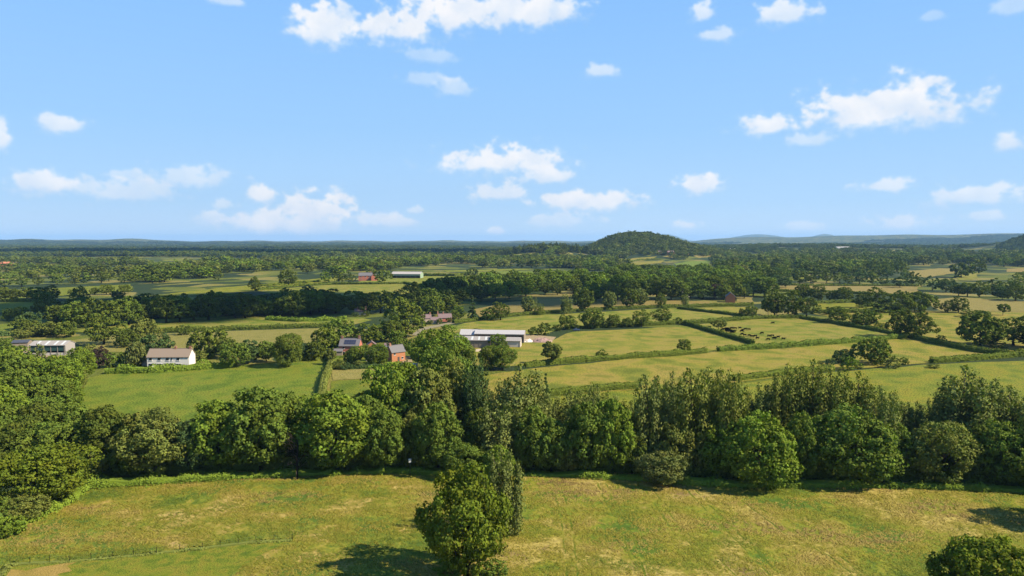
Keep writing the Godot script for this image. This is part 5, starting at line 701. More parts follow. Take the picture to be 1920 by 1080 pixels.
	["woodland",[[4309.1,-7530.8],[4468.8,-7383.7],[3972.1,-7316.1],[3439.6,-7323.8],[3004.9,-7346.8],[2410.5,-7401.4],[2374.8,-7530.8],[2793.6,-7677.9],[3004.9,-7745.4],[3439.6,-7737.7],[3972.1,-7714.7],[4085.7,-7660.1]],45,17,51.74999999999999,["round","oak"],[0,10],"faint far wood near the horizon",2,0.3],
	["woodland",[[8388.2,-7348.4],[8243.8,-7140.1],[7269.4,-7048.6],[6587.0,-6997.1],[5686.3,-6978.8],[4930.1,-7099.8],[5222.1,-7348.4],[5501.9,-7556.7],[5686.3,-7648.2],[6587.0,-7699.7],[7269.4,-7718.0],[7672.0,-7596.9]],45,17,51.74999999999999,["round","oak"],[0,10],"faint far wood near the horizon",2,0.3],
	["woodland",[[-248.8,-6878.6],[-936.1,-6740.1],[-1803.4,-6638.0],[-2469.7,-6542.3],[-3580.2,-6537.4],[-4003.3,-6682.1],[-3802.3,-6878.6],[-4013.5,-7017.0],[-3580.2,-7119.1],[-2469.7,-7214.9],[-1803.4,-7219.7],[-925.9,-7075.1]],45,17,51.74999999999999,["round","oak"],[0,10],"faint far wood near the horizon",2,0.3]
]
const CLOUDS := [
	[-14.95,16.08,2.52,1.79,0.95],
	[-13.7,17.3,1.62,0.89,0.7],
	[-9.31,16.48,3.1,1.74,1],
	[-4.79,17.53,3.94,1.87,1],
	[-0.44,17.97,4.56,1.58,0.95],
	[3.49,18.13,2.9,1.24,0.8],
	[-6.98,14.72,2.1,0.84,0.4],
	[-7.42,12.9,1.91,0.64,0.4],
	[-4.82,12.26,1.54,0.77,0.55],
	[-32.96,7.85,1.47,0.81,0.85],
	[-34.42,3.9,1.97,0.95,0.9],
	[-29.29,4.77,1.39,0.54,0.45],
	[-29.5,3.54,3.66,1.08,0.6],
	[-25.27,4.67,3.0,1.08,0.6],
	[-19.75,3.58,1.34,0.83,0.9],
	[-22.93,2.74,1.02,0.49,0.5],
	[-23.7,1.79,1.3,0.81,0.65],
	[-19.68,1.34,2.94,1.01,0.75],
	[-15.62,2.31,2.83,1.8,0.95],
	[-17.28,1.15,5.1,1.11,0.65],
	[-11.42,1.74,2.18,0.79,0.65],
	[-9.27,1.49,1.76,0.62,0.65],
	[-7.96,2.5,0.97,0.4,0.5],
	[-1.43,0.8,0.8,0.4,0.75],
	[-2.65,6.46,3.87,1.32,0.95],
	[1.33,6.33,3.61,1.67,0.95],
	[-0.89,3.85,2.57,0.97,0.8],
	[2.66,5.29,2.65,0.97,0.8],
	[6.64,3.17,4.76,0.97,0.95],
	[4.88,3.53,2.21,0.8,0.7],
	[4.0,1.64,2.66,0.75,0.55],
	[15.25,4.35,1.88,0.94,0.95],
	[14.18,1.29,1.17,0.56,0.7],
	[15.33,17.41,1.12,0.88,0.75],
	[16.37,15.67,1.62,0.73,0.65],
	[21.34,16.7,2.02,1.09,0.85],
	[30.88,15.32,0.87,0.4,0.35],
	[35.58,15.1,1.1,0.68,0.45],
	[7.33,13.55,1.35,0.68,0.65],
	[20.48,8.76,2.53,1.06,0.95],
	[22.79,7.63,2.1,0.69,0.55],
	[28.46,9.38,5.27,2.06,1],
	[30.72,10.98,1.0,0.52,0.65],
	[30.27,9.84,3.45,0.9,0.8],
	[35.94,6.54,1.07,0.71,0.85],
	[28.3,3.97,2.18,0.58,0.75],
	[33.54,3.03,3.03,0.96,0.75],
	[34.66,1.72,1.17,0.48,0.55],
	[29.24,1.24,2.02,0.78,0.75],
	[22.78,1.11,1.73,0.53,0.45],
	[-36.62,6.76,0.63,1.48,0.85],
	[-21.95,17.57,1.54,0.39,0.6]
]
const TRACKS := [
	[[20.4,-152.5],[20.5,-142.8],[21.7,-129.0],[21.6,-116.6],[20.8,-105.5]],
	[[30.4,-149.1],[30.8,-139.8],[31.2,-129.0],[34.7,-116.6],[36.6,-105.5]],
	[[39.5,-149.1],[40.6,-137.0],[42.0,-123.1],[43.4,-109.8],[44.2,-105.5]],
	[[49.7,-141.3],[52.3,-125.4],[56.3,-116.6],[57.9,-105.5]],
	[[10.4,-144.3],[10.7,-130.3],[10.3,-116.6],[9.8,-105.5]]
]
const PADDOCK := [
	[-88.4,-107.5],
	[-85.1,-112.3],
	[-75.9,-113.6],
	[-66.1,-115.8],
	[-55.3,-118.7],
	[-46.7,-121.1],
	[-40.3,-122.0],
	[-43.4,-117.4],
	[-45.3,-113.6],
	[-46.6,-108.1],
	[-48.6,-90.9],
	[-78.1,-90.9]
]
const WALL := [
	[-26.7,-332.1],
	[-21.1,-335.3],
	[-14.7,-340.3],
	[-8.2,-345.5]
]
const FENCE := [
	[-81.3,-100.6],
	[-83.8,-108.1],
	[-85.2,-112.5],
	[-76.0,-113.8],
	[-66.2,-116.0],
	[-55.4,-118.8],
	[-46.8,-121.3],
	[-40.4,-122.2]
]
const COWS := [
	[125.6,-431.9,3.15,"black cow on its own left of the small hawthorn"],
	[129.7,-418.9,3.4,"black cow, second from the left in the herd"],
	[131.8,-421.4,3.26,"black cow, third from the left in the herd"],
	[133.6,-424.0,2.7,"black cow, fourth from the left in the herd"],
	[132.7,-418.9,3.23,"black cow, sixth from the left in the herd"],
	[134.9,-424.0,-0.42,"black cow, eighth from the left in the herd"],
	[134.0,-418.9,-0.37,"black cow, ninth from the left in the herd"],
	[130.8,-413.9,-0.45,"black cow, fifth from the left in the herd"],
	[130.6,-411.4,0.22,"black cow, seventh from the left in the herd"],
	[131.9,-411.4,-0.62,"black cow, tenth from the left in the herd"],
	[138.1,-426.6,0.09,"black cow, thirteenth from the left in the herd"],
	[133.4,-413.9,-0.13,"black cow, eleventh from the left in the herd"],
	[133.5,-411.4,3.3,"black cow, fourteenth from the left in the herd"],
	[134.2,-411.4,2.91,"black cow, sixteenth from the left in the herd"],
	[131.3,-406.6,0.55,"black cow, twelfth from the left in the herd"],
	[132.3,-406.6,0.52,"black cow, fifteenth from the left in the herd"],
	[134.4,-410.2,0.2,"black cow, seventeenth from the left in the herd"],
	[139.7,-425.2,2.52,"black cow, eighteenth from the left in the herd"],
	[143.4,-427.3,3.28,"black cow, nineteenth from the left in the herd"],
	[139.4,-411.4,-0.37,"black cow, twentieth from the left in the herd"],
	[141.3,-416.3,0.77,"black cow, twenty-second from the left in the herd"],
	[144.7,-421.3,3.35,"black cow, twenty-fourth from the left in the herd"],
	[146.3,-419.3,2.88,"black cow, twenty-fifth from the left in the herd"],
	[135.0,-398.3,3.41,"black cow, twenty-first from the left in the herd"],
	[135.0,-393.8,3.04,"black cow, twenty-third from the left in the herd"],
	[137.4,-392.7,0.26,"black cow, twenty-sixth from the left in the herd"],
	[137.5,-388.7,3.28,"black cow, twenty-seventh from the left in the herd"],
	[139.8,-389.8,2.87,"black cow, twenty-eighth from the left in the herd"],
	[138.0,-381.4,0.28,"black cow, twenty-ninth from the left in the herd"],
	[148.4,-402.9,3.33,"black cow alone in the gap between the two halves of the herd"],
	[148.0,-390.4,-0.59,"black cow, thirty-second from the left in the herd"],
	[150.2,-391.5,2.52,"black cow, thirty-third from the left in the herd"],
	[151.5,-386.0,0.18,"black cow, thirty-seventh from the left in the herd"],
	[142.2,-376.5,2.46,"black cow, thirty-first from the left in the herd"],
	[147.0,-380.7,2.91,"black cow, thirty-fifth from the left in the herd"],
	[148.4,-382.8,0.65,"black cow, thirty-sixth from the left in the herd"],
	[151.6,-378.6,-0.6,"black cow, thirty-eighth from the left in the herd"],
	[174.1,-453.4,2.72,"black cow standing apart farthest up the pasture"]
]
const FAR_HOUSES := [
	["long red-roofed house at the far left picture edge",-1093.5,-1471.2,0.1,24.0,10.0,6.0,"b","t"],
	["red-roofed house second from the left picture edge",-1060.1,-1450.6,0.2,16.0,9.0,5.0,"b","t"],
	["white house on the hillside left of the conifer ridge",-147.8,-3008.4,0.2,13.0,9.0,7.0,"w","s"],
	["pale house among trees above the red farmhouse",-413.4,-1865.0,0.1,24.0,10.0,6.0,"w","m"],
	["red house at the hill foot, left of three",447.0,-2069.2,0.2,12.0,8.0,6.0,"b","m"],
	["red house at the hill foot, middle of three",478.5,-2065.8,0.1,20.0,10.0,7.0,"r","m"],
	["red house at the hill foot, right of three",508.9,-2064.8,0.1,16.0,9.0,5.0,"b","m"],
	["small house among trees below the conifer ridge",205.3,-1935.4,0.2,14.0,8.0,5.0,"b","m"],
	["long white greenhouse at the end of the tan strips",963.8,-2965.0,0.05,40.0,12.0,4.0,"w","p"],
	["white sheds far off in the right-hand woods",1437.1,-2973.9,0.05,60.0,20.0,6.0,"w","p"],
	["white cottage in the scrub at far right",357.6,-977.2,0.1,9.0,7.0,5.0,"w","s"]
]
const SHADE_CLOUDS := [
	[1292.6,1300.0,-166.7,190.0,130.0,1],
	[1567.6,1300.0,-186.7,80.0,40.0,2],
	[911.9,1900.0,-2466.7,1700.0,560.0,3]
]


var av := PackedVector3Array()
var an := PackedVector3Array()
var ac := PackedColorArray()
var au := PackedVector2Array()
var av2 := PackedVector2Array()
var ai := PackedInt32Array()
var taken := {}
var mats := {}
var rng := RandomNumberGenerator.new()

# ------------------------------------------------------------------ small helpers
func begin() -> void:
	av = PackedVector3Array()
	an = PackedVector3Array()
	ac = PackedColorArray()
	au = PackedVector2Array()
	av2 = PackedVector2Array()
	ai = PackedInt32Array()

func finish(m: Material) -> ArrayMesh:
	var a := []
	a.resize(Mesh.ARRAY_MAX)
	a[Mesh.ARRAY_VERTEX] = av
	a[Mesh.ARRAY_NORMAL] = an
	if ac.size():
		a[Mesh.ARRAY_COLOR] = ac
	if au.size():
		a[Mesh.ARRAY_TEX_UV] = au
	if av2.size():
		a[Mesh.ARRAY_TEX_UV2] = av2
	a[Mesh.ARRAY_INDEX] = ai
	var me := ArrayMesh.new()
	me.add_surface_from_arrays(Mesh.PRIMITIVE_TRIANGLES, a)
	if m:
		me.surface_set_material(0, m)
	return me

func numbered(called: String) -> String:
	var n: int = taken.get(called, 0)
	taken[called] = n + 1
	return called if n == 0 else "%s_%03d" % [called, n]

func tag(o: Node3D, label: String, category: String, group := "") -> Node3D:
	o.set_meta("label", label)
	o.set_meta("category", category)
	if group:
		o.set_meta("group", group)
	return o

func thing(called: String, label: String, category: String, at: Vector3, turn := 0.0, group := "") -> Node3D:
	var o := Node3D.new()
	o.name = numbered(called)
	add_child(o)
	o.position = at
	o.rotation.y = turn
	tag(o, label, category, group)
	return o

func part(called: String, parent: Node, m: Material) -> MeshInstance3D:
	var o := MeshInstance3D.new()
	o.name = called
	o.mesh = finish(m)
	parent.add_child(o, true)
	return o

func own(called: String, m: Material) -> MeshInstance3D:
	var o := MeshInstance3D.new()
	o.name = numbered(called)
	o.mesh = finish(m)
	add_child(o)
	return o

func setting(called: String, m: Material, kind := "structure") -> MeshInstance3D:
	var o := own(called, m)
	o.set_meta("kind", kind)
	return o

func lin(r: float, g: float, b: float) -> Color:
	return Color(r, g, b).linear_to_srgb()

func plain(called: String, c: Color, rough := 0.9, metal := 0.0) -> StandardMaterial3D:
	if mats.has(called):
		return mats[called]
	var m := StandardMaterial3D.new()
	m.resource_name = called
	m.albedo_color = c
	m.roughness = rough
	m.metallic = metal
	m.metallic_specular = 0.35
	mats[called] = m
	return m

func noise(freq: float, octaves: int, s: int, kind := FastNoiseLite.TYPE_SIMPLEX_SMOOTH) -> FastNoiseLite:
	var n := FastNoiseLite.new()
	n.noise_type = kind
	n.frequency = freq
	n.fractal_octaves = octaves
	n.seed = s
	return n

func noise_picture(n: FastNoiseLite, size: int, stops: Array, colours: Array) -> NoiseTexture2D:
	var t := NoiseTexture2D.new()
	t.width = size
	t.height = size
	t.seamless = true
	t.seamless_blend_skirt = 0.25
	t.generate_mipmaps = false
	t.noise = n
	var g := Gradient.new()
	g.offsets = PackedFloat32Array(stops)
	g.colors = PackedColorArray(colours)
	t.color_ramp = g
	return t

func textured(called: String, base: Texture2D, fine: Texture2D, tint: Color, bump := 0.0, bump_tex: Texture2D = null) -> StandardMaterial3D:
	if mats.has(called):
		return mats[called]
	var m := StandardMaterial3D.new()
	m.resource_name = called
	m.albedo_color = tint
	m.albedo_texture = base
	m.roughness = 0.95
	m.metallic_specular = 0.2
	if fine:
		m.detail_enabled = true
		m.detail_albedo = fine
		m.detail_blend_mode = BaseMaterial3D.BLEND_MODE_MUL
		m.detail_uv_layer = BaseMaterial3D.DETAIL_UV_2
	mats[called] = m
	return m

# flat-shaded pieces
func face(p: Array) -> void:
	var n: Vector3 = (p[2] - p[0]).cross(p[1] - p[0]).normalized()
	var k := av.size()
	for q in p:
		av.append(q)
		an.append(n)
	for j in range(1, p.size() - 1):
		ai.append_array([k, k + j, k + j + 1])

func box(c: Vector3, s: Vector3, turn := 0.0) -> void:
	var h := s * 0.5
	var b := Basis(Vector3.UP, turn)
	var q := []
	for y in [-1, 1]:
		for v in [[-1, -1], [1, -1], [1, 1], [-1, 1]]:
			q.append(c + b * Vector3(v[0] * h.x, y * h.y, v[1] * h.z))
	face([q[4], q[5], q[6], q[7]])
	face([q[3], q[2], q[1], q[0]])
	for j in 4:
		var k := (j + 1) % 4
		face([q[j], q[k], q[4 + k], q[4 + j]])

# an upright wall outline (points in x-y, anticlockwise from the front) given a thickness along z
func slab(pts: Array, z0: float, z1: float, b := Basis()) -> void:
	var f := []
	var r := []
	for p in pts:
		f.append(b * Vector3(p.x, p.y, z1))
		r.append(b * Vector3(p.x, p.y, z0))
	var fr := f.duplicate()
	fr.reverse()
	face(fr)
	face(r)
	for j in pts.size():
		var k := (j + 1) % pts.size()
		face([f[j], f[k], r[k], r[j]])

func tube(pts: Array, radii: Array, sides := 6, tone := Color.WHITE, coloured := true) -> void:
	var first := av.size()
	for i in pts.size():
		var d: Vector3 = (pts[mini(i + 1, pts.size() - 1)] - pts[maxi(i - 1, 0)]).normalized()
		var x := d.cross(Vector3(0.13, 0.2, 0.97)).normalized()
		var y := d.cross(x)
		for s in sides:
			var w := TAU * s / sides
			var o := x * cos(w) + y * sin(w)
			av.append(pts[i] + o * radii[i])
			an.append(o)
			if coloured:
				ac.append(tone)
	for i in pts.size() - 1:
		for s in sides:
			var a := first + i * sides + s
			var b := first + i * sides + (s + 1) % sides
			ai.append_array([a, b, a + sides, b, b + sides, a + sides])

func rnd(a: float, b: float) -> float:
	return rng.randf_range(a, b)

func ball() -> Vector3:
	var y := rnd(-1, 1)
	var w := rnd(0, TAU)
	var r := sqrt(1 - y * y)
	return Vector3(r * cos(w), y, r * sin(w))

# one leaf spray: a kite of two triangles, bent along its middle
func leaf(p: Vector3, n: Vector3, shade: Vector3, s: float, tone: Color, long := 1.15, along := Vector3.ZERO) -> void:
	var t := along if along != Vector3.ZERO else n.cross(ball()).normalized()
	var w := n.cross(t).normalized()
	var k := av.size()
	av.append(p + t * s * long)
	av.append(p - w * s * 0.75 - n * s * 0.22)
	av.append(p - t * s * 0.8)
	av.append(p + w * s * 0.75 - n * s * 0.22)
	for j in 4:
		an.append(shade)
		ac.append(tone)
	ai.append_array([k, k + 1, k + 2, k, k + 2, k + 3])

# ------------------------------------------------------------------ the lie of the land
func land(x: float, z: float) -> float:
	var r := sqrt(x * x + z * z)
	var y := smoothstep(260.0, 900.0, r) * 2.0 * sin(x * 0.0071 + 1.3) * sin(z * 0.0063 + 0.4)
	y += smoothstep(1200.0, 3200.0, r) * 5.0 * sin(x * 0.0021 + 0.7) * cos(z * 0.0017)
	for k in KNOLLS:
		var dx: float = x - k[0]
		var dz: float = z - k[1]
		var sx: float = k[2] if dx < 0 else k[3]
		var e: float = (dx / sx) * (dx / sx) + (dz / k[4]) * (dz / k[4])
		if e < 9.0:
			y += k[5] * exp(-pow(e, 1.15))
	if r > 7000.0:
		var a := atan2(x, -z)
		var far := exp(-pow((r - 12500.0) / 2600.0, 2.0))
		y += far * smoothstep(0.2, 0.34, a) * (128.0 + 7.0 * sin(a * 31.0) + 5.0 * sin(a * 73.0 + 1.0) + 34.0 * smoothstep(0.35, 0.62, a))
		y += far * (1.0 - smoothstep(0.1, 0.25, a)) * (56.0 + 7.0 * sin(a * 47.0) + 5.0 * sin(a * 120.0) + 26.0 * smoothstep(-0.46, -0.5, a) * smoothstep(-0.66, -0.6, a))
		var faint := exp(-pow((r - 24000.0) / 2500.0, 2.0))
		y += faint * (300.0 * exp(-pow((a - 0.218) / 0.03, 2.0)) + 285.0 * exp(-pow((a - 0.345) / 0.05, 2.0)) + 270.0 * exp(-pow((a - 0.43) / 0.022, 2.0)))
	return y

func make_ground(m: Material) -> void:
	begin()
	var angles := []
	var a := -180.0
	while a < 179.9:
		angles.append(deg_to_rad(a))
		a += 0.5 if a >= -50.0 and a < 50.0 else 5.0
	var rows := []
	var r := 14.0
	while r < 31000.0:
		rows.append(r)
		r *= 1.03
	var n := angles.size()
	for rr in rows:
		for w in angles:
			var x: float = sin(w) * rr
			var z: float = -cos(w) * rr
			var e: float = 2.0 + rr * 0.01
			var y := land(x, z)
			av.append(Vector3(x, y - 0.12, z))
			an.append(Vector3(land(x - e, z) - land(x + e, z), 2.0 * e, land(x, z - e) - land(x, z + e)).normalized())
			au.append(Vector2(x, z) / 900.0)
			av2.append(Vector2(x, z) / 61.0)
	for i in rows.size() - 1:
		for j in n:
			var p := i * n + j
			var q := i * n + (j + 1) % n
			ai.append_array([p, p + n, q, q, p + n, q + n])
	var c := av.size()
	av.append(Vector3(0, land(0, 0) - 0.12, 0))
	an.append(Vector3.UP)
	au.append(Vector2.ZERO)
	av2.append(Vector2.ZERO)
	for j in n:
		ai.append_array([c, j, (j + 1) % n])
	setting("ground", m)

# a field: its outline laid over the land in cells
func drape(outline: PackedVector2Array, cell: float, lift: float, uv_size: float, fine: float) -> void:
	begin()
	var lo := outline[0]
	var hi := outline[0]
	for p in outline:
		lo = lo.min(p)
		hi = hi.max(p)
	var x := lo.x
	while x < hi.x:
		var z := lo.y
		while z < hi.y:
			var sq := PackedVector2Array([Vector2(x, z), Vector2(x + cell, z), Vector2(x + cell, z + cell), Vector2(x, z + cell)])
			for poly in Geometry2D.intersect_polygons(outline, sq):
				var tri := Geometry2D.triangulate_polygon(poly)
				var k := av.size()
				for p in poly:
					av.append(Vector3(p.x, land(p.x, p.y) + lift, p.y))
					var e := 3.0
					an.append(Vector3(land(p.x - e, p.y) - land(p.x + e, p.y), 2 * e, land(p.x, p.y - e) - land(p.x, p.y + e)).normalized())
					au.append(p / uv_size)
					av2.append(p / fine)
				for j in range(0, tri.size(), 3):
					var p0: Vector2 = poly[tri[j]]
					var turn: float = (poly[tri[j + 1]] - p0).cross(poly[tri[j + 2]] - p0)
					if turn > 0:
						ai.append_array([k + tri[j], k + tri[j + 1], k + tri[j + 2]])
					else:
						ai.append_array([k + tri[j], k + tri[j + 2], k + tri[j + 1]])
			z += cell
		x += cell

# an uneven edge: points pushed about along an outline
func ragged(pts: Array, step: float, push: float, s: int) -> PackedVector2Array:
	var n := noise(0.035, 3, s)
	var o := PackedVector2Array()
	for i in pts.size():
		var a := Vector2(pts[i][0], pts[i][1])
		var q: Array = pts[(i + 1) % pts.size()]
		var b := Vector2(q[0], q[1])
		var m := maxi(1, int(a.distance_to(b) / step))
		for j in m:
			var p := a.lerp(b, float(j) / m)
			o.append(p + Vector2(n.get_noise_2d(p.x, p.y), n.get_noise_2d(p.y + 500.0, p.x)) * push)
	return o

# the colours of the near meadows: lush, yellow, straw and seeding brown grass in drifts; it covers MEADOW_BOX metres once
const MEADOW_BOX := Rect2(-190, -175, 380, 115)
func meadow_picture() -> ImageTexture:
	var w := 2048
	var h := 1024
	var px := MEADOW_BOX.size.x / w
	var lay := []
	for q in [[1.0 / 46.0, 3, 71], [1.0 / 13.0, 3, 72], [1.0 / 2.6, 3, 73], [1.0 / 0.7, 2, 74], [1.0 / 22.0, 3, 75]]:
		var n := noise(q[0] * px, q[1], q[2])
		n.domain_warp_enabled = true
		n.domain_warp_amplitude = 20.0
		n.domain_warp_frequency = 0.01
		lay.append(n.get_image(w, h, false, false, true).get_data())
	var tones := [Vector3(.06, .1, .01), Vector3(.11, .138, .012), Vector3(.175, .165, .016), Vector3(.215, .163, .034), Vector3(.33, .25, .072), Vector3(.16, .105, .042)]
	var table := []
	for k in 256:
		var f := k / 255.0 * 4.999
		table.append(tones[int(f)].lerp(tones[mini(5, int(f) + 1)], f - int(f)))
	var out := PackedByteArray()
	out.resize(w * h * 3)
	for i in w * h:
		var v: float = 104.0 + (lay[0][i] - 128) * 0.95 + (lay[1][i] - 128) * 0.85 + (lay[2][i] - 128) * 0.4 + (lay[3][i] - 128) * 0.3
		var g: float = lay[4][i] - 150
		if g > 0:
			v -= g * 1.6
		var c: Vector3 = table[clampi(int(v), 0, 255)] * (0.55 + lay[3][i] * 0.0017 + lay[2][i] * 0.0012)
		out[i * 3] = int(pow(c.x, 0.4545) * 255.0)
		out[i * 3 + 1] = int(pow(c.y, 0.4545) * 255.0)
		out[i * 3 + 2] = int(pow(c.z, 0.4545) * 255.0)
	return ImageTexture.create_from_image(Image.create_from_data(w, h, false, Image.FORMAT_RGB8, out))

# ------------------------------------------------------------------ sky
func sky_picture() -> ImageTexture:
	var w := 4096
	var h := 2048
	var im := Image.create(w, h, false, Image.FORMAT_RGB8)
	for y in h:
		var up := 90.0 - (y + 0.5) / h * 180.0
		im.fill_rect(Rect2i(0, y, w, 1), sky_tone(up))
	var n := noise(0.04, 5, 11)
	n.fractal_gain = 0.6
	var broad := noise(0.013, 3, 19)
	var soft := noise(0.03, 4, 5)
	var all := CLOUDS.duplicate()
	rng.seed = 77
	for k in 120:   # the same fair-weather clouds go on all round
		var az := rnd(-180, 180)
		if absf(az) < 41.0:
			continue
		var el := rnd(1.0, 34.0)
		var ru := rnd(1.2, 6.0)
		var rv := ru * rnd(0.25, 0.45)
		var op := rnd(0.5, 0.95)
		all.append([az, el, ru, rv, op])
		all.append([az + ru * rnd(0.4, 0.9), el + rv * rnd(-0.2, 0.5), ru * 0.6, rv * 0.8, op * 0.8])
	for c in all:
		var cx: float = c[0] / 360.0 * w
		var cy: float = (90.0 - c[1]) / 180.0 * h
		var rx: float = c[2] / 360.0 * w / cos(deg_to_rad(c[1]))
		var ry: float = c[3] / 180.0 * h
		for y in range(maxi(0, int(cy - ry * 1.7)), mini(h / 2, int(cy + ry * 1.6))):
			for x in range(int(cx - rx * 1.6), int(cx + rx * 1.6)):
				var px := posmod(x, w)
				var dx := (x - cx) / rx
				var dy := (y - cy) / ry
				if dy > 0:
					dy *= 1.35
				var d := 1.0 - sqrt(dx * dx + dy * dy)
				if d < -0.8:
					continue
				var v := d + n.get_noise_2d(x * 1.0, y * 1.35) * 0.85 + broad.get_noise_2d(x, y * 1.6) * 0.35 + 0.12 - maxf(0.0, dy) * 0.1
				var o: float = (0.82 * smoothstep(0.0, 0.5 + 0.6 * clampf(dy + 0.3, 0.0, 1.0), v) + 0.18 * smoothstep(-0.3, 0.5, v)) * c[4]
				if o <= 0.004:
					continue
				var grey := clampf(0.5 + dy * 0.35 + soft.get_noise_2d(x, y + 900.0) * 0.7, 0.0, 1.0)
				var tone := Color(0.99, 0.99, 1.0).lerp(Color(0.87, 0.92, 0.985), grey)
				im.set_pixel(px, y, im.get_pixel(px, y).lerp(tone, o))
	return ImageTexture.create_from_image(im)

func sky_tone(up: float) -> Color:
	var c := [[-90.0, Color(0.36, 0.42, 0.3)], [-0.01, Color(0.36, 0.42, 0.3)], [0.0, SKY[0]], [3.0, SKY[1]], [9.0, SKY[2]], [19.0, SKY[3]], [45.0, SKY[4]], [90.0, SKY[5]]]
	for i in c.size() - 1:
		if up <= c[i + 1][0]:
			return c[i][1].lerp(c[i + 1][1], (up - c[i][0]) / (c[i + 1][0] - c[i][0]))
	return c[-1][1]

# ------------------------------------------------------------------ trees
# kinds: oak (broad, clumped), round (dense dome), poplar (upright plumes), willow (hanging), thin (open, ragged), conifer
func tone(k := 0.3) -> Color:
	var v := 1.0 - rng.randf() * k
	var warm := rnd(-0.05, 0.05)
	return Color(clampf(v + warm, 0, 1), v, clampf(v - warm, 0, 1))

func lobes_for(kind: String, h: float, w: float, base: float, count: int) -> Array:
	var out := []
	var rx := w / 2
	var ry := (h - base) / 2
	var mid := base + ry
	if kind == "poplar":
		var stems := maxi(6, count / 4)
		for s in stems:
			var ang := s * 2.4 + rnd(-0.4, 0.4)
			var off := rx * 0.7 * sqrt((s + 0.3) / stems)
			var top := h * rnd(0.8, 1.0) * (1.0 - 0.2 * off / rx)
			var n := maxi(5, count / 5)
			for j in n:
				var f := float(j) / (n - 1)
				var r := (rx * 0.34 * sqrt(1.0 - f * f * 0.8) + 0.1) * rnd(0.8, 1.15)
				out.append([Vector3(cos(ang) * off * (1 + f * 0.15) + rnd(-.25, .25), lerpf(base + r, top - r, f), sin(ang) * off * (1 + f * 0.15) + rnd(-.25, .25)), r, 1.5])
		return out
	if kind == "conifer":
		var n := maxi(6, count / 3)
		for j in n:
			var f := float(j) / (n - 1)
			for q in (3 if f < 0.75 else 1):
				var ang := j * 2.1 + q * TAU / 3
				var r := rx * lerpf(0.46, 0.12, f)
				out.append([Vector3(cos(ang) * rx * 0.55 * (1 - f), lerpf(base, h - r, f), sin(ang) * rx * 0.55 * (1 - f)), r, 0.75])
		return out
	for i in count:
		var y := 1.0 - 2.0 * (i + 0.5) / count
		y = clampf(y + rnd(-0.1, 0.1), -0.92, 1.0)
		var ang := i * 2.39996 + rnd(-0.35, 0.35)
		var r := sqrt(maxf(0.0, 1 - y * y))
		var lr := rx * rnd(0.27, 0.42)
		var reach := rnd(0.6, 0.8)
		var squash := 0.8
		if kind == "oak" or kind == "broad":
			lr = rx * rnd(0.22, 0.42)
			reach = rnd(0.5, 0.95)
		elif kind == "thin":
			lr = rx * rnd(0.16, 0.27)
			reach = rnd(0.45, 0.95)
		elif kind == "willow":
			squash = 1.3
		var flat := 1.0 if y > 0 else 0.82
		out.append([Vector3(cos(ang) * r * rx * reach, mid + y * ry * reach * flat, sin(ang) * r * rx * reach), lr, squash])
	if kind != "thin":
		for q in 3:
			out.append([Vector3(rnd(-.2, .2) * rx, mid + ry * rnd(-0.35, 0.4), rnd(-.2, .2) * rx), rx * 0.5, 0.95])
	return out

func crown(kind: String, lobes: Array, h: float, w: float, base: float, puffs: int, leaves: int, size: float) -> void:
	var mid := Vector3(0, base + (h - base) * 0.45, 0)
	for li in lobes.size():
		var c: Vector3 = lobes[li][0]
		var r: float = lobes[li][1]
		var vs: float = lobes[li][2]
		var out := (c - mid).normalized()
		var lt := tone(0.22)
		if kind == "poplar":   # loose upright sprays, fewer where the spire is thin
			for q in int(clampf(r * r * 5.5 / (size * size), 10.0, 150.0)):
				var e := ball()
				var at := c + Vector3(e.x, e.y * vs, e.z) * r * rnd(0.45, 1.2)
				var n := (Vector3(e.x, e.y * 0.4 + 0.25, e.z) + ball() * 0.55).normalized()
				leaf(at, n, (n + e * 0.5).normalized(), size * rnd(0.55, 1.05), lt * tone(0.42), 1.35, (Vector3.UP + ball() * 0.6).normalized())
			continue
		for p in puffs:
			var d := (ball() + out * 0.55).normalized()
			var pr := r * rnd(0.3, 0.5)
			var pc := c + Vector3(d.x, d.y * vs, d.z) * (r * 0.85)
			var inside := false
			for lj in lobes.size():
				if lj != li:
					var dd: Vector3 = pc - lobes[lj][0]
					dd.y /= lobes[lj][2]
					if dd.length() < lobes[lj][1] * 0.72:
						inside = true
						break
			if inside and rng.randf() < 0.85:
				continue
			var pt := lt * tone(0.2)
			for q in leaves:
				var e := (ball() + d * 0.45 + Vector3.UP * 0.12).normalized()
				var at := pc + Vector3(e.x, e.y * minf(vs, 1.2), e.z) * pr * rnd(0.5, 1.15)
				var n := (e + ball() * 0.75).normalized()
				var s := size * rnd(0.65, 1.25)
				if kind == "willow":
					leaf(at, Vector3(e.x + rnd(-.4, .4), 0.1, e.z + rnd(-.4, .4)).normalized(), (n + e).normalized(), s * 0.8, pt * tone(0.25), 2.6, Vector3.DOWN)
				else:
					leaf(at, n, (n + e * 0.8).normalized(), s, pt * tone(0.3))

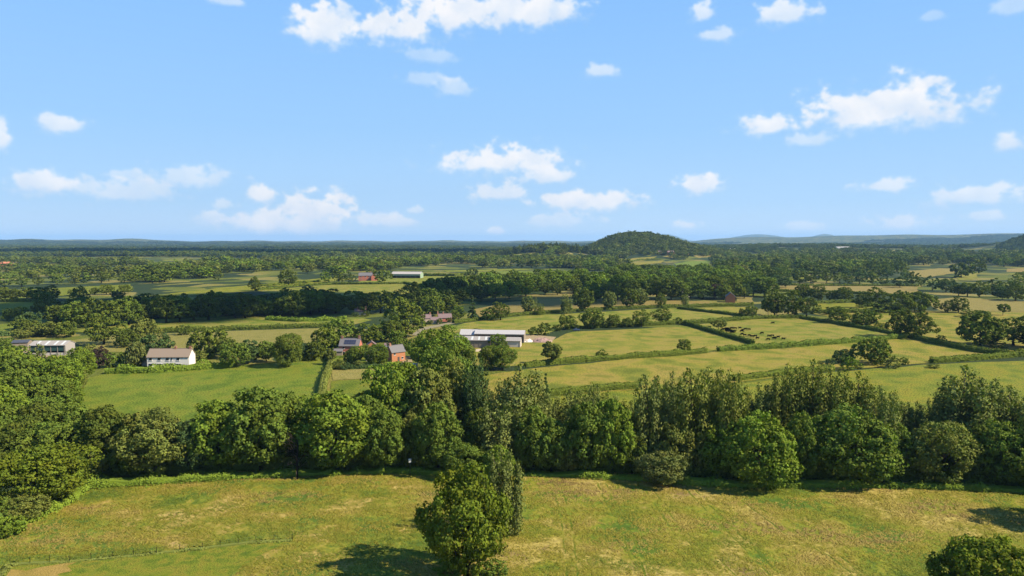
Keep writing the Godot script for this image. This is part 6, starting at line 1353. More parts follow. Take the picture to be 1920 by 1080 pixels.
func trunk(kind: String, lobes: Array, h: float, w: float, base: float, sides: int, limbs: int) -> void:
	var r := h * 0.022 if kind != "oak" else h * 0.032
	var lean := Vector3(rnd(-.03, .03) * h, 0, rnd(-.03, .03) * h)
	var top := h * (0.62 if kind != "conifer" else 0.9)
	var bark := Color(0.8, 0.8, 0.8)
	tube([Vector3(0, -0.5, 0), Vector3(0, h * 0.03, 0), lean * 0.5 + Vector3(0, base + h * 0.08, 0), lean + Vector3(0, top, 0)], [r * 1.7, r * 1.15, r * 0.85, r * 0.2], sides, bark)
	for k in limbs:
		var l: Array = lobes[(k * 7) % lobes.size()]
		var e: Vector3 = l[0]
		var f := clampf(e.y / h - 0.28, 0.12, 0.55)
		var s := lean * f + Vector3(0, h * f, 0)
		tube([s, s.lerp(e, 0.5) + Vector3(0, -0.03 * h, 0) * (1 if e.y > s.y else -1), e], [r * 0.5, r * 0.32, r * 0.1], 4, bark * rnd(0.8, 1.0))

# [crown mesh, trunk mesh] of a kind of tree at its own height and width; lod 0 near, 1 middle, 2 far
const NATURAL := {"oak": [15.0, 15.0, 0.9], "broad": [9.5, 13.0, 0.5], "dome": [13.0, 14.0, 0.1], "round": [15.0, 12.0, 0.2], "poplar": [20.0, 9.0, 0.4], "willow": [12.0, 11.0, 1.0], "thin": [9.0, 9.0, 2.0], "conifer": [18.0, 7.5, 1.5]}
var built := {}

func tree_meshes(kind: String, lod: int, v: int) -> Array:
	var key := "%s%d%d" % [kind, lod, v]
	if built.has(key):
		return built[key]
	rng.seed = hash(key) & 0xffff
	var d: Array = NATURAL[kind]
	var count: int = [40, 22, 12][lod]
	if kind == "thin":
		count = [34, 20, 12][lod]
	var lobes := lobes_for(kind, d[0], d[1], d[2], count)
	begin()
	crown(kind, lobes, d[0], d[1], d[2], [20, 11, 5][lod], [22, 13, 8][lod], [0.27, 0.46, 0.85][lod] * (0.85 if kind == "thin" else 1.0))
	var c := finish(null)
	begin()
	trunk(kind, lobes, d[0], d[1], d[2], [8, 6, 4][lod], [12, 6, 0][lod])
	var t := finish(null)
	built[key] = [c, t]
	return built[key]

func leaf_mat(n: int) -> StandardMaterial3D:
	var key := "foliage_%d" % n
	if mats.has(key):
		return mats[key]
	var c: Array = LEAVES[n]
	var m := plain(key, lin(c[0], c[1], c[2]), 0.9)
	m.vertex_color_use_as_albedo = true
	m.metallic_specular = 0.12
	m.backlight_enabled = true
	m.backlight = Color(0.6, 0.7, 0.3)
	return m

func bark_mat(kind: String) -> StandardMaterial3D:
	var m := plain("bark_pale" if kind == "thin" or kind == "poplar" else "bark", lin(0.16, 0.14, 0.11) if kind == "thin" or kind == "poplar" else lin(0.075, 0.06, 0.045), 0.95)
	m.vertex_color_use_as_albedo = true
	return m

const TREE_NAMES := {"oak": "oak_tree", "broad": "spreading_tree", "dome": "broadleaf_tree", "round": "broadleaf_tree", "poplar": "poplar_tree", "willow": "willow_tree", "thin": "hawthorn_tree", "conifer": "conifer_tree", "bush": "shrub"}

func plant_trees() -> void:
	for i in TREES.size():
		var t: Array = TREES[i]
		var kind: String = t[0]
		var x: float = t[1]
		var z: float = t[2]
		var far := Vector2(x, z).length()
		var lod := 0 if far < 320.0 else 1 if far < 900.0 else 2
		var v := (i * 5 + i / 3) % (4 if lod == 0 else 3)
		if kind == "bush":
			var key := "bush%d%d" % [lod, v]
			if not built.has(key):
				rng.seed = hash(key) & 0xffff
				var lobes := lobes_for("round", 3.6, 4.4, -0.5, [18, 12, 8][lod])
				begin()
				crown("round", lobes, 3.6, 4.4, -0.4, [9, 6, 4][lod], [14, 9, 6][lod], [0.16, 0.24, 0.4][lod])
				built[key] = finish(null)
			var b := MeshInstance3D.new()
			b.name = numbered("shrub")
			b.mesh = built[key]
			b.material_override = leaf_mat(t[5])
			add_child(b)
			b.position = Vector3(x, land(x, z) - 0.1, z)
			b.rotation.y = i * 1.7
			b.scale = Vector3(t[4] / 4.4, t[3] / 3.4, t[4] / 4.4)
			tag(b, t[6], "shrub", GROUPS[t[7]])
			continue
		var me := tree_meshes(kind, lod, v)
		var d: Array = NATURAL[kind]
		var o := thing(TREE_NAMES[kind], t[6], "tree", Vector3(x, land(x, z) - 0.1, z), i * 2.1, GROUPS[t[7]])
		o.scale = Vector3(t[4] / d[1], t[3] / d[0], t[4] / d[1])
		for k in 2:
			var p := MeshInstance3D.new()
			p.name = ["crown", "trunk"][k]
			p.mesh = me[k]
			p.material_override = leaf_mat(t[5]) if k == 0 else bark_mat(kind)
			o.add_child(p)

# woods too far or too dense to count: crowns and trunks copied over an area
func wood(called: String, outline: Array, gap: float, hi: float, wi: float, mix: Array, tints: Array, s: int, label: String, lod := 2, open := 0.0) -> void:
	var poly := PackedVector2Array()
	for p in outline:
		poly.append(Vector2(p[0], p[1]))
	var lo := poly[0]
	var up := poly[0]
	for p in poly:
		lo = lo.min(p)
		up = up.max(p)
	rng.seed = s
	var spots := {}
	var n := noise(0.006, 2, s)
	var gaps := noise(0.005, 2, s + 40)
	var x := lo.x
	while x < up.x:
		var z := lo.y
		while z < up.y:
			var p := Vector2(x, z) + Vector2(rnd(-.5, .5), rnd(-.5, .5)) * gap
			if open > 0.0 and gaps.get_noise_2d(p.x * 0.7, p.y * 1.5) > 0.42 - open:
				z += gap
				continue
			if Geometry2D.is_point_in_polygon(p, poly):
				var kind: String = mix[rng.randi() % mix.size()]
				if not spots.has(kind):
					spots[kind] = []
				var k := rnd(0.75, 1.25) * (1.0 + 0.25 * n.get_noise_2d(p.x, p.y))
				spots[kind].append([p, k, rnd(0.8, 1.2), rng.randi() % tints.size(), rnd(0, TAU), rnd(0.7, 1.35)])
			z += gap
		x += gap
	var o := Node3D.new()
	o.name = numbered(called)
	o.set_meta("kind", "stuff")
	o.set_meta("label", label)
	o.set_meta("category", "woodland")
	add_child(o)
	for kind in spots:
		var me := tree_meshes(kind, lod, 0)
		var d: Array = NATURAL[kind]
		for k in 2:
			var mm := MultiMesh.new()
			mm.transform_format = MultiMesh.TRANSFORM_3D
			mm.use_colors = true
			mm.mesh = me[k]
			mm.instance_count = spots[kind].size()
			for i in spots[kind].size():
				var q: Array = spots[kind][i]
				var sy: float = hi * q[1] / d[0]
				var sx: float = wi * q[1] * q[2] / d[1]
				mm.set_instance_transform(i, Transform3D(Basis(Vector3.UP, q[4]).scaled_local(Vector3(sx, sy, sx)), Vector3(q[0].x, land(q[0].x, q[0].y) - 0.2, q[0].y)))
				var c: Array = LEAVES[tints[q[3]]]
				mm.set_instance_color(i, Color(c[0], c[1], c[2]) * q[5] if k == 0 else Color(0.07, 0.06, 0.045))
			var mi := MultiMeshInstance3D.new()
			mi.name = "crowns" if k == 0 else "trunks"
			mi.multimesh = mm
			var m := plain("wood_leaves" if k == 0 else "wood_bark", Color.WHITE, 0.9)
			m.metallic_specular = 0.12
			m.vertex_color_use_as_albedo = true
			if k == 0:
				m.backlight_enabled = true
				m.backlight = Color(0.6, 0.7, 0.3)
			mi.material_override = m
			o.add_child(mi, true)

# ------------------------------------------------------------------ hedges and undergrowth
func hedge_mesh(pts: Array, high: float, wide: float, size: float, per_metre: float, rough: float, s: int) -> void:
	begin()
	rng.seed = s
	var n := noise(0.11, 3, s)
	for i in pts.size() - 1:
		var a := Vector2(pts[i][0], pts[i][1])
		var b := Vector2(pts[i + 1][0], pts[i + 1][1])
		var len := a.distance_to(b)
		var along := (b - a) / len
		var across := Vector2(-along.y, along.x)
		var count := int(len * per_metre)
		for k in count:
			var f := rnd(0, len)
			var q := a + along * f
			var grow := 1.0 + n.get_noise_2d(q.x * 1.0, q.y * 1.0) * rough * 1.7
			var hh := high * grow
			var ww := wide * (0.5 + 0.5 * grow)
			var w := rnd(-0.15, PI + 0.15)
			var cx := cos(w)
			var cy := maxf(0.0, sin(w))
			var bx := signf(cx) * pow(absf(cx), 0.45) * ww * 0.5
			var by := pow(cy, 0.5) * hh
			if rng.randf() < 0.12:
				by *= rnd(0.2, 1.0)
			q += across * bx * rnd(0.85, 1.12)
			var e := Vector3(across.x * cx, sin(w) * 0.9 + 0.15, across.y * cx).normalized()
			var nn := (e + ball() * 0.7).normalized()
			leaf(Vector3(q.x, land(q.x, q.y) + by * rnd(0.9, 1.1), q.y), nn, (nn + e * 0.7).normalized(), size * rnd(0.6, 1.3), tone(0.38))
		# the dense twigs inside
		var steps := maxi(1, int(len / 6.0))
		for k in steps:
			var p := a.lerp(b, float(k) / steps)
			var q2 := a.lerp(b, float(k + 1) / steps)
			var o := across * wide * 0.32
			var y0 := land(p.x, p.y)
			var y1 := land(q2.x, q2.y)
			var hp := high * (1.0 + n.get_noise_2d(p.x, p.y) * rough * 1.7) * 0.75
			var hq := high * (1.0 + n.get_noise_2d(q2.x, q2.y) * rough * 1.7) * 0.75
			var c := [Vector3(p.x + o.x, y0, p.y + o.y), Vector3(p.x - o.x, y0, p.y - o.y), Vector3(q2.x - o.x, y1, q2.y - o.y), Vector3(q2.x + o.x, y1, q2.y + o.y)]
			var t := [c[0] + Vector3(0, hp, 0), c[1] + Vector3(0, hp, 0), c[2] + Vector3(0, hq, 0), c[3] + Vector3(0, hq, 0)]
			var before := av.size()
			face([t[0], t[1], t[2], t[3]])
			face([c[0], t[0], t[3], c[3]])
			face([c[2], t[2], t[1], c[1]])
			for u in av.size() - before:
				ac.append(Color(0.81, 0.81, 0.81))

func plant_hedges() -> void:
	for i in HEDGES.size():
		var e: Array = HEDGES[i]
		var d := INF
		for p in e[0]:
			d = minf(d, Vector2(p[0], p[1]).length())
		var size := clampf(d * 0.0011, 0.16, 1.1)
		hedge_mesh(e[0], e[1], e[2], size, 2.6 * (e[1] * 2.0 + e[2]) / (size * size * 3.2), e[3], 400 + i)
		tag(own("hedge", leaf_mat(e[4])), e[5], "hedge", "hedges between the fields")
	for i in UNDERGROWTH.size():
		var e: Array = UNDERGROWTH[i]
		hedge_mesh(e[0], e[1], e[2], 0.2, 2.2 * (e[1] * 2.0 + e[2]) / 0.12, 0.9, 700 + i)
		var o := setting("undergrowth", leaf_mat(e[3]), "stuff")
		o.set_meta("label", e[4])
		o.set_meta("category", "undergrowth")

# ------------------------------------------------------------------ buildings and other made things
func roof_slab(x0: float, x1: float, z0: float, y0: float, z1: float, y1: float, thick: float) -> void:
	var a := [Vector3(x0, y0, z0), Vector3(x1, y0, z0), Vector3(x1, y1, z1), Vector3(x0, y1, z1)]
	var up := Vector3(0, thick, 0)
	var order := [0, 3, 2, 1] if z0 > z1 else [0, 1, 2, 3]
	var t := []
	for j in order:
		t.append(a[j] + up)
	t.reverse()
	face(t)
	var b := []
	for j in order:
		b.append(a[j])
	face(b)
	for j in 4:
		var k := (j + 1) % 4
		var q := [a[order[j]], a[order[k]], a[order[k]] + up, a[order[j]] + up]
		q.reverse()
		face(q)

func window_at(parent: Node, x: float, y: float, z: float, w: float, h: float, frame_m: Material, side := 0) -> void:
	var turn := PI / 2 if side else 0.0
	begin()
	box(Vector3(x, y, z), Vector3(w, h, 0.12), turn)
	box(Vector3(x, y - h * 0.5 - 0.06, z), Vector3(w + 0.2, 0.1, 0.3), turn)
	var f := part("window", parent, frame_m)
	begin()
	var o := Vector3(0.04, 0, 0) if side else Vector3(0, 0, 0.04)
	for s in [-1, 1]:
		var e := Vector3(0, 0, s * w * 0.24) if side else Vector3(s * w * 0.24, 0, 0)
		box(Vector3(x, y, z) + o + e, Vector3(w * 0.46, h * 0.9, 0.12), turn)
	part("pane", f, plain("window_glass", lin(0.02, 0.025, 0.03), 0.12))

# long axis along x, front towards +z; windows [x, y, w, h, side]; chimneys [x, height]
func house(called: String, label: String, at: Vector3, turn: float, l: float, d: float, hw: float, hr: float, wm: Material, rm: Material, wins: Array, chim: Array, doors := [], group := "") -> Node3D:
	var o := thing(called, label, "house", at, turn, group)
	begin()
	slab([Vector2(-d / 2, -0.6), Vector2(d / 2, -0.6), Vector2(d / 2, hw), Vector2(0, hw + hr), Vector2(-d / 2, hw)], -l / 2, l / 2, Basis(Vector3.UP, PI / 2))
	part("wall", o, wm)
	begin()
	var run := d / 2 + 0.35
	var drop := hr / (d / 2) * 0.35
	roof_slab(-l / 2 - 0.25, l / 2 + 0.25, run, hw - drop + 0.05, 0.0, hw + hr + 0.05, 0.2)
	roof_slab(-l / 2 - 0.25, l / 2 + 0.25, -run, hw - drop + 0.05, 0.0, hw + hr + 0.05, 0.2)
	var r := part("roof", o, rm)
	begin()
	box(Vector3(0, hw + hr + 0.28, 0), Vector3(l + 0.5, 0.16, 0.3))
	part("ridge_tiles", r, rm)
	for c in chim:
		begin()
		box(Vector3(c[0], hw + hr + c[1] * 0.5 - 0.3, 0), Vector3(0.9, c[1] + 0.6, 0.7))
		box(Vector3(c[0], hw + hr + c[1] + 0.05, 0), Vector3(1.05, 0.14, 0.85))
		for s in [-0.22, 0.22]:
			box(Vector3(c[0] + s, hw + hr + c[1] + 0.3, 0), Vector3(0.24, 0.4, 0.24))
		part("chimney", r, plain("chimney_brick", lin(0.25, 0.13, 0.085)))
	for w in wins:
		if w[4]:
			window_at(o, l / 2 + 0.02, w[1], w[0], w[2], w[3], plain("white_frame", lin(0.75, 0.75, 0.72), 0.6), 1)
		else:
			window_at(o, w[0], w[1], d / 2 + 0.02, w[2], w[3], plain("white_frame", lin(0.75, 0.75, 0.72), 0.6))
	for q in doors:
		begin()
		box(Vector3(q, 1.0, d / 2 + 0.03), Vector3(1.0, 2.1, 0.12))
		part("door", o, plain("door_paint", lin(0.06, 0.05, 0.045), 0.6))
	return o

# an open-fronted or closed farm shed; rooflights are paler sheets in the roof
func barn(label: String, at: Vector3, turn: float, l: float, d: float, hw: float, hr: float, rm: Material, wm: Material, lowm: Material, open: float, posts: int, lights: Array, gable_m: Material = null) -> Node3D:
	var o := thing("barn", label, "barn", at, turn)
	begin()
	roof_slab(-l / 2 - 0.3, l / 2 + 0.3, d / 2 + 0.5, hw, 0.0, hw + hr, 0.16)
	roof_slab(-l / 2 - 0.3, l / 2 + 0.3, -d / 2 - 0.5, hw, 0.0, hw + hr, 0.16)
	for k in int(l / 1.1):   # the sheet laps
		roof_slab(-l / 2 + k * 1.1, -l / 2 + k * 1.1 + 0.22, d / 2 + 0.5, hw + 0.14, 0.0, hw + hr + 0.14, 0.06)
	var r := part("roof", o, rm)
	for x in lights:
		begin()
		roof_slab(x * l - 0.5, x * l + 0.5, d / 2 + 0.2, hw + 0.2 + hr * 0.3 / (d / 2), d * 0.06, hw + hr * 0.88 + 0.2, 0.05)
		part("rooflight", r, plain("rooflight_sheet", lin(0.42, 0.43, 0.42), 0.5))
	for s in [-1, 1]:
		begin()
		slab([Vector2(-d / 2, -0.4), Vector2(d / 2, -0.4), Vector2(d / 2, hw), Vector2(0, hw + hr - 0.05), Vector2(-d / 2, hw)], s * (l / 2) - 0.1, s * (l / 2) + 0.1, Basis(Vector3.UP, PI / 2))
		part("gable_wall", o, gable_m if gable_m and s > 0 else wm)
	begin()
	box(Vector3(0, hw / 2 - 0.2, -d / 2), Vector3(l - 0.2, hw + 0.4, 0.15))
	part("back_wall", o, wm)
	begin()
	box(Vector3(0, hw - (hw - open) / 2, d / 2), Vector3(l - 0.2, hw - open - 0.05, 0.12))
	part("cladding", o, wm)
	if lowm:
		begin()
		box(Vector3(0, open * 0.3, d / 2 - 0.1), Vector3(l - 0.2, open * 0.6, 0.2))
		part("low_wall", o, lowm)
	for k in posts:
		begin()
		box(Vector3(lerpf(-l / 2 + 0.4, l / 2 - 0.4, k / maxf(1.0, posts - 1.0)), hw / 2 - 0.1, d / 2 + 0.12), Vector3(0.28, hw + 0.1, 0.1))
		part("post", o, plain("barn_post", lin(0.2, 0.17, 0.14)))
	return o

func car(label: String, at: Vector3, turn: float, paint: Material) -> void:
	var o := thing("parked_car", label, "car", at, turn)
	begin()
	slab([Vector2(-2.05, 0.35), Vector2(2.05, 0.35), Vector2(2.1, 0.75), Vector2(1.95, 0.92), Vector2(1.0, 1.0), Vector2(-1.75, 1.02), Vector2(-2.1, 0.9)], -0.86, 0.86)
	part("body", o, paint)
	begin()
	slab([Vector2(-1.7, 1.0), Vector2(1.0, 0.98), Vector2(0.35, 1.42), Vector2(-1.25, 1.44)], -0.74, 0.74)
	var c := part("cabin_glass", o, plain("car_glass", lin(0.02, 0.025, 0.03), 0.08))
	begin()
	slab([Vector2(-1.3, 1.44), Vector2(0.4, 1.42), Vector2(0.3, 1.5), Vector2(-1.2, 1.52)], -0.72, 0.72)
	part("roof", c, paint)
	for x in [-1.3, 1.3]:
		for z in [-0.8, 0.8]:
			begin()
			tube([Vector3(x, 0.33, z - 0.11), Vector3(x, 0.33, z - 0.105), Vector3(x, 0.33, z + 0.105), Vector3(x, 0.33, z + 0.11)], [0.02, 0.33, 0.33, 0.02], 12, Color.WHITE, false)
			part("wheel", o, plain("tyre", lin(0.02, 0.02, 0.02)))

# a mound of loose stuff
func heap(label: String, at: Vector3, l: float, d: float, h: float, c: Color, s: int) -> void:
	begin()
	var n := noise(0.55, 3, s)
	var k := 22
	for i in k + 1:
		for j in k + 1:
			var x := (float(i) / k - 0.5) * 2
			var z := (float(j) / k - 0.5) * 2
			var f := maxf(0.0, 1.0 - x * x - z * z)
			var y := h * pow(f, 0.7) * (1.0 + 1.3 * n.get_noise_2d(x * l, z * d)) - 0.15
			av.append(Vector3(x * l / 2, y, z * d / 2))
			an.append(Vector3.UP)
	for i in k:
		for j in k:
			var a := i * (k + 1) + j
			ai.append_array([a, a + k + 1, a + 1, a + 1, a + k + 1, a + k + 2])
	var st := SurfaceTool.new()
	st.create_from(finish(null), 0)
	st.generate_normals()
	var o := MeshInstance3D.new()
	o.name = numbered("rubble_heap")
	o.mesh = st.commit()
	o.material_override = plain("heap_%d" % s, c)
	add_child(o)
	o.position = at
	tag(o, label, "heap")

# one smooth body from capsules: [from, to, radius, radius]; the field is meshed as surface nets
func body_mesh(bones: Array, lo: Vector3, hi: Vector3, cell: float, blend: float) -> ArrayMesh:
	var n := Vector3i(((hi - lo) / cell).ceil())
	var val := PackedFloat32Array()
	val.resize((n.x + 1) * (n.y + 1) * (n.z + 1))
	var at := func(i: int, j: int, k: int) -> int: return (i * (n.y + 1) + j) * (n.z + 1) + k
	for i in n.x + 1:
		for j in n.y + 1:
			for k in n.z + 1:
				var p := lo + Vector3(i, j, k) * cell
				var s := 0.0
				for b in bones:
					var ab: Vector3 = b[1] - b[0]
					var t := clampf((p - b[0]).dot(ab) / ab.length_squared(), 0, 1)
					var dist: float = p.distance_to(b[0] + ab * t) - lerpf(b[2], b[3], t)
					s += exp(-dist / blend)
				val[at.call(i, j, k)] = -log(maxf(s, 1e-30)) * blend
	begin()
	var id := {}
	for i in n.x:
		for j in n.y:
			for k in n.z:
				var sum := Vector3.ZERO
				var count := 0
				for e in [[0, 0, 0, 1, 0, 0], [0, 1, 0, 1, 1, 0], [0, 0, 1, 1, 0, 1], [0, 1, 1, 1, 1, 1], [0, 0, 0, 0, 1, 0], [1, 0, 0, 1, 1, 0], [0, 0, 1, 0, 1, 1], [1, 0, 1, 1, 1, 1], [0, 0, 0, 0, 0, 1], [1, 0, 0, 1, 0, 1], [0, 1, 0, 0, 1, 1], [1, 1, 0, 1, 1, 1]]:
					var a := val[at.call(i + e[0], j + e[1], k + e[2])]
					var b := val[at.call(i + e[3], j + e[4], k + e[5])]
					if (a < 0) != (b < 0):
						sum += Vector3(e[0], e[1], e[2]).lerp(Vector3(e[3], e[4], e[5]), a / (a - b))
						count += 1
				if count:
					id[Vector3i(i, j, k)] = av.size()
					av.append(lo + (Vector3(i, j, k) + sum / count) * cell)
					an.append(Vector3(val[at.call(i + 1, j, k)] - val[at.call(i, j, k)], val[at.call(i, j + 1, k)] - val[at.call(i, j, k)], val[at.call(i, j, k + 1)] - val[at.call(i, j, k)]).normalized())
	for c in id:
		for ax in 3:
			var e: Vector3i = c
			var step := Vector3i(int(ax == 0), int(ax == 1), int(ax == 2))
			var u := Vector3i(int(ax == 1), int(ax == 2), int(ax == 0))
			var v := Vector3i(int(ax == 2), int(ax == 0), int(ax == 1))
			var a := val[at.call(e.x, e.y, e.z)]
			var f := e + step
			var b := val[at.call(f.x, f.y, f.z)]
			if (a < 0) == (b < 0) or not (id.has(e - u) and id.has(e - v) and id.has(e - u - v)):
				continue
			var q := [id[e], id[e - u], id[e - u - v], id[e - v]]
			if a < 0:
				q.reverse()
			ai.append_array([q[0], q[1], q[2], q[0], q[2], q[3]])
	return finish(null)

func cow_bones(graze: bool) -> Array:
	var b := [[Vector3(-0.7, 1.05, 0), Vector3(0.5, 1.0, 0), 0.34, 0.37], [Vector3(-0.85, 1.12, 0), Vector3(-0.6, 1.08, 0), 0.26, 0.3]]
	for z in [-0.2, 0.2]:
		b.append([Vector3(0.55, 0.85, z), Vector3(0.58, 0.42, z), 0.15, 0.085])
		b.append([Vector3(0.58, 0.42, z), Vector3(0.58, 0.05, z), 0.08, 0.07])
		b.append([Vector3(-0.78, 0.95, z), Vector3(-0.7, 0.6, z), 0.2, 0.12])
		b.append([Vector3(-0.7, 0.6, z), Vector3(-0.86, 0.4, z), 0.11, 0.08])
		b.append([Vector3(-0.86, 0.4, z), Vector3(-0.84, 0.05, z), 0.075, 0.065])
	var head := Vector3(1.25, 0.45, 0.05) if graze else Vector3(1.22, 1.32, 0.06)
	b.append([Vector3(0.55, 1.12, 0), head, 0.26, 0.14])
	var nose := head + (Vector3(0.22, -0.3, 0) if graze else Vector3(0.36, -0.18, 0))
	b.append([head, nose, 0.14, 0.085])
	for z in [-1, 1]:
		b.append([head + Vector3(-0.03, 0.09, z * 0.1), head + Vector3(-0.07, 0.1, z * 0.27), 0.05, 0.035])
	b.append([Vector3(-1.0, 1.25, 0), Vector3(-1.12, 0.55, 0), 0.05, 0.045])
	return b

func fence(pts: Array, gap: float) -> void:
	var o := thing("wire_fence", "wire fence on thin wooden posts around the mown paddock", "fence", Vector3.ZERO)
	var tops := []
	for i in pts.size() - 1:
		var a := Vector2(pts[i][0], pts[i][1])
		var b := Vector2(pts[i + 1][0], pts[i + 1][1])
		var m := maxi(1, int(a.distance_to(b) / gap))
		for j in m + (1 if i == pts.size() - 2 else 0):
			var p := a.lerp(b, float(j) / m)
			var y := land(p.x, p.y)
			begin()
			tube([Vector3(p.x, y - 0.3, p.y), Vector3(p.x, y + 1.25, p.y), Vector3(p.x, y + 1.29, p.y)], [0.05, 0.045, 0.01], 6, Color.WHITE, false)
			part("post", o, plain("weathered_post", lin(0.4, 0.36, 0.3)))
			tops.append(Vector3(p.x, y, p.y))
	for h in [0.45, 0.8, 1.15]:
		begin()
		for i in tops.size() - 1:
			tube([tops[i] + Vector3(0, h, 0), tops[i + 1] + Vector3(0, h, 0)], [0.006, 0.006], 3, Color.WHITE, false)
		part("wire", o, plain("fence_wire", lin(0.3, 0.3, 0.3), 0.5, 0.8))

func branch(p: Vector3, d: Vector3, l: float, r: float, depth: int) -> void:
	var q := p + d * l * 0.55 + ball() * l * 0.06
	var e := q + (d + ball() * 0.25).normalized() * l * 0.45
	tube([p, q, e], [r, r * 0.75, r * 0.5], 5, Color.WHITE, false)
	if depth > 0:
		for k in 3:
			branch(q.lerp(e, rnd(0.0, 1.0)), (d * 0.9 + ball() * 0.85 + Vector3.UP * 0.15).normalized(), l * rnd(0.5, 0.72), r * 0.5, depth - 1)

func cloud_shape(at: Vector3, rx: float, rz: float, s: int) -> void:
	rng.seed = s
	begin()
	for k in 60:
		var a := rnd(0, TAU)
		var f := sqrt(rng.randf())
		var c := Vector3(cos(a) * f * rx, rnd(-0.05, 0.15) * rx, sin(a) * f * rz)
		var r := sqrt(rx * rz) * rnd(0.2, 0.4) * (1.1 - f * 0.5)
		var first := av.size()
		for i in 9:
			for j in 12:
				var up := PI * i / 8.0
				var ro := TAU * j / 12.0
				var d := Vector3(sin(up) * cos(ro), cos(up) * 0.6, sin(up) * sin(ro))
				av.append(c + d * r * rnd(0.9, 1.1))
				an.append(d.normalized())
		for i in 8:
			for j in 12:
				var p := first + i * 12 + j
				var q := first + i * 12 + (j + 1) % 12
				ai.append_array([p, q, p + 12, q, q + 12, p + 12])
	var o := setting("cloud", plain("cloud_white", lin(0.85, 0.85, 0.85), 1.0))
	o.position = at

# long grass of the near meadows, thinned in the wheel tracks
func meadow_grass() -> void:
	rng.seed = 5150
	begin()
	for k in 14:
		var a := rnd(0, TAU)
		var f := Vector3(cos(a), 0, sin(a)) * rnd(0.0, 0.3)
		var lean := Vector3(rnd(-.2, .2), 0, rnd(-.2, .2))
		var h := rnd(0.08, 0.26)
		var w := Vector3(-sin(a), 0, cos(a)) * rnd(0.03, 0.06)
		var n := Vector3(0.12 + cos(a) * 0.1, 0.95, sin(a) * 0.1).normalized()
		var q := av.size()
		var blade := [f - w, f + w, f + lean + Vector3(0, h, 0)]
		if (blade[2] - blade[0]).cross(blade[1] - blade[0]).y < 0:   # upper side out
			blade.reverse()
		for p in blade:
			av.append(p)
			an.append(n)
			ac.append(Color.WHITE)
		ai.append_array([q, q + 1, q + 2])
	var me := finish(null)
	var patch := noise(0.05, 4, 61)
	var drift := noise(0.016, 3, 62)
	var thick := noise(0.09, 3, 63)
	var pad := PackedVector2Array()
	for p in PADDOCK:
		pad.append(Vector2(p[0], p[1]))
	var mead := []
	for f in FIELDS:
		if f[0] == "meadow":
			var m := PackedVector2Array()
			for p in f[4]:
				m.append(Vector2(p[0], p[1]))
			mead.append(m)
	var spots := []
	var tries := 0
	while spots.size() < 80000 and tries < 600000:
		tries += 1
		var z := rnd(-172.0, -86.0)
		var x := rnd(-1.0, 1.0) * (-z * 0.84)
		var p := Vector2(x, z)
		if thick.get_noise_2d(x, z * 1.6) < rnd(-0.7, 0.25):
			continue
		if not (Geometry2D.is_point_in_polygon(p, mead[0]) or Geometry2D.is_point_in_polygon(p, mead[1])) or Geometry2D.is_point_in_polygon(p, pad):
			continue
		var pressed := false
		for t in TRACKS:
			for i in t.size() - 1:
				var a := Vector2(t[i][0], t[i][1])
				var b := Vector2(t[i + 1][0], t[i + 1][1])
				var c := Geometry2D.get_closest_point_to_segment(p, a, b)
				var d := c.distance_to(p)
				if absf(d - 0.9) < 0.28:
					pressed = true
		if pressed and rng.randf() < 0.8:
			continue
		spots.append(p)
	var mm := MultiMesh.new()
	mm.transform_format = MultiMesh.TRANSFORM_3D
	mm.use_colors = true
	mm.mesh = me
	mm.instance_count = spots.size()
	var tones := [Color(.095, .135, .012), Color(.15, .165, .014), Color(.215, .19, .02), Color(.29, .225, .05), Color(.22, .15, .055)]
	for i in spots.size():
		var p: Vector2 = spots[i]
		var v := 1.9 + patch.get_noise_2d(p.x * 0.7, p.y * 1.5) * 2.6 + drift.get_noise_2d(p.x, p.y * 1.7) * 2.2 + rnd(-0.5, 0.5)
		v = clampf(v, 0.0, 3.99)
		var c: Color = tones[int(v)].lerp(tones[int(v) + 1], v - int(v)) * rnd(0.85, 1.15)
		var s := rnd(0.7, 1.35)
		mm.set_instance_transform(i, Transform3D(Basis(Vector3.UP, rnd(0, TAU)).scaled_local(Vector3(s * 1.2, s * (0.75 + 0.25 * absf(v - 1.0) * 0.5), s * 1.2)), Vector3(p.x, land(p.x, p.y) + 0.02, p.y)))
		mm.set_instance_color(i, c)
	var o := MultiMeshInstance3D.new()
	o.name = "meadow_grass"
	o.multimesh = mm
	var m := plain("grass_blades", Color.WHITE, 0.8)
	m.vertex_color_use_as_albedo = true
	m.backlight_enabled = true
	m.backlight = Color(0.45, 0.5, 0.2)
	o.material_override = m
	o.set_meta("kind", "stuff")
	o.set_meta("label", "long seeding grass of the near meadows")
	o.set_meta("category", "grass")
	add_child(o)


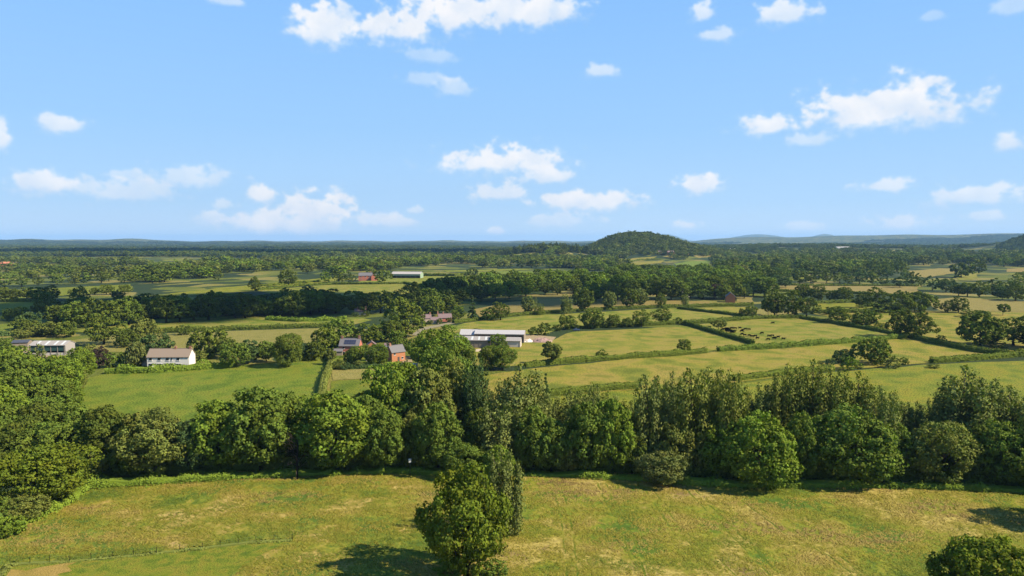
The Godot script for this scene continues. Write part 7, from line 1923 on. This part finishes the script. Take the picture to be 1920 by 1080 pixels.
# ------------------------------------------------------------------ the scene
func _ready() -> void:
	var cam := Camera3D.new()
	cam.name = "camera"
	cam.fov = rad_to_deg(2.0 * atan(540.0 / 1281.0))
	cam.position = Vector3(0, 55, 0)
	cam.rotation.x = -atan(88.0 / 1281.0)
	cam.near = 1.0
	cam.far = 60000.0
	add_child(cam)
	cam.current = true
	var env := Environment.new()
	env.background_mode = Environment.BG_SKY
	var sm := PanoramaSkyMaterial.new()
	sm.panorama = sky_picture()
	env.sky = Sky.new()
	env.sky.sky_material = sm
	env.background_energy_multiplier = SKY_ENERGY
	env.tonemap_mode = Environment.TONE_MAPPER_LINEAR
	env.tonemap_exposure = EXPOSURE
	env.fog_enabled = true
	env.fog_density = FOG
	env.fog_light_color = Color(0.62, 0.81, 1.0)
	env.sdfgi_enabled = true
	env.ssao_enabled = true
	env.ssil_enabled = true
	var we := WorldEnvironment.new()
	we.name = "environment"
	we.environment = env
	add_child(we)
	var sun := DirectionalLight3D.new()
	sun.name = "sun"
	sun.light_color = Color(1.0, 0.945, 0.84)
	sun.light_energy = SUN_ENERGY
	sun.light_angular_distance = 0.5
	sun.shadow_enabled = true
	add_child(sun)
	sun.look_at_from_position(SUN_TO * 100.0, Vector3.ZERO)

	var fine := noise_picture(noise(0.09, 4, 21), 512, [0.2, 0.5, 0.8], [Color(0.55, 0.57, 0.5), Color(0.88, 0.88, 0.85), Color(1, 1, 1)])
	var mosaic_noise := noise(0.02, 1, 8, FastNoiseLite.TYPE_CELLULAR)
	mosaic_noise.cellular_return_type = FastNoiseLite.RETURN_CELL_VALUE
	mosaic_noise.fractal_type = FastNoiseLite.FRACTAL_NONE
	mosaic_noise.domain_warp_enabled = true
	mosaic_noise.domain_warp_amplitude = 14.0
	mosaic_noise.domain_warp_frequency = 0.02
	var mosaic := noise_picture(mosaic_noise, 1024, [0.0, 0.5, 0.55, 0.8, 0.85, 1.0], [lin(.028, .045, .018), lin(.035, .055, .018), lin(.105, .125, .02), lin(.13, .145, .025), lin(.19, .175, .04), lin(.23, .195, .06)])
	make_ground(textured("ground_cover", mosaic, fine, Color.WHITE))
	var meadow_tex := meadow_picture()
	var looks := {}
	for k in GRASS:
		var g: Array = GRASS[k]
		var c := []
		for q in g[1]:
			c.append(lin(q[0], q[1], q[2]))
		var nz := noise(g[2], 5, g[3])
		nz.domain_warp_enabled = true
		nz.domain_warp_amplitude = 30.0
		nz.domain_warp_frequency = 0.012
		looks[k] = noise_picture(nz, 1024, g[0], c)
	for i in FIELDS.size():
		var f: Array = FIELDS[i]
		var out := ragged(f[4], f[5], f[6], 50 + i)
		drape(out, f[7], f[3], GRASS[f[1]][4], 13.0 if f[7] < 13.0 else 37.0)
		var near: bool = f[0] == "meadow"
		if near:
			for k in av.size():
				au[k] = (Vector2(av[k].x, av[k].z) - MEADOW_BOX.position) / MEADOW_BOX.size * Vector2(1, MEADOW_BOX.size.y / (MEADOW_BOX.size.x * 0.5))
		var m := textured("%s_%d" % [f[1], i], meadow_tex if near else looks[f[1]], null if near else fine, f[2])
		setting(f[0], m)
	print("fields ", Time.get_ticks_msec())
	plant_trees()
	print("trees ", Time.get_ticks_msec())
	plant_hedges()
	print("hedges ", Time.get_ticks_msec())
	for i in WOODS.size():
		var w: Array = WOODS[i]
		wood(w[0], w[1], w[2], w[3], w[4], w[5], w[6], 900 + i, w[7], w[8], w[9])
	print("woods ", Time.get_ticks_msec())

	var white := plain("white_render", lin(0.56, 0.54, 0.49))
	var brick := plain("orange_brick", lin(0.31, 0.13, 0.065))
	var red := plain("red_brick", lin(0.34, 0.12, 0.08))
	var slate := plain("grey_slate", lin(0.115, 0.11, 0.115), 0.7)
	var mauve := plain("mauve_tile", lin(0.15, 0.105, 0.105), 0.8)
	var brown := plain("brown_tile", lin(0.19, 0.145, 0.11), 0.85)
	var cement := plain("cement_sheet", lin(0.25, 0.23, 0.215), 0.85)
	var pale := plain("pale_sheet", lin(0.33, 0.315, 0.31), 0.6)
	var dark_green := plain("green_cladding", lin(0.025, 0.06, 0.05), 0.6)
	var sage := plain("sage_cladding", lin(0.2, 0.27, 0.19), 0.7)
	var timber := plain("weathered_boards", lin(0.2, 0.165, 0.125))
	var concrete := plain("concrete", lin(0.42, 0.38, 0.34))
	var wins := []
	for x in [-7.4, -3.7, -0.2, 4.3]:
		wins.append([x, 4.0, 1.35, 1.25, 0])
	wins.append([1.6, 4.0, 0.6, 1.1, 0])
	for x in [-7.4, -3.7, -0.2]:
		wins.append([x, 1.5, 1.6, 1.35, 0])
	wins.append([4.6, 1.4, 2.0, 1.3, 0])
	house("white_cottage", "long white cottage with brown tiled roof behind a leafy hedge", Vector3(-149.08, 0.00, -296.26), 0.04, 17.8, 6.6, 5.0, 2.9, white, brown, wins, [[2.0, 0.9], [8.2, 0.8]], [2.0])
	house("garage", "low white-roofed garage at the left end of the white cottage", Vector3(-161.86, 0.01, -301.41), 0.04, 3.6, 4.0, 2.0, 0.9, concrete, pale, [], [])
	car("white car parked in front of the long white cottage", Vector3(-144.47, 0.00, -298.84), 0.15, plain("white_paint", lin(0.75, 0.75, 0.76), 0.3))
	car("red car parked beside the dark carport", Vector3(-50.98, 0.00, -293.74), 0.5, plain("red_paint", lin(0.55, 0.02, 0.025), 0.3))
	car("dark blue car under the trees above the middle pasture", Vector3(39.89, -0.23, -419.46), 0.2, plain("blue_paint", lin(0.04, 0.07, 0.13), 0.3))
	barn("grey-roofed green barn with a white gable at far left", Vector3(-223.62, 0.09, -329.72), 0.06, 16.5, 8.0, 4.8, 1.7, cement, dark_green, concrete, 2.2, 6, [-0.3, -0.05, 0.2, 0.4], cement)
	barn("dark low shed left of the green barn", Vector3(-252.30, 0.18, -349.13), 0.3, 7.0, 6.0, 3.0, 1.0, plain("dark_sheet", lin(0.05, 0.055, 0.07), 0.6), timber, null, 0.8, 3, [])
	barn("long white-roofed barn with a dark open front", Vector3(-6.47, -0.13, -373.75), -0.1, 27.0, 10.0, 4.6, 1.6, pale, timber, null, 3.9, 9, [])
	barn("low grey shed nearest the garden wall", Vector3(-22.87, -0.08, -354.41), -0.08, 24.0, 7.0, 3.8, 1.6, cement, timber, null, 0.1, 10, [0.1, 0.25, 0.4])
	barn("low grey shed with pale block wall in front of the white-roofed barn", Vector3(-5.33, -0.09, -356.27), -0.1, 20.0, 6.5, 3.2, 1.5, cement, concrete, null, 0.1, 2, [])
	barn("small white-roofed shed between the grey sheds", Vector3(-23.78, -0.13, -377.83), -0.1, 9.0, 9.0, 3.6, 2.4, pale, concrete, null, 0.1, 2, [])
	house("brick_hut", "small brick hut with a low roof below the grey shed", Vector3(-29.21, -0.06, -340.33), 0.3, 4.4, 3.2, 2.2, 0.9, brick, mauve, [], [])
	barn("narrow grey lean-to at the left end of the grey farm sheds", Vector3(-32.46, -0.10, -361.87), -0.08, 9.0, 5.0, 2.8, 1.0, cement, timber, null, 0.1, 3, [])
	heap("pinkish rubble heap right of the white-roofed barn", Vector3(16.38, -0.13, -371.77), 12.0, 6.0, 1.8, lin(0.24, 0.16, 0.14), 3)
	heap("pale rubble heap between the barn and the pinkish heap", Vector3(8.77, -0.13, -371.75), 7.0, 4.0, 1.2, lin(0.55, 0.5, 0.46), 4)
	# brick houses and their outbuildings
	var solar := house("brick_house", "brick house with solar panels on its grey roof", Vector3(-78.62, -0.04, -330.47), -0.05, 9.6, 6.5, 4.6, 3.0, red, slate, [[-2.6, 3.6, 1.0, 1.0, 0], [2.4, 3.6, 1.0, 1.0, 0], [-2.6, 1.2, 1.1, 1.1, 0], [2.4, 1.2, 1.1, 1.1, 0]], [[-4.2, 1.0], [4.2, 1.2]], [0.0])
	for k in 10:
		begin()
		var f := 0.22 + 0.33 * (k / 5)
		roof_slab(-2.6 + (k % 5) * 1.15, -2.6 + (k % 5) * 1.15 + 1.05, 3.25 * (1.0 - f) + 0.35, 4.6 + 3.0 * f + 0.02, 3.25 * (0.72 - f) + 0.35, 4.6 + 3.0 * (f + 0.28) + 0.02, 0.06)
		part("solar_panel", solar, plain("solar_glass", lin(0.03, 0.035, 0.06), 0.15))
	house("brick_garage", "small orange brick garage with gable to the front", Vector3(-71.17, -0.06, -343.70), PI / 2 + 0.25, 5.0, 4.6, 2.6, 1.8, brick, mauve, [], [])
	house("brick_house", "tall orange brick house with its gable to the yard", Vector3(-53.69, -0.02, -312.44), 0.7, 7.0, 5.2, 4.4, 2.6, brick, slate, [[0.0, 3.8, 0.9, 1.0, 1], [-2.0, 3.6, 1.0, 1.0, 0], [2.0, 1.4, 1.0, 1.0, 0]], [[-2.9, 1.0]], [0.0])
	house("brick_outbuilding", "low dark-roofed brick range between the garage and the tall brick house", Vector3(-64.04, -0.04, -330.48), 0.2, 7.5, 4.0, 2.4, 1.6, brick, slate, [[-1.5, 1.4, 0.9, 0.9, 0]], [])
	house("brick_outbuilding", "small mauve-roofed brick wing behind the tall brick house", Vector3(-60.19, -0.04, -333.69), 0.3, 5.0, 4.2, 3.0, 1.8, red, mauve, [], [[1.5, 0.9]])
	house("garden_shed", "grey-roofed garden shed among shrubs left of the solar house", Vector3(-83.81, -0.03, -327.32), 0.1, 4.0, 3.0, 2.1, 0.9, timber, slate, [], [])
	house("summer_house", "pale summer house with grey roof in the garden", Vector3(-65.76, -0.02, -312.44), 0.3, 3.4, 3.0, 2.6, 1.4, concrete, slate, [[0.0, 1.4, 0.9, 1.4, 0]], [])
	barn("dark open carport beside the red car", Vector3(-44.89, 0.01, -288.80), 0.05, 8.6, 5.0, 2.3, 0.5, plain("dark_sheet", lin(0.05, 0.055, 0.07), 0.6), timber, null, 2.0, 4, [0.32])
	begin()
	for i in WALL.size() - 1:
		var a := Vector2(WALL[i][0], WALL[i][1])
		var b := Vector2(WALL[i + 1][0], WALL[i + 1][1])
		var mid := (a + b) / 2
		box(Vector3(mid.x, land(mid.x, mid.y) + 0.55, mid.y), Vector3(a.distance_to(b) + 0.2, 1.3, 0.45), -(b - a).angle())
	tag(own("garden_wall", plain("wall_stone", lin(0.33, 0.28, 0.22))), "low stone garden wall below the grey farm shed", "wall")
	# cottages along the lane, the red farm and the far houses
	house("lane_cottage", "left lane cottage with mauve roof half behind a tree", Vector3(-59.75, -0.20, -466.87), 0.25, 8.0, 5.0, 2.6, 2.2, plain("shade_dulled_buff", lin(0.36, 0.29, 0.22)), mauve, [[-2.0, 2.2, 1.0, 0.9, 0]], [[3.5, 1.2]])  # buff walls with cloud shade put into their colour
	house("lane_cottage", "lowest lane cottage with dark mauve roof", Vector3(-52.12, -0.21, -457.78), 0.2, 5.5, 4.5, 2.3, 1.7, plain("shade_dulled_buff", lin(0.5, 0.42, 0.33)), mauve, [[0.0, 1.8, 0.9, 0.9, 0]], [])
	house("lane_cottage", "right lane cottage with mauve roof and brick chimneys", Vector3(-46.50, -0.21, -470.12), 0.2, 9.0, 5.0, 2.6, 2.4, red, mauve, [[-2.5, 2.2, 1.0, 0.9, 0], [2.5, 2.2, 1.0, 0.9, 0]], [[-4.8, 1.6], [-1.0, 1.2]])
	house("white_house", "small white house glimpsed in trees behind the pale left field", Vector3(-113.69, -0.09, -510.21), 0.1, 8.0, 5.0, 2.6, 1.8, plain("shade_dulled_buff", lin(0.36, 0.29, 0.22)), mauve, [], [[-2.0, 1.6], [4.0, 1.8]])
	house("red_farmhouse", "red brick farmhouse with grey roofs on the far pasture", Vector3(-204.83, -0.17, -956.07), 0.1, 19.0, 9.0, 7.0, 4.0, red, slate, [[-6.0, 5.5, 1.4, 1.5, 0], [0.0, 5.5, 1.4, 1.5, 0], [5.0, 5.5, 1.4, 1.5, 0], [-6.0, 2.0, 1.4, 1.5, 0], [5.0, 2.0, 1.4, 1.5, 0]], [[-8.0, 1.8], [7.0, 1.8]])
	house("red_farmhouse", "gabled wing at the right end of the red farmhouse", Vector3(-192.50, -0.06, -954.25), PI / 2 + 0.2, 12.0, 8.5, 6.0, 4.0, red, slate, [[0.0, 4.0, 1.4, 1.4, 1]], [])
	barn("large pale-roofed farm barn with green gable beside the red farmhouse", Vector3(-156.33, 0.12, -1020.36), -0.12, 44.0, 18.0, 6.0, 3.2, plain("dull_sheet", lin(0.3, 0.28, 0.265), 0.8), sage, null, 3.6, 7, [], sage)
	house("brick_gabled_house", "orange brick house with gable to the front at the wood edge", Vector3(197.13, 0.20, -615.11), PI / 2 - 0.25, 12.0, 8.0, 5.0, 3.6, brick, slate, [[0.0, 4.6, 1.2, 1.2, 1]], [])
	house("white_house", "white house showing through the central wood", Vector3(168.41, 0.59, -669.90), 0.3, 10.0, 7.0, 6.0, 3.0, white, mauve, [], [])
	for k in FAR_HOUSES:
		house("far_house", k[0], Vector3(k[1], land(k[1], k[2]), k[2]), k[3], k[4], k[5], k[6], k[6] * 0.55, {"w": white, "r": red, "b": brick}[k[7]], {"s": slate, "m": mauve, "p": pale, "t": plain("red_tile", lin(0.42, 0.16, 0.09))}[k[8]], [], [], [], "far houses")
	# cattle
	var cows := []
	for gz in [false, true]:
		cows.append(body_mesh(cow_bones(gz), Vector3(-1.4, -0.1, -0.55), Vector3(1.85, 1.75, 0.55), 0.09, 0.05))
	var hide := plain("black_hide", lin(0.012, 0.011, 0.011), 0.7)
	for i in COWS.size():
		var o := MeshInstance3D.new()
		o.name = numbered("cow")
		o.mesh = cows[i % 2]
		o.material_override = hide
		add_child(o)
		o.position = Vector3(COWS[i][0], land(COWS[i][0], COWS[i][1]) + 0.05, COWS[i][1])
		o.rotation.y = COWS[i][2]
		tag(o, COWS[i][3], "cow", "black cattle grazing by the hedge")
	fence(FENCE, 2.8)
	var sign_post := thing("nest_box_post", "white box on a post at the foot of the tree belt", "nest box", Vector3(-23.82, 0.02, -156.37))
	begin()
	tube([Vector3(0, -0.3, 0), Vector3(0, 3.5, 0)], [0.07, 0.05], 6, Color.WHITE, false)
	part("pole", sign_post, plain("weathered_post", lin(0.4, 0.36, 0.3)))
	begin()
	box(Vector3(0, 3.8, 0), Vector3(0.55, 0.7, 0.45))
	box(Vector3(0, 4.19, 0.05), Vector3(0.65, 0.08, 0.6))
	part("box", sign_post, white)
	rng.seed = 31
	var dead := thing("dead_tree", "bare dead tree with pale branches at the belt front", "tree", Vector3(-49.70, 0.02, -154.58))
	begin()
	tube([Vector3(0, -0.4, 0), Vector3(0.1, 3.5, 0), Vector3(0.3, 9.5, 0.1)], [0.3, 0.22, 0.1], 8, Color.WHITE, false)
	part("trunk", dead, plain("dead_wood", lin(0.42, 0.34, 0.28)))
	begin()
	for k in 11:
		branch(Vector3(0.1, 2.8 + k * 0.62, 0), (ball() * Vector3(1, 0.35, 1) + Vector3.UP * 0.55 + Vector3(0, 0, 0.3)).normalized(), rnd(1.6, 2.8), 0.13, 2)
	part("branches", dead, plain("dead_wood", lin(0.42, 0.34, 0.28)))
	meadow_grass()
	for c in SHADE_CLOUDS:
		cloud_shape(Vector3(c[0], c[1], c[2]), c[3], c[4], int(c[5]))
	print("done ", Time.get_ticks_msec())
